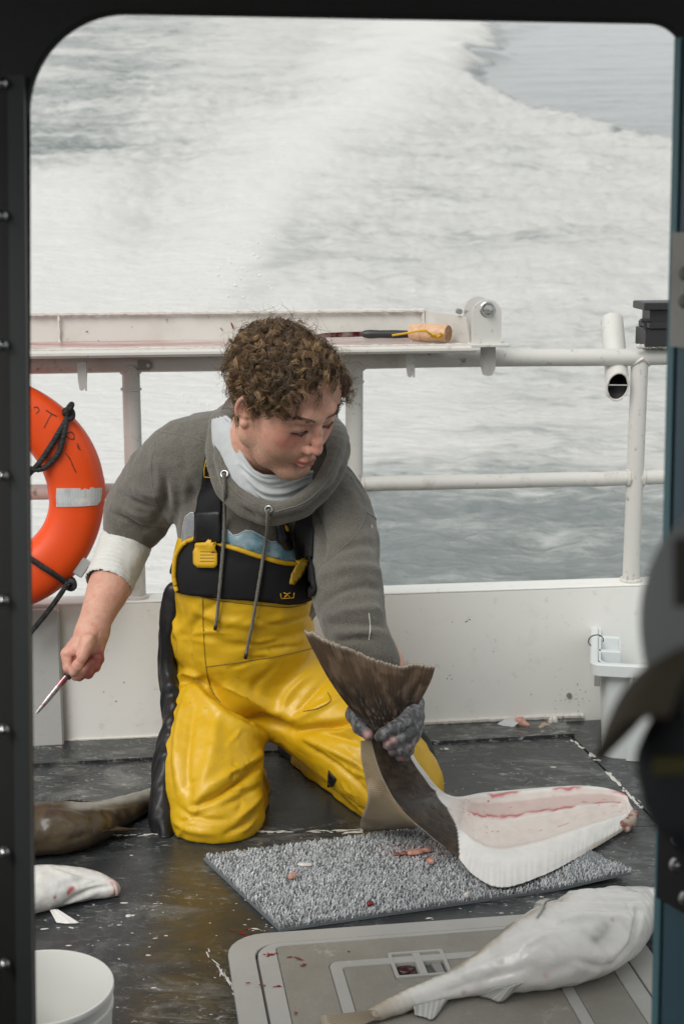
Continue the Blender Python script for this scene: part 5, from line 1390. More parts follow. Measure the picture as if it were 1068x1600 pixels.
finfan('pelvic_fin', [hp(78, 1420, .002), hp(84, 1421, .002), hp(90, 1421, .002)], [at_z(88, 1441, .002), at_z(104, 1443, .002), at_z(124, 1442, .002)], Mat('white_fin', (0.68, 0.67, 0.64), 0.35).m, cod2, 3, 0.0016)

# ------------------------------------------------------------------ dark fish on the left
dkf = thing('dark_fish', 'dark brown mottled fish lying on deck left of the kneeling man', 'fish', at_z(120, 1320, 0.0))
sd, Q = fishbody([(-60, 1262, -60, 1352), (10, 1252, 10, 1346), (60, 1250, 60, 1341), (100, 1249, 104, 1337), (138, 1250, 145, 1322), (165, 1248, 172, 1303), (200, 1239, 206, 1284), (232, 1232, 236, 1266), (262, 1222, 266, 1252)], 0.001, 0.004, 0.8)
V, Fq = sd.mesh(); V = vsmooth(V, Fq, 4); N = vnormals(V, Fq); sf = Surf(V, Fq)
for px, w_, d_ in (([(70, 1260), (110, 1262), (138, 1272), (146, 1290)], 0.007, -0.004), ([(60, 1275), (95, 1280), (125, 1292)], 0.01, 0.003), ([(150, 1262), (200, 1256), (240, 1246)], 0.005, -0.003), ([(66, 1310), (110, 1312), (150, 1300)], 0.008, -0.002)):
    V = crease(V, N, sf.hits(smooth_px(px, 16)), w_, d_)
V = V + N * ((fbm(V * 55, 4) - 0.5) * 0.005)[:, None]; V[:, 2] = np.maximum(V[:, 2], 0.0006)
q2 = proj(V); nz = fbm(V * 60, 4); nz2 = fbm(V * 18, 3)
col = np.tile(np.array([0.050, 0.036, 0.024]), (len(V), 1))
col = mixc(col, sstep(.42, .62, nz) * .6, (0.10, 0.072, 0.038)); col = mixc(col, sstep(.46, .64, nz2) * sstep(150, 110, q2[:, 0]) * .7, (0.085, 0.064, 0.038))
up = np.interp(q2[:, 0], [60, 130, 170, 245], [1250, 1252, 1249, 1232]); col = mixc(col, sstep(17, 8, q2[:, 1] - up) * sstep(95, 125, q2[:, 0]) * .9, (0.30, 0.29, 0.255))
M_skin_d = skinmat('dark_fish_skin', 0.34, 0.4, 0.3, 160); mk('body', V, Fq, M_skin_d, dkf, attrs={'Col': col})
M_find = Mat('dark_fin', (0.035, 0.026, 0.017), 0.3); M_find.layer(M_find.ramp(M_find.attr('ray'), 0.3, 0.9, 0, 0.7), (0.11, 0.085, 0.055)); M_find = M_find.m
finfan('dorsal_fin', [hp(96, 1252, .001), hp(115, 1252, .001), hp(140, 1252, .001)], [hp(108, 1253, .004), hp(128, 1251, .012), hp(150, 1252, .006)], M_find, dkf, 6)
finfan('pectoral_fin', [hp(160, 1298, .002), hp(170, 1296, .002), hp(180, 1292, .002)], [at_z(185, 1300, .01), at_z(206, 1299, .012), at_z(218, 1296, .016)], M_find, dkf, 5)

# ------------------------------------------------------------------ halibut carcass, body on the mat, tail lifted by the man
hal = thing('halibut', 'filleted halibut frame, white body on the mat and brown tail lifted in a glove', 'fish', at_z(850, 1330, 0.0))
def PY(x, y, Y): return at_Y(x, y, Y)
A_ = [PY(578, 1128, 2.555), PY(579, 1150, 2.545), PY(588, 1190, 2.54), PY(604, 1230, 2.535), PY(632, 1270, 2.525), PY(672, 1306, 2.515), at_z(712, 1338, .030), at_z(742, 1370, .020), at_z(785, 1387, .0175), at_z(850, 1367, .017), at_z(905, 1338, .012), at_z(950, 1312, .006), at_z(978, 1294, .006), at_z(988, 1285, .012)]
B_ = [PY(627, 1128, 2.56), PY(630, 1150, 2.56), PY(646, 1182, 2.585), PY(664, 1208, 2.63), PY(684, 1234, 2.70), at_z(704, 1245, .075), at_z(730, 1244, .060), at_z(752, 1241, .052), at_z(782, 1238, .047), at_z(850, 1233, .044), at_z(905, 1231, .042), at_z(948, 1236, .038), at_z(976, 1248, .030), at_z(990, 1266, .022)]
ns, nu = 200, 110
SA, SB = spline(A_, ns), spline(B_, ns)
tt_ = np.linspace(0, len(A_) - 1, ns)                       # station number along the fish
Tn = np.gradient((SA + SB) / 2, axis=0); Tn /= np.linalg.norm(Tn, axis=1)[:, None]
Wd = SB - SA; Ww = np.linalg.norm(Wd, axis=1); Nn = np.cross(Tn, Wd); Nn /= np.linalg.norm(Nn, axis=1)[:, None]
cc_ = (_C - (SA + SB) / 2); flip = np.sign((Nn * cc_).sum(1)); Nn *= flip[:, None]
u = np.linspace(0, 1, nu)
lying = sstep(4.2, 7.2, tt_)
prof0 = np.sqrt(np.clip(1 - (2 * u - 1) ** 2, 0, 1))
keys = [0, .05, .16, .25, .30, .34, .45, .55, .60, .64, .68, .78, .84, .90, .96, 1.0]
vals = [0, .22, .44, .62, .66, .52, .49, .52, .60, .58, .42, .40, .56, .66, .44, 0.0]
prof1 = np.interp(u, keys, vals)
Ft, Bk, Cf, Cb = [], [], [], []
fr = np.zeros((ns, nu, 3)); bk_ = np.zeros((ns, nu, 3)); cf = np.zeros((ns, nu, 3)); cb = np.zeros((ns, nu, 3))
for i in range(ns):
    e = lying[i]; endk = sstep(13.0, 12.0, tt_[i]); prof = prof0 * (1 - e) + (prof1 * endk + prof0 * (1 - endk)) * e
    th = np.interp(tt_[i], [0, 1, 3, 5, 7, 10, 12, 13], [.020, .017, .016, .016, .024, .026, .022, .006])
    base = SA[i][None] + u[:, None] * Wd[i][None]
    fr[i] = base + Nn[i] * (prof * th)[:, None]
    bk_[i] = base - Nn[i] * (prof0 * np.interp(tt_[i], [0, 2, 5, 8, 13], [.014, .012, .008, .006, .004]))[:, None]
UU, TT = np.meshgrid(u, tt_)
nz = fbm(np.stack([UU * 9, TT * 5, 0 * UU], -1), 4); fine = fbm(np.stack([UU * 60, TT * 6, 0 * UU + 4], -1), 3)
# front colours: brown eyed side on the lifted part, white blind side and bare flesh on the lying part
def M3(c, w, colr): w = np.clip(w, 0, 1)[..., None]; return c * (1 - w) + np.array(colr) * w
white = np.ones(UU.shape + (3,)) * np.array([0.77, 0.76, 0.73])
flesh = sstep(.275, .31, UU + (nz - .5) * .02) * sstep(.90, .86, UU) * sstep(4.6, 5.6, TT) * sstep(12.6, 12.0, TT)
white = M3(white, flesh * 0.9, (0.68, 0.61, 0.56))
white = M3(white, sstep(.64, .67, UU) * sstep(.83, .80, UU) * sstep(5.6, 6.6, TT) * sstep(12.2, 11.0, TT) * .8, (0.56, 0.42, 0.385))
white = M3(white, np.exp(-((UU - .655 - (nz - .5) * .07) / .026) ** 2) * sstep(5.8, 6.5, TT) * sstep(12, 11.3, TT) * sstep(.36, .52, fbm(np.stack([TT * 2.2, 0 * TT, 0 * TT], -1), 3)) * .95, (0.46, 0.03, 0.045))
white = M3(white, np.exp(-((UU - .60) / .012) ** 2) * sstep(7, 8, TT) * .6, (0.74, 0.72, 0.70))
white = M3(white, flesh * sstep(.56, .66, fbm(np.stack([TT * 3, UU * 14, 0 * TT + 9], -1), 3)) * .3, (0.64, 0.52, 0.47))
white = M3(white, flesh * sstep(.84, .87, fbm(np.stack([TT * 5, UU * 30, 0 * TT + 2], -1), 2)) * .8, (0.45, 0.06, 0.07))
white = M3(white, np.exp(-((UU - .895 - (nz - .5) * .06) / .022) ** 2) * sstep(.42, .54, fbm(np.stack([TT * 1.6, 0 * TT + 5, 0 * TT], -1), 3)) * sstep(6.5, 7.5, TT) * .9, (0.50, 0.07, 0.085))
ribs = 0.5 + 0.5 * np.cos(2 * np.pi * (TT * 9.0 + 1.6 * fbm(np.stack([TT * 2.5, 0 * TT, 0 * TT + 7], -1), 2) + .5 * nz))
white = M3(white, sstep(.22, .05, UU) * ribs * sstep(6, 7, TT) * .32, (0.46, 0.45, 0.43))
white = M3(white, sstep(.06, .0, UU) * sstep(9.5, 11, TT) * .8, (0.30, 0.24, 0.14))
white = M3(white, sstep(12.5, 13, TT) * .6, (0.40, 0.33, 0.27))
brown = np.ones(UU.shape + (3,)) * np.array([0.026, 0.018, 0.012])
brown = M3(brown, sstep(.45, .68, nz) * .7, (0.060, 0.040, 0.022)); brown = M3(brown, sstep(.60, .70, fine) * .3, (0.10, 0.07, 0.045)); brown = M3(brown, sstep(.5, .8, UU) * .35, (0.075, 0.048, 0.028))
lim = np.interp(TT, [0, 2, 3, 4, 5, 5.6, 6.3], [1.1, .84, .80, .74, .58, .34, -.1])
isb = sstep(.012, -.012, UU - lim + (fine - .5) * .03)
cf = M3(white, isb, [0, 0, 0]) + brown * isb[..., None]
cb = np.where((TT < 5.5)[..., None], white * 0 + np.array([.66, .65, .62]), np.array([0.07, 0.052, 0.034]))
# fringe fins and slight relief
fr += Nn[:, None, :] * ((sstep(.25, .02, UU) * ribs * sstep(6, 7, TT) * 0.0015 + (nz - .5) * .004 * (UU * (1 - UU) * 4))[..., None])
idf = np.arange(ns * nu).reshape(ns, nu); F1 = np.stack([idf[:-1, :-1], idf[1:, :-1], idf[1:, 1:], idf[:-1, 1:]], -1).reshape(-1, 4)
o_ = ns * nu
edge = [i * nu for i in range(ns)] + [(ns - 1) * nu + j for j in range(1, nu)] + [i * nu + nu - 1 for i in range(ns - 2, -1, -1)] + [j for j in range(nu - 2, 0, -1)]
Fe = np.array([(edge[i], edge[(i + 1) % len(edge)], edge[(i + 1) % len(edge)] + o_, edge[i] + o_) for i in range(len(edge))])
Vh = np.vstack([fr.reshape(-1, 3), bk_.reshape(-1, 3)])
M_hal = skinmat('halibut_skin', 0.42, 0.25, 0.12, 260)
mk('body', Vh, np.vstack([F1, F1[:, ::-1] + o_, Fe]), M_hal, hal, attrs={'Col': np.vstack([cf.reshape(-1, 3), cb.reshape(-1, 3)])})
# tail fin: fan with raised rays, ragged trailing edge, waved
Lr = [PY(581, 1132, 2.545), PY(548, 1104, 2.53), PY(516, 1062, 2.515), PY(490, 1015, 2.50), PY(476, 983, 2.49)]
Rr = [PY(630, 1130, 2.55), PY(645, 1108, 2.55), PY(660, 1082, 2.545), PY(672, 1058, 2.54), PY(678, 1040, 2.535)]
nk, nt = 121, 40; Lc, Rc_ = spline(Lr, nt), spline(Rr, nt)
trail = spline([PY(476, 983, 2.49), PY(497, 992, 2.482), PY(520, 1003, 2.478), PY(545, 1012, 2.482), PY(572, 1024, 2.49), PY(600, 1034, 2.50), PY(625, 1040, 2.512), PY(652, 1037, 2.525), PY(678, 1040, 2.535)], nk)
rootc = spline([PY(581, 1132, 2.545), PY(596, 1137, 2.53), PY(614, 1137, 2.53), PY(630, 1130, 2.55)], nk)
V = np.zeros((nk, nt, 3)); ray_ = np.zeros((nk, nt))
for i in range(nk):
    a = i / (nk - 1); t = np.linspace(0, 1, nt)[:, None]
    rule = rootc[i] * (1 - t) + trail[i] * t                     # spread of rays from root to edge
    ed = Lc * (1 - a) + Rc_ * a; ed0 = Lc[0] * (1 - a) + Rc_[0] * a; ed1 = Lc[-1] * (1 - a) + Rc_[-1] * a
    V[i] = rule + (ed - (ed0 * (1 - t) + ed1 * t))
    V[i] += (t ** 3) * np.array([0, 0, 1.0]) * random.uniform(-.0045, .002) * (1 if i % 4 == 0 else .5)
    ray_[i] = 0.5 + 0.5 * math.cos(2 * math.pi * i / 4)
V = V.reshape(-1, 3); F4 = np.array([(i * nt + j, i * nt + j + 1, (i + 1) * nt + j + 1, (i + 1) * nt + j) for i in range(nk - 1) for j in range(nt - 1)])
nn = vnormals(V, F4); nn *= np.sign((nn * (_C - V)).sum(1))[:, None]
TT2 = np.tile(np.linspace(0, 1, nt), nk); AA2 = np.repeat(np.linspace(0, 1, nk), nt)
nz = fbm(np.stack([AA2 * 15, TT2 * 7, 0 * AA2], -1), 5); nb_ = fbm(np.stack([AA2 * 4, TT2 * 3, 0 * AA2 + 3], -1), 3); wv = fbm(np.stack([AA2 * 11, TT2 * 2.0, 0 * AA2 + 8], -1), 2)
thk = 0.0035 + 0.014 * (1 - TT2) ** 1.6 * np.sin(np.pi * np.clip(AA2, .04, .96))
V2 = V + nn * (thk + ray_.ravel() * 0.0008 * sstep(.25, .6, TT2) + (wv - .5) * .010 * TT2)[:, None]
c = np.tile(np.array([0.030, 0.021, 0.014]), (len(V), 1)); c = mixc(c, sstep(.35, .85, TT2 + (nb_ - .5) * .5) * .8, (0.135, 0.085, 0.052)); c = mixc(c, sstep(.45, .65, nz) * sstep(.3, .6, TT2) * .6, (0.235, 0.165, 0.112))
c = mixc(c, sstep(.62, .74, nz) * .3, (0.30, 0.18, 0.14)); c = mixc(c, sstep(.93, 1.0, TT2) * .8, (0.44, 0.38, 0.31)); c = mixc(c, sstep(.62, .72, fbm(np.stack([AA2 * 60, TT2 * 22, 0 * AA2], -1), 3)) * sstep(.7, .2, TT2) * .5, (0.28, 0.25, 0.21))
c = mixc(c, (1 - ray_.ravel()) * sstep(.3, .6, TT2) * .12, (0.06, 0.042, 0.03))
edge = [i * nt for i in range(nk)] + [(nk - 1) * nt + j for j in range(1, nt)] + [i * nt + nt - 1 for i in range(nk - 2, -1, -1)] + [j for j in range(nt - 2, 0, -1)]
m_ = len(V); Fe = np.array([(edge[i], edge[(i + 1) % len(edge)], edge[(i + 1) % len(edge)] + m_, edge[i] + m_) for i in range(len(edge))])
mk('tail_fin', np.vstack([V2, V - nn * (thk * .3)[:, None] + nn * (ray_.ravel() * 0.0010 + (wv - .5) * .010 * TT2)[:, None]]), np.vstack([F4, F4[:, ::-1] + m_, Fe]), M_hal, hal, attrs={'Col': np.vstack([c, c])})
# brown fringe fin along the lifted edge
mf2 = Mat('fringe_fin', (0.30, 0.235, 0.15), 0.35); mf2.layer(mf2.ramp(mf2.attr('ray'), 0.15, 0.85, 0.28, 0), (0.16, 0.115, 0.065)); mf2.layer(mf2.ramp(mf2.attr('out'), 0.85, 1.0, 0, 0.7), (0.40, 0.36, 0.29)); mf2.layer(mf2.ramp(mf2.noise(24, 4), .5, .7, 0, .5), (0.13, 0.09, 0.05))
finfan('fringe_fin', [PY(580, 1155, 2.545), PY(586, 1180, 2.542), PY(596, 1210, 2.538), PY(612, 1243, 2.533), PY(630, 1268, 2.526), PY(652, 1291, 2.52)], [PY(563, 1158, 2.555), PY(564, 1185, 2.56), PY(570, 1215, 2.56), PY(574, 1248, 2.555), at_z(566, 1296, .02), at_z(640, 1294, .018)], mf2.m, hal, 58, .0016, .0005)
sdh = SDF(at_z(985, 1275, .02) - .07, at_z(985, 1275, .02) + .07, .0025)
sdh.chain([at_z(970, 1290, .012), at_z(983, 1284, .014), at_z(990, 1272, .022)], [.010, .0095, .009], .006); sdh.chain([at_z(978, 1297, .006), at_z(989, 1286, .010)], [.005, .006], .003)
Vl, Fl = sdh.mesh(); c = np.tile(np.array([.40, .33, .27]), (len(Vl), 1)); c = mixc(c, sstep(.45, .6, fbm(Vl * 120, 3)), (.22, .09, .08)); mk('snout', Vl, Fl, M_hal, hal, attrs={'Col': c})

# ================================================================== the man kneeling on deck
man = thing('person', 'kneeling man in yellow bib trousers and grey hoodie filleting the halibut', 'person', at_z(390, 1290, 0.0))
P = at_Y
def arr(L): return np.array([P(*q) for q in L])
def clothmat(name, col, rough, weave=1500, wb=0.25, dark=0.72, heather=1.0):
    m = Mat(name, col, rough, 0, 0.3); m.layer(m.ramp(m.noise(14, 5, 0.65), 0.35, 0.7, 0, 0.55), tuple(c * dark for c in col))
    m.layer(m.ramp(m.noise(weave * 0.24, 3, 0.75), 0.40, 0.64, 0, 0.55 * heather), tuple(c * 1.75 for c in col)); m.layer(m.ramp(m.noise(weave * 0.30, 2, 0.7, m.map((1, 1, 1), (0, 0, 0), (3, 1, 2))), 0.52, 0.66, 0, 0.5 * heather), tuple(c * 0.45 for c in col))
    m.bump(m.noise(weave, 2, 0.6), wb, 0.0012); m.set('Sheen Weight', 0.25); m.set('Sheen Roughness', 0.6); return m
m = Mat('yellow_pvc', (0.66, 0.40, 0.010), 0.33, 0, 0.5); m.layer(m.ramp(m.noise(7, 5, 0.6), 0.4, 0.75, 0, 0.45), (0.56, 0.325, 0.008)); m.layer(m.ramp(m.noise(28, 6, 0.72), 0.60, 0.74, 0, 0.5), (0.26, 0.14, 0.012)); m.layer(m.ramp(m.noise(95, 5, 0.7), 0.66, 0.72, 0, 0.75), (0.10, 0.045, 0.012)); m.layer(m.ramp(m.noise(5, 7, 0.75, m.map((1, 1, .35))), 0.58, 0.75, 0, 0.35), (0.40, 0.25, 0.02))
m.rough(m.noise(20, 4), 0.31, 0.50); m.bump(m.noise(42, 5, 0.6), 0.16, 0.004); m.bump(m.noise(700, 2), 0.08, 0.0006); M_yel = m.m
m = Mat('black_pvc', (0.012, 0.012, 0.013), 0.42, 0, 0.4); m.bump(m.noise(60, 5), 0.2, 0.004); M_bpvc = m.m
m = Mat('black_neoprene', (0.010, 0.010, 0.011), 0.75, 0, 0.3); m.bump(m.noise(900, 2), 0.12, 0.0006); M_neo = m.m
M_trim = Mat('yellow_binding', (0.62, 0.36, 0.012), 0.45).m
M_seam = Mat('seam_thread', (0.20, 0.12, 0.012), 0.6).m
M_hood = clothmat('grey_fleece', (0.110, 0.102, 0.084), 0.9).m
M_hseam = Mat('grey_seam', (0.19, 0.185, 0.17), 0.9).m
M_gait = clothmat('white_jersey', (0.53, 0.56, 0.565), 0.8, 1800, 0.1, 0.85, 0.0).m
M_slv = clothmat('offwhite_jersey', (0.62, 0.62, 0.58), 0.8, 1800, 0.1, 0.85, 0.0).m

def seam_line(surf, px, r, name, mat, lift=0.0004, n=40, flat=None):
    Q = surf.hits(smooth_px(px, n), lift); mb = MB(); mb.tube(Q, r, 6); return mb.build(name, mat, man, True)

# ------------------------------------------------------------------ bib trousers
sd = SDF((-0.36, 2.48, -0.02), (0.24, 3.22, 0.56), 0.0046)
sd.ell(P(384, 885, 2.84), (0.142, 0.098, 0.15), None, 0.05)
sd.ell(P(378, 985, 2.89), (0.146, 0.118, 0.13), None, 0.05)
sd.ell(P(392, 1070, 2.95), (0.168, 0.135, 0.105), None, 0.05)
sd.chain(arr([(332, 1075, 2.94), (330, 1170, 2.80), (335, 1255, 2.70)]), [0.094, 0.091, 0.081], 0.035, n=7)
sd.ell(P(338, 1278, 2.695), (0.088, 0.085, 0.055), None, 0.02)
sd.chain(arr([(352, 1262, 2.71), (368, 1238, 2.92), (352, 1205, 3.10)]), [0.070, 0.066, 0.050], 0.022, n=6)
sd.chain(arr([(455, 1078, 2.94), (555, 1155, 2.82), (628, 1228, 2.735)]), [0.098, 0.090, 0.078], 0.035, n=7)
sd.ell(P(628, 1248, 2.73), (0.072, 0.075, 0.055), None, 0.02)
sd.chain(arr([(612, 1258, 2.75), (555, 1225, 2.88), (487, 1190, 3.03)]), [0.060, 0.056, 0.046], 0.016, n=6)
sd.blur(1)
V, Fq = sd.mesh(); V = vsmooth(V, Fq, 4); V[:, 2] = np.maximum(V[:, 2], 0.002)
N = vnormals(V, Fq); sf = Surf(V, Fq)
folds = [  # (pixels, width, depth)
    ([(318, 1062), (345, 1088), (385, 1112), (425, 1128), (458, 1142)], 0.011, -0.026),
    ([(345, 1066), (385, 1090), (425, 1108), (460, 1118)], 0.016, 0.012), ([(300, 1066), (335, 1106), (380, 1138), (430, 1158)], 0.015, 0.009),
    ([(458, 1146), (490, 1138), (525, 1132), (560, 1122)], 0.009, -0.020),
    ([(450, 1128), (500, 1105), (540, 1082)], 0.010, 0.007),
    ([(455, 1138), (470, 1105), (500, 1070), (520, 1050)], 0.008, -0.006),
    ([(440, 1110), (455, 1080), (490, 1050)], 0.010, 0.006),
    ([(276, 1068), (300, 1062), (322, 1074), (330, 1090)], 0.008, -0.010),
    ([(276, 1058), (298, 1050), (320, 1062)], 0.008, 0.008),
    ([(290, 1085), (280, 1130), (276, 1190), (280, 1240)], 0.011, 0.007),
    ([(305, 1095), (296, 1150), (292, 1210), (298, 1250)], 0.010, -0.006),
    ([(340, 1100), (335, 1150), (322, 1210), (300, 1262)], 0.016, 0.006),
    ([(418, 1186), (385, 1212), (345, 1240), (300, 1262)], 0.007, -0.015),
    ([(418, 1172), (385, 1195), (340, 1222), (308, 1250)], 0.010, 0.006),
    ([(410, 1225), (380, 1245), (345, 1262)], 0.006, -0.006),
    ([(412, 1240), (390, 1262), (360, 1285)], 0.008, 0.006),
    ([(408, 1262), (385, 1285), (350, 1305)], 0.006, -0.007),
    ([(280, 1262), (300, 1275), (330, 1282), (360, 1280)], 0.007, -0.005),
    ([(272, 1285), (300, 1298), (340, 1302)], 0.007, 0.005),
    ([(470, 1150), (505, 1165), (545, 1185), (580, 1210)], 0.010, 0.008),
    ([(480, 1142), (520, 1150), (560, 1160)], 0.008, -0.008),
    ([(480, 1165), (520, 1190), (555, 1222), (580, 1250)], 0.007, -0.006),
    ([(500, 1168), (540, 1205), (570, 1238)], 0.006, 0.005),
    ([(530, 1135), (560, 1140), (590, 1150)], 0.009, 0.007),
    ([(300, 950), (330, 965), (400, 975), (470, 960)], 0.012, 0.004),
    ([(400, 968), (430, 975), (480, 962)], 0.006, -0.005),
    ([(330, 1000), (380, 1010), (440, 1000), (480, 985)], 0.012, -0.004),
    ([(270, 960), (280, 1000), (285, 1040)], 0.010, 0.005), ([(290, 950), (295, 1000), (300, 1040)], 0.009, -0.004),
    ([(430, 1040), (400, 1070), (395, 1095)], 0.010, -0.004), ([(350, 1050), (390, 1090), (420, 1105)], 0.012, 0.005),
    ([(262, 980), (262, 1040)], 0.010, 0.005),
    ([(540, 1245), (560, 1262), (585, 1275)], 0.006, -0.006), ([(590, 1180), (605, 1215), (600, 1250)], 0.01, 0.005),
]
for k in range(34):
    r_ = np.random.default_rng(100 + k); leg = k % 2
    if leg == 0: c0_ = np.array([r_.uniform(285, 395), r_.uniform(1120, 1300)]); an = r_.normal(-.75, .35)
    else: c0_ = np.array([r_.uniform(495, 590), r_.uniform(1150, 1250)]); an = r_.normal(.65, .3)
    ln_ = r_.uniform(22, 60); dv = np.array([math.cos(an), math.sin(an)]); pv = np.array([-dv[1], dv[0]])
    folds.append(([tuple(c0_ - dv * ln_ / 2), tuple(c0_ + pv * r_.normal(0, 5)), tuple(c0_ + dv * ln_ / 2)], r_.uniform(.0035, .006), r_.choice([-1, 1]) * r_.uniform(.002, .0042)))
for k in range(12):
    r_ = np.random.default_rng(300 + k); c0_ = np.array([r_.uniform(285, 480), r_.uniform(955, 1040)]); ln_ = r_.uniform(30, 80); an = r_.normal(-.1, .3); dv = np.array([math.cos(an), math.sin(an)])
    folds.append(([tuple(c0_ - dv * ln_ / 2), tuple(c0_ + np.array([0, r_.normal(0, 5)])), tuple(c0_ + dv * ln_ / 2)], r_.uniform(.004, .007), r_.choice([-1, 1]) * r_.uniform(.002, .004)))
for px, w_, d_ in folds: V = crease(V, N, sf.hits(smooth_px(px, 24)), w_ * .85, d_ * 1.35)
V = V + N * ((fbm(V * np.array([16, 16, 22]), 4) - 0.5) * 0.009 * sstep(0.5, 0.42, V[:, 2]) + (fbm(V * 46, 3) - 0.5) * 0.0028)[:, None]
# drape: the cloth sags round the front of the knees
V[:, 2] = np.maximum(V[:, 2], 0.0015)
keep = V[Fq].mean(1)[:, 2] < 0.545
bib_o = mk('bib_trousers', V, Fq[keep], M_yel, man)
bib = Surf(V, Fq)

# ------------------------------------------------------------------ hoodie
sd = SDF((-0.56, 2.42, 0.28), (0.26, 3.16, 0.86), 0.0045)
sd.ell(P(395, 800, 2.845), (0.150, 0.112, 0.155), None, 0.05)
sd.ell(P(392, 900, 2.88), (0.150, 0.104, 0.15), None, 0.05)
sd.chain(arr([(335, 708, 2.83), (280, 726, 2.84), (228, 780, 2.90), (205, 828, 2.945)]), [0.070, 0.066, 0.058, 0.055], 0.03, n=10)
sd.chain(arr([(450, 740, 2.81), (508, 785, 2.775), (533, 840, 2.72), (541, 900, 2.655), (548, 950, 2.615), (562, 1000, 2.575), (592, 1040, 2.575)]), [0.070, 0.064, 0.058, 0.054, 0.050, 0.043, 0.037], 0.028, n=18)
sd.chain(arr([(330, 700, 2.84), (395, 680, 2.88), (470, 712, 2.82)]), [0.062, 0.066, 0.062], 0.03)
sd.blur(1)
V, Fq = sd.mesh(); V = vsmooth(V, Fq, 4); N = vnormals(V, Fq); sf = Surf(V, Fq)
hf = [([(170, 800), (195, 812), (225, 828), (248, 826)], 0.007, -0.007), ([(176, 786), (205, 800), (240, 812)], 0.008, 0.005), ([(186, 768), (215, 785), (245, 795)], 0.008, -0.006), ([(200, 748), (225, 768), (250, 778)], 0.010, 0.005),
      ([(225, 830), (245, 812), (258, 780), (255, 740)], 0.010, -0.008), ([(262, 830), (272, 790), (268, 750)], 0.012, 0.006), ([(240, 700), (250, 740), (245, 780)], 0.012, 0.004),
      ([(500, 880), (530, 860), (560, 850), (590, 850)], 0.012, -0.006), ([(498, 900), (530, 890), (570, 885), (598, 892)], 0.012, 0.006), ([(500, 945), (530, 925), (570, 915), (596, 920)], 0.010, -0.007), ([(505, 965), (540, 955), (580, 950), (600, 955)], 0.010, 0.006), ([(510, 975), (545, 975), (585, 975), (602, 980)], 0.008, -0.006),
      ([(490, 790), (500, 840), (495, 890)], 0.014, -0.012), ([(520, 735), (505, 790), (500, 840)], 0.012, 0.006), ([(540, 760), (560, 800), (565, 850)], 0.014, 0.004), ([(300, 720), (290, 770), (280, 830)], 0.014, 0.004), ([(280, 700), (300, 760), (306, 800)], 0.012, -0.005), ([(520, 1005), (550, 1000), (585, 998)], 0.006, -0.005), ([(515, 990), (550, 988), (590, 988)], 0.007, 0.004)]
for px, w_, d_ in hf: V = crease(V, N, sf.hits(smooth_px(px, 24)), w_ * .85, d_ * 1.25)
V = V + N * ((fbm(V * 15, 4) - 0.5) * 0.016 + (fbm(V * 40, 3) - 0.5) * 0.005)[:, None]
# cut the right sleeve off at its pushed-up hem
hemc, hemn = P(207, 827, 2.95), P(180, 890, 2.96) - P(222, 775, 2.90); hemn /= np.linalg.norm(hemn)
fc = V[Fq].mean(1); dh = (fc - hemc) @ hemn; keep = ~((dh > 0) & (np.linalg.norm(fc - hemc, axis=1) < 0.24) & (fc[:, 0] < P(252, 820, 2.9)[0]))
mk('hoodie', V, Fq[keep], M_hood, man)
hoodie = Surf(V, Fq)
# rolled hem of that sleeve
hb = []
e1 = np.cross(hemn, [0, -1, 0.0]); e1 /= np.linalg.norm(e1); e2 = np.cross(hemn, e1)
for t in np.linspace(0, 2 * math.pi, 33)[:-1]: hb.append(P(208, 823, 2.945) + 0.0525 * (math.cos(t) * e1 + math.sin(t) * e2))
mb = MB(); mb.tube(hb, [0.0075 * random.uniform(.85, 1.2) for _ in hb], 8, closed=True); mb.build('sleeve_hem', M_hood, man, True)

# ------------------------------------------------------------------ white undershirt sleeve
sd = SDF(P(120, 930, 2.80) - [0.02, .12, 0.05], P(260, 790, 3.0) + [.03, .12, .05], 0.0036)
sd.chain(arr([(201, 838, 2.935), (190, 866, 2.90), (172, 908, 2.845), (168, 916, 2.838)]), [0.047, 0.048, 0.043, 0.042], 0.012, n=8)
a_, b_ = P(192, 862, 2.90), P(172, 908, 2.845); ax = (b_ - a_) / np.linalg.norm(b_ - a_); sd.half(P(170, 913, 2.84), ax)
V, Fq = sd.mesh(); V = vsmooth(V, Fq, 3); N = vnormals(V, Fq); tpar = (V - a_) @ ax
V = V + N * (0.0016 * np.sin(tpar * 620 + 5 * fbm(V * 30, 2)) * sstep(.3, .6, fbm(V * 22 + 3, 2)) + (fbm(V * 30, 3) - .5) * .007)[:, None]
fc = V[Fq].mean(1); nf = N[Fq].mean(1); keep = ~((nf @ ax > 0.8) & (((fc - P(170, 913, 2.84)) @ ax) > -0.004))
mk('undershirt_sleeve', V, Fq[keep], M_slv, man); slv = Surf(V, Fq)

# ------------------------------------------------------------------ body: trunk, limbs, hand and head as one mesh
PSI, DEL, ROL = math.radians(46), math.radians(31), math.radians(-8)
hr = np.array([-math.cos(PSI), -math.sin(PSI), 0]); hf_ = np.array([math.sin(PSI) * math.cos(DEL), -math.cos(PSI) * math.cos(DEL), -math.sin(DEL)]); hu_ = np.cross(hr, hf_); hr, hu_ = math.cos(ROL) * hr + math.sin(ROL) * hu_, math.cos(ROL) * hu_ - math.sin(ROL) * hr
RH = np.stack([hr, hf_, hu_], 1)
HC = _C + ray(440, 625) * 2.645
def HL(p): return HC + np.asarray(p) @ RH.T
def toH(p): return (np.asarray(p) - HC) @ RH
h = SDF((-0.105, -0.135, -0.20), (0.105, 0.145, 0.150), 0.0017)
h.ell((0, -0.018, 0.041), (0.0745, 0.096, 0.083), None, 0)
h.ell((0, 0.036, 0.050), (0.066, 0.055, 0.056), None, 0.06)
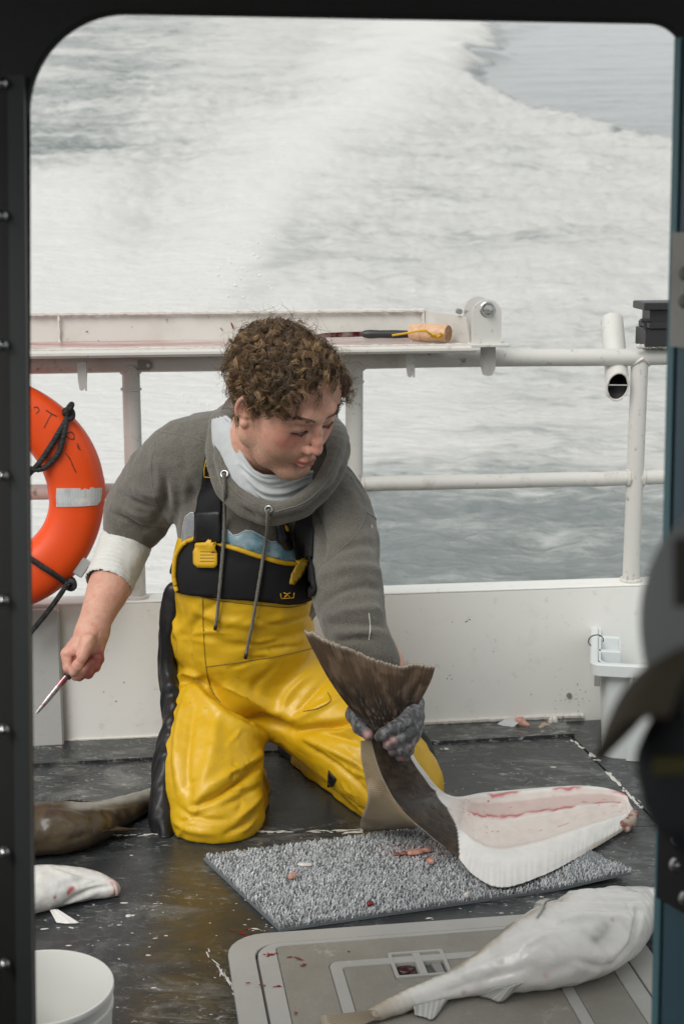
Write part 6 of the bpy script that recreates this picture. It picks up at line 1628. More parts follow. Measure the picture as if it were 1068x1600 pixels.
h.ell((0, 0.036, -0.014), (0.063, 0.057, 0.070), None, 0.03)
h.chain([(0.060, -0.006, -0.030), (0.056, 0.004, -0.060), (0.040, 0.040, -0.083), (0.015, 0.074, -0.096), (-0.015, 0.074, -0.096), (-0.040, 0.040, -0.083), (-0.056, 0.004, -0.060), (-0.060, -0.006, -0.030)], [0.017, 0.016, 0.0155, 0.0145, 0.0145, 0.0155, 0.016, 0.017], 0.022)
h.ell((0, 0.045, -0.060), (0.046, 0.043, 0.036), None, 0.02)
h.ell((0, 0.080, -0.098), (0.021, 0.0145, 0.0155), None, 0.012)
nb = toH(P(398, 712, 2.82))
h.chain([(0, -0.022, -0.02), tuple(toH(P(408, 690, 2.72))), tuple(nb)], [0.056, 0.058, 0.066], 0.025)
for s_ in (-1, 1):
    h.ell((s_ * 0.045, 0.057, -0.012), (0.021, 0.022, 0.022), None, 0.025); h.ell((s_ * 0.036, 0.058, -0.040), (0.024, 0.026, 0.030), None, 0.025); h.ell((s_ * 0.013, 0.0905, -0.012), (0.0085, 0.0115, 0.017), None, 0.010)
    h.chain([(s_ * 0.010, 0.089, 0.030), (s_ * 0.028, 0.0875, 0.035), (s_ * 0.050, 0.071, 0.032)], [0.0080, 0.0085, 0.0085], 0.016)
    h.ell((s_ * 0.032, 0.1025, 0.012), (0.0165, 0.0115, 0.0115), None, 0.012, sub=True)
    h.ell((s_ * 0.0320, 0.0790, 0.0125), (0.0168, 0.0136, 0.0125), None, 0.003)
    h.chain([(s_ * 0.0165, 0.0880, 0.0075), (s_ * 0.0310, 0.0925, 0.0035), (s_ * 0.0475, 0.0835, 0.0065)], [0.0010, 0.0015, 0.0010], 0.002)   # closed lid edge
    h.chain([(s_ * 0.0170, 0.0905, 0.0205), (s_ * 0.0315, 0.0935, 0.0225), (s_ * 0.0470, 0.0840, 0.0195)], [0.0009, 0.0011, 0.0009], 0.0025, sub=True)  # fold over the lid
h.chain([(0, 0.091, 0.026), (0, 0.0995, 0.008), (0, 0.1085, -0.012), (0, 0.1125, -0.024)], [0.0072, 0.0062, 0.0070, 0.0080], 0.009)
h.ell((0, 0.1125, -0.0275), (0.0088, 0.0088, 0.0075), None, 0.006)
for s_ in (-1, 1):
    h.ell((s_ * 0.0125, 0.1025, -0.030), (0.0068, 0.0105, 0.0082), None, 0.005)
    h.ell((s_ * 0.0068, 0.108, -0.0385), (0.0028, 0.0042, 0.0022), None, 0.002, sub=True)
h.chain([(0, 0.099, -0.040), (0, 0.0995, -0.052)], [0.006, 0.007], 0.008)
for s_ in (-1, 1): h.ell((s_ * 0.017, 0.0800, -0.044), (0.016, 0.0150, 0.019), None, 0.012)
# mouth
h.chain([(-0.023, 0.0895, -0.0605), (-0.010, 0.1015, -0.0570), (0, 0.1020, -0.0580), (0.010, 0.1015, -0.0570), (0.023, 0.0895, -0.0605)], [0.0022, 0.0048, 0.0046, 0.0048, 0.0022], 0.004)
h.chain([(-0.021, 0.0890, -0.0640), (-0.009, 0.0990, -0.0675), (0.009, 0.0990, -0.0675), (0.021, 0.0890, -0.0640)], [0.0025, 0.0062, 0.0062, 0.0025], 0.004)
h.chain([(-0.024, 0.0935, -0.0625), (-0.010, 0.1060, -0.0622), (0, 0.1068, -0.0628), (0.010, 0.1060, -0.0622), (0.024, 0.0935, -0.0625)], [0.0010, 0.0018, 0.0018, 0.0018, 0.0010], 0.0015, sub=True)
h.ell((0, 0.1005, -0.0800), (0.016, 0.008, 0.006), None, 0.008, sub=True)
# ears
for s_ in (-1, 1):
    rot = np.array([[math.cos(s_ * 0.35), -math.sin(s_ * 0.35), 0], [math.sin(s_ * 0.35), math.cos(s_ * 0.35), 0], [0, 0, 1.0]])
    ec = np.array([s_ * 0.076, -0.005, -0.002])
    rx = rotx(-0.18)
    h.ell(ec, (0.0080, 0.0155, 0.0265), rot @ rx, 0.003)
    rim = [ec + rot @ rx @ np.array([s_ * 0.006, 0.0148 * math.cos(t), 0.0035 + 0.0242 * math.sin(t)]) for t in np.linspace(-0.25, 1.35 * math.pi, 16)]
    h.chain(rim, [0.0038] * 16, 0.003)
    h.ell(ec + rot @ np.array([s_ * 0.010, 0.003, -0.002]), (0.0065, 0.0095, 0.015), rot @ rx, 0.003, sub=True)
    h.ell(ec + rot @ np.array([s_ * 0.003, 0.005, -0.029]), (0.0060, 0.0085, 0.0085), rot, 0.004)
    h.ell(ec + rot @ np.array([s_ * 0.004, 0.016, -0.004]), (0.0050, 0.0045, 0.0075), rot, 0.004)
Vl, Fh = h.mesh(); Vl = vsmooth(Vl, Fh, 2)
x, y, z = Vl[:, 0], Vl[:, 1], Vl[:, 2]
sk = np.tile(np.array([0.66, 0.385, 0.28]), (len(Vl), 1)); nz = fbm(Vl * 60, 4)
def spot(c, r): return np.exp(-(((Vl - np.array(c)) / np.array(r)) ** 2).sum(1))
for s_ in (-1, 1):
    sk = mixc(sk, spot((s_ * .046, .072, -.012), (.024, .03, .020)) * (.85 + .5 * (nz - .5)), (0.60, 0.205, 0.155))
    sk = mixc(sk, spot((s_ * .078, -.010, .008), (.014, .022, .026)) * .75, (0.56, 0.22, 0.17))
    sk = mixc(sk, spot((s_ * .034, .083, -.001), (.016, .012, .006)) * .3, (0.50, 0.22, 0.17))
    sk = mixc(sk, spot((s_ * .031, .088, .0045), (.0170, .012, .0020)) * .95, (0.045, 0.022, 0.016))
    sk = mixc(sk, spot((s_ * .031, .090, .019), (.015, .012, .0035)) * .35, (0.36, 0.17, 0.13))
    sk = mixc(sk, spot((s_ * .006, .107, -.039), (.004, .006, .004)) * .8, (0.14, 0.05, 0.04))
sk = mixc(sk, spot((0, .114, -.020), (.014, .018, .022)) * .6, (0.62, 0.24, 0.18)); sk = mixc(sk, spot((0, .09, .06), (.05, .03, .03)) * .22, (0.55, 0.27, 0.20))
sk = mixc(sk, sstep(.0265, .021, np.abs(x)) * sstep(-.075, -.0705, z) * sstep(-.0525, -.0560, z + 0.10 * np.abs(x) * 0 ) * sstep(.084, .090, y) * .95, (0.52, 0.125, 0.125))
sk = mixc(sk, np.exp(-((z + .0624) / .0011) ** 2) * sstep(.026, .022, np.abs(x)) * sstep(.085, .09, y) * .8, (0.13, 0.03, 0.03))
beard = sstep(-.035, -.060, z) * sstep(-.135, -.11, z) * sstep(-.02, .02, y); sk = mixc(sk, beard * (.30 + .35 * sstep(.45, .6, fbm(Vl * 900, 1))), (0.30, 0.20, 0.14))
# scalp under the hair is dark
hairline = np.interp(np.abs(x), [0, .03, .05, .064, .08], [.102, .098, .082, .050, .03]); scalp = sstep(-.004, .006, z - (hairline + np.where(y < .045, -0.5 * (0.045 - np.clip(y, -.02, .045)), 0))) 
scalp = np.maximum(scalp, sstep(-.012, -.022, y) * sstep(-.068, -.056, z)); earm = np.maximum(spot((.080, -.01, 0), (.012, .022, .034)), spot((-.080, -.01, 0), (.012, .022, .034)))
scalp = scalp * (1 - np.clip(earm * 2.2, 0, 1) * (np.abs(x) > .071))
sk = mixc(sk, scalp, (0.030, 0.018, 0.010))
headV = HL(Vl)

# trunk, legs and arms, all under the clothes except the right forearm and hand
b = SDF((-0.56, 2.42, -0.02), (0.26, 3.22, 0.80), 0.0062)
b.chain([P(398, 712, 2.82), P(398, 790, 2.85), P(385, 900, 2.87), P(385, 1000, 2.91), P(392, 1070, 2.96)], [0.060, 0.082, 0.080, 0.082, 0.090], 0.05)
b.chain(arr([(332, 1075, 2.95), (332, 1170, 2.82), (337, 1255, 2.72), (360, 1235, 2.92), (352, 1205, 3.10)]), [.07, .066, .05, .046, .036], .03)
b.chain(arr([(455, 1078, 2.95), (555, 1155, 2.83), (625, 1235, 2.75), (555, 1225, 2.89), (487, 1190, 3.03)]), [.07, .062, .048, .04, .03], .03)
b.chain(arr([(390, 720, 2.85), (275, 730, 2.85), (225, 775, 2.90), (200, 830, 2.94), (184, 880, 2.885), (170, 918, 2.83)]), [.06, .058, .05, .042, .037, .034], .03)
b.chain(arr([(400, 730, 2.85), (515, 775, 2.78), (546, 840, 2.715), (555, 930, 2.64), (600, 1040, 2.58), (634, 1100, 2.56)]), [.06, .052, .044, .038, .030, .026], .03)
Vb, Fb = b.mesh(); Vb = vsmooth(Vb, Fb, 3)
hd = SDF(P(80, 1075, 2.66) - [.01, .06, .01], P(205, 885, 2.92) + [.02, .05, .02], 0.0017)
hd.chain(arr([(176, 905, 2.85), (168, 925, 2.822), (156, 952, 2.785), (147, 976, 2.755), (140, 992, 2.738)]), [.0385, .0365, .0300, .0262, .0270], .012, n=10)
hd.cap(P(147, 985, 2.745), P(124, 1014, 2.705), .0245, .0215, .014); hd.cap(P(150, 990, 2.75), P(146, 1020, 2.73), .021, .020, .014)
hd.cap(P(141, 990, 2.725), P(107, 1021, 2.695), .014, .0125, .012)
hd.chain(arr([(105, 1022, 2.692), (108, 1043, 2.684), (119, 1055, 2.688), (131, 1050, 2.70)]), [.0122, .0108, .0096, .0085], .004)
hd.chain(arr([(137, 1002, 2.695), (128, 1026, 2.670), (121, 1041, 2.666), (115, 1050, 2.668)]), [.0155, .0112, .0100, .0088], .004)
hd.chain(arr([(112, 1036, 2.715), (124, 1056, 2.708), (138, 1048, 2.700), (143, 1036, 2.702)]), [.0100, .0098, .0096, .0082], .003)
hd.chain(arr([(130, 1040, 2.73), (138, 1053, 2.722), (149, 1040, 2.713), (151, 1027, 2.708)]), [.0095, .0094, .0092, .0080], .003)
hd.chain(arr([(145, 1034, 2.74), (150, 1043, 2.735), (156, 1030, 2.727), (156, 1018, 2.722)]), [.0088, .0084, .0084, .0074], .003)
Vn, Fn = hd.mesh(); Vn = vsmooth(Vn, Fn, 2); Nn_ = vnormals(Vn, Fn); hs = Surf(Vn, Fn)
for px, w_, d_ in (([(126, 1012), (119, 1024), (114, 1034)], .004, -.004), ([(150, 985), (140, 1000), (126, 1008)], .005, .0014), ([(156, 985), (150, 1008)], .004, -.0012), ([(118, 1040), (126, 1044)], .002, -.0007), ([(121, 1034), (130, 1038)], .002, -.0007), ([(101, 1024), (108, 1030)], .003, -.001)):
    Vn = crease(Vn, Nn_, hs.hits(smooth_px(px, 12)), w_, d_)
sn = np.tile(np.array([0.60, 0.35, 0.26]), (len(Vn), 1)); q2 = proj(Vn); nz = fbm(Vn * 60, 3)
sn = mixc(sn, sstep(.45, .65, nz) * .35, (0.50, 0.25, 0.19)); sn = mixc(sn, sstep(995, 1030, q2[:, 1]) * .45, (0.54, 0.245, 0.195))
sn = mixc(sn, sstep(-6, 8, (q2[:, 0] - 138) + (q2[:, 1] - 1040) * .6) * sstep(1008, 1020, q2[:, 1]) * (.5 + .5 * nz), (0.40, 0.10, 0.10))
sn = mixc(sn, np.exp(-((q2[:, 0] - 115) / 5) ** 2 - ((q2[:, 1] - 1050) / 4) ** 2) * .5, (0.62, 0.42, 0.35))
oh, on_ = len(headV), len(headV) + len(Vb)
skin = Mat('skin', (0.55, 0.335, 0.245), 0.48, 0, 0.45); skin.layer(1.0, skin.attr('Col', True)); skin.layer(skin.ramp(skin.noise(70, 5, 0.7), .42, .7, 0, .7), (0.95, 0.70, 0.66), 'MULTIPLY'); skin.layer(skin.ramp(skin.noise(330, 2, 0.6), .56, .72, 0, .6), (0.80, 0.66, 0.60), 'MULTIPLY'); skin.bump(skin.noise(420, 3), .3, .0009); skin.bump(skin.noise(80, 4), .2, .0020)
skin.set('Subsurface Weight', .2); skin.set('Subsurface Radius', (.012, .005, .003)); skin.rough(skin.noise(40, 3), .42, .55)
mk('body', np.vstack([headV, Vb, Vn]), np.vstack([Fh, Fb + oh, Fn + on_]), skin.m, man, attrs={'Col': np.vstack([sk, np.tile([0.55, .33, .24], (len(Vb), 1)), sn])})

# ------------------------------------------------------------------ hair: tight curls as strands
def strands(name, PP, rad, col, mat, parent, seg=3):
    S_, n = PP.shape[:2]; T = np.gradient(PP, axis=1); T /= np.linalg.norm(T, axis=2)[..., None] + 1e-9
    a = np.array([0.31, 0.52, 0.79]); Nn = np.cross(T, a); Nn /= np.linalg.norm(Nn, axis=2)[..., None] + 1e-9; B = np.cross(T, Nn)
    tt = np.linspace(0, 1, n); taper = np.sqrt(np.clip(1 - tt ** 3, 0.02, 1))
    V = np.stack([PP + (rad[:, None] * taper[None])[..., None] * (math.cos(2 * math.pi * k / seg) * Nn + math.sin(2 * math.pi * k / seg) * B) for k in range(seg)], 2)
    V = V.reshape(-1, 3); base = (np.arange(S_)[:, None] * n + np.arange(n - 1)[None]).reshape(-1) * seg
    F_ = np.vstack([np.stack([base + k, base + (k + 1) % seg, base + seg + (k + 1) % seg, base + seg + k], 1) for k in range(seg)])
    return mk(name, V, F_, mat, parent, True, attrs={'Col': np.repeat(col, n * seg, 0)})
mhair = Mat('hair', (0.08, 0.05, 0.025), 0.38, 0, 0.5); mhair.layer(1.0, mhair.attr('Col', True)); M_hair = mhair.m
rg = np.random.default_rng(5)
hs_ = Surf(Vl, Fh); clumps = []; roots = np.zeros((0, 3)); tries = 0
while tries < 16000 and len(clumps) < 1000:
    tries += 1
    d = rg.normal(size=3); d /= np.linalg.norm(d)
    p = np.array([0, -0.018, 0.041]) + d * np.array([.0745, .096, .083])
    hit = hs_.b.find_nearest(Vector(p)); p = np.array(hit[0]); n = np.array(hit[1])
    hl = np.interp(abs(p[0]), [0, .03, .05, .064, .08], [.104, .100, .084, .052, .032])
    ok = p[2] > hl + (-.5 * (.045 - min(max(p[1], -.02), .045)) if p[1] < .045 else 0)
    ok = ok or (p[1] < -.022 and p[2] > -.060)
    if abs(p[0]) > .068 and -.034 < p[1] < .012 and p[2] < .028: ok = False
    if ok and (len(roots) == 0 or np.min(((roots - p) ** 2).sum(1)) > .0052 ** 2): clumps.append((p, n)); roots = np.vstack([roots, p])
for (px, py) in ((400, 636), (403, 645), (406, 652), (399, 628), (408, 640), (404, 658)):      # sideburn
    pass
PPs, rads, cols = [], [], []
npt = 20
for ci, (p, n) in enumerate(clumps):
    frontw = sstep(.02, .075, p[1]); low = sstep(.02, -.04, p[2])
    L = (rg.uniform(.026, .042) if rg.random() < .8 else rg.uniform(.040, .056)) * (1 - .40 * low) * (1.0 + .2 * frontw); nturn = rg.uniform(.7, 1.6) * (L / .042); hrad = rg.uniform(.0035, .0085) * (1 - .3 * low); ph = rg.uniform(0, 6.28); sgn = rg.choice([-1, 1])
    tg = p - np.array([0.010, -.045, .135]); tg = tg - n * (tg @ n); tg /= np.linalg.norm(tg) + 1e-6
    flow = n * rg.uniform(.28, .62) + tg * rg.uniform(.45, .95) + rg.normal(0, .26, 3) + np.array([0, 0, -.25 * low]); flow /= np.linalg.norm(flow)
    t = np.linspace(0, 1, npt); grav = np.array([0, .0, -1.0])
    axis0 = p[None] + flow[None] * (t * L * .62)[:, None] + (grav[None] * rg.uniform(.05, .22) - n[None] * rg.uniform(.05, .30)) * (t ** 2 * L)[:, None]
    e1 = np.cross(flow, rg.normal(size=3)); e1 /= np.linalg.norm(e1); e2 = np.cross(flow, e1)
    cc = np.array([.115, .069, .035]) * rg.uniform(.5, 1.6); 
    if rg.random() < .22: cc = np.array([.29, .185, .092]) * rg.uniform(.7, 1.3)
    for k in range(11):
        off = rg.normal(0, .0016, 3); jl = rg.uniform(.84, 1.10); dph = rg.normal(0, .19); hr_ = hrad * rg.uniform(.8, 1.15)
        a = ph + dph + sgn * t * jl * nturn * 2 * math.pi; grow = np.clip(t * 3, 0, 1)
        Q = axis0 + off * (0.4 + 1.6 * t)[:, None] + (hr_ * grow * (1 - .25 * t))[:, None] * ((np.cos(a) - np.cos(a[0]))[:, None] * e1 + (np.sin(a) - np.sin(a[0]))[:, None] * e2)
        PPs.append(Q); rads.append(rg.uniform(.00036, .00066)); cols.append(cc * rg.uniform(.75, 1.3) + (np.array([.10, .065, .03]) if rg.random() < .10 else 0))
# flyaways
for k in range(300):
    p, n = clumps[rg.integers(len(clumps))]
    if p[2] < .0: continue
    t = np.linspace(0, 1, npt); L = rg.uniform(.035, .065); fl = n + rg.normal(0, .4, 3); fl /= np.linalg.norm(fl); e1 = np.cross(fl, rg.normal(size=3)); e1 /= np.linalg.norm(e1); e2 = np.cross(fl, e1)
    a = rg.uniform(0, 6.28) + t * rg.uniform(3, 9); hr_ = rg.uniform(.006, .013)
    PPs.append(p + fl * (t * L * .7)[:, None] + (hr_ * np.clip(t * 2, 0, 1))[:, None] * ((np.cos(a) - np.cos(a[0]))[:, None] * e1 + (np.sin(a) - np.sin(a[0]))[:, None] * e2)); rads.append(.00030); cols.append(np.array([.10, .06, .03]) * rg.uniform(.6, 1.6))
PPs = np.array(PPs); S_ = PPs.shape
strands('hair', HL(PPs.reshape(-1, 3)).reshape(S_), np.array(rads), np.array(cols), M_hair, man)
# eyebrows
EB, er, ecol = [], [], []
for s_ in (-1, 1):
    for k in range(170):
        u_ = rg.random(); p = np.array([s_ * (.012 + .042 * u_), .104 - .030 * u_ ** 1.6, .0305 + .010 * math.sin(min(1, u_ * 1.25) * 1.9) * .9 + rg.normal(0, .0016)])
        hit = hs_.b.find_nearest(Vector(p)); p = np.array(hit[0]); n = np.array(hit[1])
        d = np.array([s_ * .8, -.25, .45 * (1 - u_ * 1.5)]) + n * .25 + rg.normal(0, .12, 3); d /= np.linalg.norm(d); t = np.linspace(0, 1, 5)[:, None]
        EB.append(p + d * t * rg.uniform(.006, .010)); er.append(.00026); ecol.append(np.array([.11, .066, .036]) * rg.uniform(.6, 1.3))
for s_ in (-1, 1):
    pts_ = spline([(s_ * .0165, .0895, .0066), (s_ * .0310, .0945, .0026), (s_ * .0475, .0855, .0058)], 64)
    for p in pts_:
        hit = hs_.b.find_nearest(Vector(p)); p = np.array(hit[0])
        d = np.array([s_ * (p[0] * s_ - .031) * 12, .75, -.55]) + rg.normal(0, .14, 3); d /= np.linalg.norm(d); t = np.linspace(0, 1, 5)[:, None]
        EB.append(p + d * t * rg.uniform(.0040, .0066) + np.array([0, 0, .0014]) * t ** 2); er.append(.00030); ecol.append(np.array([.025, .015, .010]))
EB = np.array(EB); eb_ = strands('brows_and_lashes', HL(EB.reshape(-1, 3)).reshape(EB.shape), np.array(er), np.array(ecol), M_hair, man); eb_['kind'] = 'stuff'

# ------------------------------------------------------------------ neck gaiter and hood
sd = SDF(P(330, 820, 2.80) - [.02, .22, .0], P(520, 630, 2.80) + [.02, .10, .03], 0.003)
g1, g2 = P(400, 690, 2.72), P(418, 760, 2.735)
sd.chain([P(385, 655, 2.765), P(396, 690, 2.745), P(412, 726, 2.735), P(422, 748, 2.735)], [.060, .065, .073, .074], .02, n=10)
V, Fq = sd.mesh(); V = vsmooth(V, Fq, 3); N = vnormals(V, Fq); sf = Surf(V, Fq)
for k in range(9):
    yy = 738 + k * 5.5; off = rg.uniform(-4, 4)
    V = crease(V, N, sf.hits(smooth_px([(372 + k * 2, yy - 18 + off), (410, yy + 8 + off), (445, yy + 10 + off * .5), (488, yy - 8)], 20)), .0035, (-.0045 if k % 2 else .0035))
for px in ([(362, 668), (368, 710), (385, 745)], [(368, 662), (376, 700), (392, 735)]): V = crease(V, N, sf.hits(smooth_px(px, 14)), .004, -.003)
V = V + N * ((fbm(V * 50, 3) - .5) * .004)[:, None]
qv = proj(V[Fq].mean(1)); cutl = np.interp(qv[:, 0], [330, 350, 362, 370, 380, 395, 410, 440, 470, 500], [655, 650, 660, 690, 716, 736, 744, 746, 742, 735])
gq = sf.hits(np.stack([np.linspace(352, 492, 60), np.interp(np.linspace(352, 492, 60), [330, 350, 362, 370, 380, 395, 410, 440, 470, 500], [655, 650, 660, 690, 716, 736, 744, 746, 742, 735])], 1), 0.0); gq[1:-1] = .5 * gq[1:-1] + .25 * (gq[:-2] + gq[2:]); mb = MB(); mb.tube(gq, .0036, 8); mb.build('gaiter_hem', M_gait, man, True)
mk('neck_gaiter', V, Fq[((qv[:, 1] > cutl) & (qv[:, 1] < 800)) | (V[Fq].mean(1)[:, 1] > 2.80)], M_gait, man)
sd = SDF(P(310, 850, 2.80) - [.03, .30, 0.0], P(560, 610, 2.80) + [.03, .22, .02], 0.0036)
inner = arr([(366, 640, 2.86), (350, 655, 2.79), (344, 690, 2.735), (350, 728, 2.700), (362, 758, 2.68), (392, 784, 2.655), (430, 795, 2.64), (470, 782, 2.635), (505, 750, 2.65), (522, 715, 2.69), (524, 685, 2.75), (512, 660, 2.83), (470, 640, 2.90), (410, 630, 2.90), (366, 640, 2.86)])
sd.chain(inner, [.014, .013, .012, .0115, .011, .011, .011, .012, .013, .014, .015, .017, .018, .017, .014], .010, n=46)
outer = inner * .5 + arr([(350, 650, 2.88), (332, 668, 2.82), (328, 705, 2.77), (334, 748, 2.735), (354, 785, 2.71), (392, 806, 2.695), (434, 815, 2.685), (478, 798, 2.68), (514, 764, 2.70), (534, 730, 2.74), (534, 695, 2.80), (520, 670, 2.87), (475, 655, 2.93), (410, 645, 2.93), (350, 650, 2.88)]) * .5
sd.chain(outer, [.0165] * 15, .010, n=46); sd.chain(inner * .52 + outer * .48 + np.array([0, .006, 0]), [.0105] * 15, .008, n=46)
V, Fq = sd.mesh(); V = vsmooth(V, Fq, 3); N = vnormals(V, Fq); sf = Surf(V, Fq)
for px, w_, d_ in (([(337, 650), (330, 690), (334, 740), (352, 778)], .006, -.005), ([(360, 650), (350, 690), (358, 735)], .005, .003), ([(540, 720), (520, 760), (480, 792), (440, 808)], .006, -.005), ([(345, 745), (370, 775), (400, 790)], .005, -.003), ([(525, 700), (505, 745), (470, 778), (430, 790)], .0045, .003), ([(380, 792), (395, 803), (402, 812)], .005, -.004)):
    V = crease(V, N, sf.hits(smooth_px(px, 20)), w_, d_)
V = V + N * ((fbm(V * 28, 3) - .5) * .009)[:, None]
mk('hood', V, Fq, M_hood, man); hood = Surf(V, Fq)
seam_line(hood, [(352, 648), (344, 690), (348, 735), (368, 768), (398, 789)], .0008, 'hood_seam', M_hseam); seam_line(hood, [(533, 700), (515, 745), (478, 783), (430, 800)], .0008, 'hood_seam', M_hseam)

# ------------------------------------------------------------------ details of the bib trousers and hoodie
class Union:
    def __init__(s, *a): s.a = a
    def hit(s, x, y):
        best = (None, None); bd = 1e9
        for q in s.a:
            h_, n_ = q.hit(x, y)
            if h_ is not None:
                d = (h_ - _C) @ _F
                if d < bd: bd = d; best = (h_, n_)
        return best
    hits = Surf.hits
    def near(s, p, last):
        zc = 2.75 if last is None else (last - _C) @ _F
        c = _C + ray(*p) * zc; b = [q.b.find_nearest(Vector(c)) for q in s.a]; b = min(b, key=lambda r: r[3]); return np.array(b[0]), np.array(b[1])
chest = Union(bib, hoodie)
pan = np.array(smooth_px([(272, 922), (270, 895), (279, 866), (292, 848), (308, 840), (330, 843), (352, 850), (400, 866), (440, 876), (466, 880), (480, 862), (490, 880), (494, 905), (495, 926), (478, 938), (455, 943), (415, 939), (370, 935), (325, 932), (296, 928), (272, 922)], 70))[:-1]
tv, tf = patch(chest, pan, 0.003, 0.004, 7); mk('bib_panel', tv, tf, M_neo, man); bp_s = Surf(tv, np.array([list(f) + [f[-1]] * (4 - len(f)) for f in tf]))
front = Union(bp_s, bib, hoodie)
def piping(px, r, name, mat, lift=.003, n=50): Q = front.hits(smooth_px(px, n), lift); mb = MB(); mb.tube(Q, r, 8); return mb.build(name, mat, man, True)
piping([(279, 922), (276, 908), (275, 894), (278, 868), (291, 848), (308, 839)], .0046, 'bib_binding', M_trim, .0045)
piping([(332, 842), (352, 850), (400, 866), (440, 877), (467, 881)], .0048, 'bib_binding', M_trim, .0045)
# printed mountain on the hoodie showing above the bib, and the grey print at its left
mpr = Mat('blue_print', (0.36, 0.50, 0.57), 0.85); mpr.layer(mpr.ramp(mpr.noise(26, 5, .65), .35, .65), (0.09, 0.25, 0.33)); mpr.layer(mpr.ramp(mpr.noise(300, 2), .45, .65, 0, .4), (0.34, 0.43, 0.47)); mpr.bump(mpr.noise(1500, 2), .2, .001)
prA = [(330, 841), (350, 826), (356, 828), (364, 836), (372, 835), (384, 828), (394, 829), (408, 837), (424, 846), (432, 845), (440, 853), (460, 858), (468, 880), (440, 876), (400, 865), (352, 849)]
tv, tf = patch(hoodie, prA, .0006, .0008, 6); mk('chest_print', tv, tf, mpr.m, man)
prB = [(286, 850), (288, 820), (292, 806), (300, 801), (309, 803), (311, 838), (300, 840)]
tv, tf = patch(hoodie, prB, .0006, .0008, 6); mk('chest_print', tv, tf, clothmat('grey_print', (0.20, 0.215, 0.225), .85).m, man)
M_wline = Mat('white_print', (0.62, 0.63, 0.62), .8).m
for L in ([(349, 826), (356, 828), (364, 836), (372, 835), (384, 828), (394, 829), (408, 837), (424, 846), (433, 845), (441, 853), (455, 857)], [(285, 850), (287, 822), (291, 807), (299, 801), (309, 802)]):
    Q = hoodie.hits(dense(L, 4), .0016); mb = MB(); mb.tube(Q, .0010, 6); mb.build('print_outline', M_wline, man, True)
# shoulder straps with buckles
tv, tf = patch(Union(hoodie, bib), [(319, 715), (340, 708), (350, 745), (347, 790), (346, 846), (308, 846), (309, 800), (314, 760)], .003, .003, 7); mk('strap', tv, tf, M_neo, man); stp = Surf(tv, np.array([list(f) + [f[-1]] * (4 - len(f)) for f in tf]))
tv, tf = patch(Union(hoodie, bib), [(309, 800), (346, 798), (347, 845), (307, 846)], .006, .004, 6); mk('strap_slide', tv, tf, M_bpvc, man)
tv, tf = patch(Union(hoodie, bib), [(470, 800), (486, 796), (491, 830), (490, 872), (478, 898), (460, 872), (460, 830)], .003, .003, 7); mk('strap', tv, tf, M_neo, man)  # left strap; its black also paints in the shadow beside the arm
allf = Union(stp, bp_s, bib, hoodie)
tv, tf = patch(allf, [(309, 846), (338, 845), (339, 856), (341, 860), (341, 882), (337, 886), (312, 886), (306, 880), (306, 862), (309, 857)], .0045, .0055, 5); mk('buckle', tv, tf, M_trim, man); bks = Surf(tv, np.array([list(f) + [f[-1]] * (4 - len(f)) for f in tf]))
for yy in (862, 867, 872, 877): Q = bks.hits(dense([(313, yy), (334, yy)], 4), .0002); mb = MB(); mb.tube(Q, .0007, 5); mb.build('buckle_rib', M_seam, man, True)
tv, tf = patch(allf, [(463, 874), (476, 864), (480, 872), (470, 894), (456, 912), (449, 911), (452, 896)], .008, .003, 5); mk('buckle', tv, tf, Mat('worn_yellow', (0.40, 0.25, 0.02), .6).m, man)
sdk = SDF(P(448, 832, 2.72) - .06, P(448, 832, 2.72) + .06, .002); kh = allf.hits([(437, 822), (440, 838), (446, 850)], .010); sdk.chain(kh, [.010, .012, .010], .004); Vk, Fk = sdk.mesh(); mk('toggle', Vk, Fk, M_bpvc, man)
Q = allf.hits(smooth_px([(435, 821), (441, 817), (449, 816), (455, 822)], 12), .013); mb = MB(); mb.tube(Q, .0035, 7); mb.build('toggle_band', M_trim, man, True)
# woven labels: yellow outline and mark on the strap, small one on the bib
def outline(surf, L, r, nm, lift=.0012): Q = surf.hits(dense(L, 3), lift); mb = MB(); mb.tube(Q, r, 5); return mb.build(nm, M_trim, man, True)
outline(stp, [(319, 745), (319, 733), (322, 718), (331, 716), (338, 719), (340, 745), (330, 746), (319, 745)], .0011, 'label_outline')
outline(stp, [(322, 728), (331, 727), (338, 728)], .0016, 'label_mark'); outline(stp, [(334, 734), (328, 738), (333, 739), (327, 743), (337, 743)], .0011, 'label_mark')
outline(bp_s, [(438, 927), (439, 935), (458, 934), (459, 926)], .0009, 'label_outline'); outline(bp_s, [(443, 926), (448, 928), (453, 926)], .0011, 'label_mark'); outline(bp_s, [(444, 933), (448, 929), (453, 933)], .0011, 'label_mark'); outline(bp_s, [(448, 927), (448, 930)], .0014, 'label_mark')
# seams
for L in ([(317, 934), (318, 985), (322, 1040), (330, 1078), (345, 1098)], [(322, 1042), (380, 1034), (440, 1024), (492, 1012)], [(300, 929), (340, 938), (400, 945), (450, 949), (480, 943)], [(512, 1082), (516, 1095), (498, 1106), (474, 1112)]):
    seam_line(bib, L, .0009, 'seam', M_seam)
for L in ([(247, 674), (290, 680), (332, 693)], [(242, 690), (236, 740), (246, 790), (262, 820)], [(548, 746), (570, 790), (560, 830), (520, 868), (492, 890)], [(571, 800), (590, 812)], [(530, 715), (552, 740), (570, 770)]):
    seam_line(hoodie, L, .0009, 'seam', M_hseam)
seam_line(hoodie, [(576, 958), (578, 980), (576, 1000)], .0009, 'seam', M_wline)
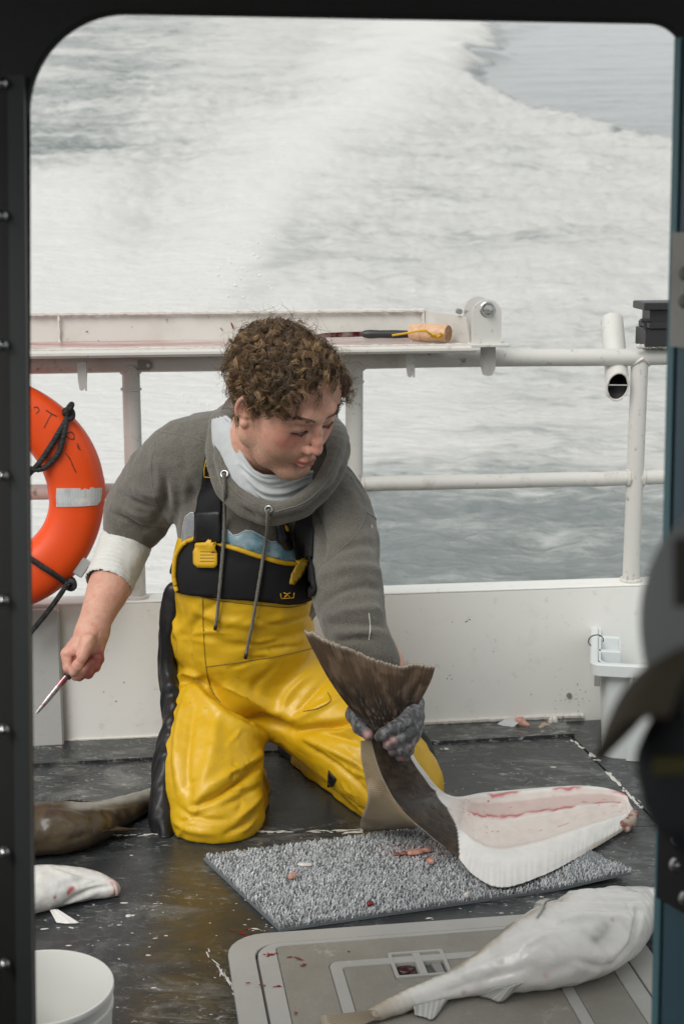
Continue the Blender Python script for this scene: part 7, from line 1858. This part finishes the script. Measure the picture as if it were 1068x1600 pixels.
# ribbed cuff of the left sleeve
cc1, cc2 = P(562, 994, 2.58), P(592, 1036, 2.575); cax = (cc2 - cc1) / np.linalg.norm(cc2 - cc1); ce1 = np.cross(cax, [0, 1, 0.0]); ce1 /= np.linalg.norm(ce1); ce2 = np.cross(cax, ce1)
rb = []
for L_, r_ in ((0.0, .043), (.002, .0455), (.012, .0445), (.030, .040), (.060, .037), (.085, .034)):
    rb.append([cc1 + cax * L_ + (r_ + .0009 * (j % 2)) * (math.cos(2 * math.pi * j / 96) * ce1 + math.sin(2 * math.pi * j / 96) * ce2) for j in range(96)])
mb = MB(); mb.add(sum(rb, []), [(i * 96 + j, i * 96 + (j + 1) % 96, (i + 1) * 96 + (j + 1) % 96, (i + 1) * 96 + j) for i in range(5) for j in range(96)]); mb.build('cuff', M_hood, man, True)
# draw cords with metal eyelets
M_cordg = clothmat('cord_grey', (0.13, 0.122, 0.102), .9).m
for L in ([(351, 741), (354, 770), (352, 830), (347, 890), (342, 950), (339, 976)], [(420, 796), (417, 830), (409, 880), (398, 950), (388, 1000), (384, 1022)]):
    pts = smooth_px(L, 40); Q = []; fs_ = Union(hood, stp, bp_s, bks, bib, hoodie); last = None
    Q = fs_.hits(pts, .0055)
    for _ in range(6): Q[1:-1] = .5 * Q[1:-1] + .25 * (Q[:-2] + Q[2:])
    Q = Q + np.array([0, -.003, 0]); mb = MB(); rope(mb, Q, .0034, 40, 1500); mb.build('drawcord', M_cordg, man, True, 'stuff')
    mb = MB(); e_ = fs_.hits([L[0]], .002)[0]; nq = fs_.hit(*L[0])[1]; t1 = np.cross(nq, [0, 0, 1.0]); t1 /= np.linalg.norm(t1); t2 = np.cross(nq, t1)
    mb.tube([e_ + .0062 * (math.cos(t) * t1 + math.sin(t) * t2) for t in np.linspace(0, 2 * math.pi, 19)[:-1]], .0018, 7, closed=True); mb.build('eyelet', M_steel, man, True)
    mb = MB(); d_ = Q[-1] - Q[-4]; d_ /= np.linalg.norm(d_); mb.tube([Q[-1] - d_ * .006, Q[-1] + d_ * .006], .0036, 8); mb.build('cord_tip', M_bpvc, man, True)

# black side panels of the trousers
def sidepanel(pts, rads, seed):
    sp_ = arr(pts); sd = SDF(sp_.min(0) - .07, sp_.max(0) + .07, .0034); sd.chain(sp_, rads, .012, n=24, flat=((1, 0, 0), .55))
    V, Fq = sd.mesh(); V = vsmooth(V, Fq, 2); N = vnormals(V, Fq)
    w = np.sin(V[:, 1] * 260 + 7 * fbm(V * 9 + seed, 3)) * .0022 + (fbm(V * np.array([30, 40, 10]) + seed, 3) - .5) * .016
    V = V + N * w[:, None]; V[:, 2] = np.maximum(V[:, 2], .001); mk('side_panel', V, Fq, M_bpvc, man)
sidepanel([(272, 932, 2.86), (266, 985, 2.87), (264, 1035, 2.88), (268, 1085, 2.85), (272, 1135, 2.80), (262, 1190, 2.76), (258, 1240, 2.73), (258, 1285, 2.70), (266, 1312, 2.68)], [.028, .032, .034, .034, .034, .040, .044, .042, .026], 1)
sidepanel([(632, 1130, 2.80), (655, 1170, 2.78), (670, 1205, 2.76), (672, 1240, 2.745)], [.022, .026, .024, .018], 4)
tv, tf = patch(bib, [(514, 1203), (526, 1217), (520, 1228), (513, 1230)], .001, .002, 4); mk('cuff_patch', tv, tf, M_bpvc, man)
sd = SDF(P(430, 1210, 3.05) - .1, P(500, 1150, 3.15) + .1, .004); sd.chain([P(487, 1185, 3.04), P(468, 1172, 3.10), P(452, 1172, 3.16)], [.046, .044, .034], .02); V, Fq = sd.mesh(); V[:, 2] = np.maximum(V[:, 2], .001); mk('boot', V, Fq, M_rubber, man)
sd = SDF(P(300, 1210, 3.05) - .1, P(360, 1150, 3.2) + .1, .004); sd.chain([P(352, 1200, 3.10), P(345, 1185, 3.15)], [.048, .04], .02); V, Fq = sd.mesh(); V[:, 2] = np.maximum(V[:, 2], .001); mk('boot', V, Fq, M_rubber, man)

# ------------------------------------------------------------------ gloved left hand gripping the tail
sd = SDF((-.03, 2.44, .17), (.16, 2.66, .34), .0018)
sd.chain(arr([(640, 1100, 2.575), (636, 1120, 2.55), (632, 1142, 2.528), (630, 1160, 2.522)]), [.026, .028, .027, .020], .014)
sd.cap(P(630, 1128, 2.585), P(578, 1112, 2.60), .026, .02, .012)
sd.chain(arr([(634, 1126, 2.512), (614, 1139, 2.490), (600, 1147, 2.492), (592, 1151, 2.505)]), [.0140, .0128, .0115, .0092], .0035)
sd.chain(arr([(638, 1146, 2.508), (619, 1157, 2.488), (606, 1163, 2.493)]), [.0130, .0122, .0102], .0035)
sd.chain(arr([(639, 1161, 2.512), (626, 1171, 2.493), (613, 1174, 2.498)]), [.0118, .0110, .0092], .0035)
sd.chain(arr([(638, 1172, 2.520), (632, 1181, 2.506), (623, 1183, 2.510)]), [.0100, .0094, .0080], .0035)
sd.chain(arr([(562, 1096, 2.605), (555, 1116, 2.572), (563, 1136, 2.545), (576, 1148, 2.530)]), [.0165, .0168, .0138, .0108], .006)
V, Fq = sd.mesh(); V = vsmooth(V, Fq, 2); N = vnormals(V, Fq); gs3 = Surf(V, Fq)
for px, w_, d_ in (([(612, 1128), (620, 1140), (628, 1152)], .003, -.0016), ([(622, 1122), (632, 1140)], .004, .0015), ([(640, 1120), (634, 1145)], .004, -.002), ([(552, 1110), (560, 1118), (570, 1122)], .003, -.002), ([(550, 1122), (560, 1130)], .003, -.0016)):
    V = crease(V, N, gs3.hits(smooth_px(px, 12)), w_, d_)
V = V + N * ((fbm(V * 110, 3) - .5) * .003)[:, None]
c = np.tile(np.array([.055, .057, .060]), (len(V), 1)); nz = fbm(V * 150, 3); q2 = proj(V)
c = mixc(c, sstep(.45, .65, nz) * .7, (.17, .17, .175)); c = mixc(c, sstep(.60, .72, fbm(V * 70 + 4, 3)) * .6, (.30, .30, .30))
for px, r in (((576, 1146), .008), ((571, 1150), .007), ((604, 1160), .006), ((608, 1172), .006), ((625, 1184), .007), ((640, 1166), .004), ((613, 1156), .006)):
    h_, _n = gs3.hit(*px)
    if h_ is not None: c = mixc(c, np.exp(-(np.linalg.norm(V - h_, axis=1) / r) ** 2) * .75, (.46, .24, .22))
mgl = Mat('work_glove', (.06, .06, .06), .5); mgl.layer(1.0, mgl.attr('Col', True)); mgl.bump(mgl.noise(800, 2), .3, .0012)
mk('glove', V, Fq, mgl.m, man, attrs={'Col': c})

# ------------------------------------------------------------------ filleting knife in the right hand
kf = thing('filleting_knife', 'thin bloody filleting knife held in the bare right hand of the man', 'knife', P(107, 1056, 2.68))
k0_, k1_ = P(161, 1001, 2.742), P(106, 1056, 2.683)
mb = MB(); mb.tube([k0_, k0_ + (k1_ - k0_) * .05, k0_ + (k1_ - k0_) * .5, k0_ + (k1_ - k0_) * .95, k1_], [.006, .0085, .0080, .0078, .0065], 12); mb.build('handle', M_black, kf)
k2_ = P(56, 1116, 2.655); mb = MB(); mb.tube([k1_, k1_ + (k2_ - k1_) * .1, k1_ + (k2_ - k1_) * .6, k1_ + (k2_ - k1_) * .93, k2_], [.0048, .0054, .0046, .0030, .0007], 12, flat=(.3, (.25, .93, .25)))
mkb = Mat('knife_blade', (.50, .48, .47), .25, .9); mkb.layer(mkb.ramp(mkb.noise(45, 4, .6), .42, .58), (.34, .12, .13)); mb.build('blade', mkb.m, kf)
mb = MB(); mb.tube([k1_ + (k0_ - k1_) * .04, k1_ - (k0_ - k1_) * .03], [.0085, .008], 12); mb.build('bolster', M_black, kf)
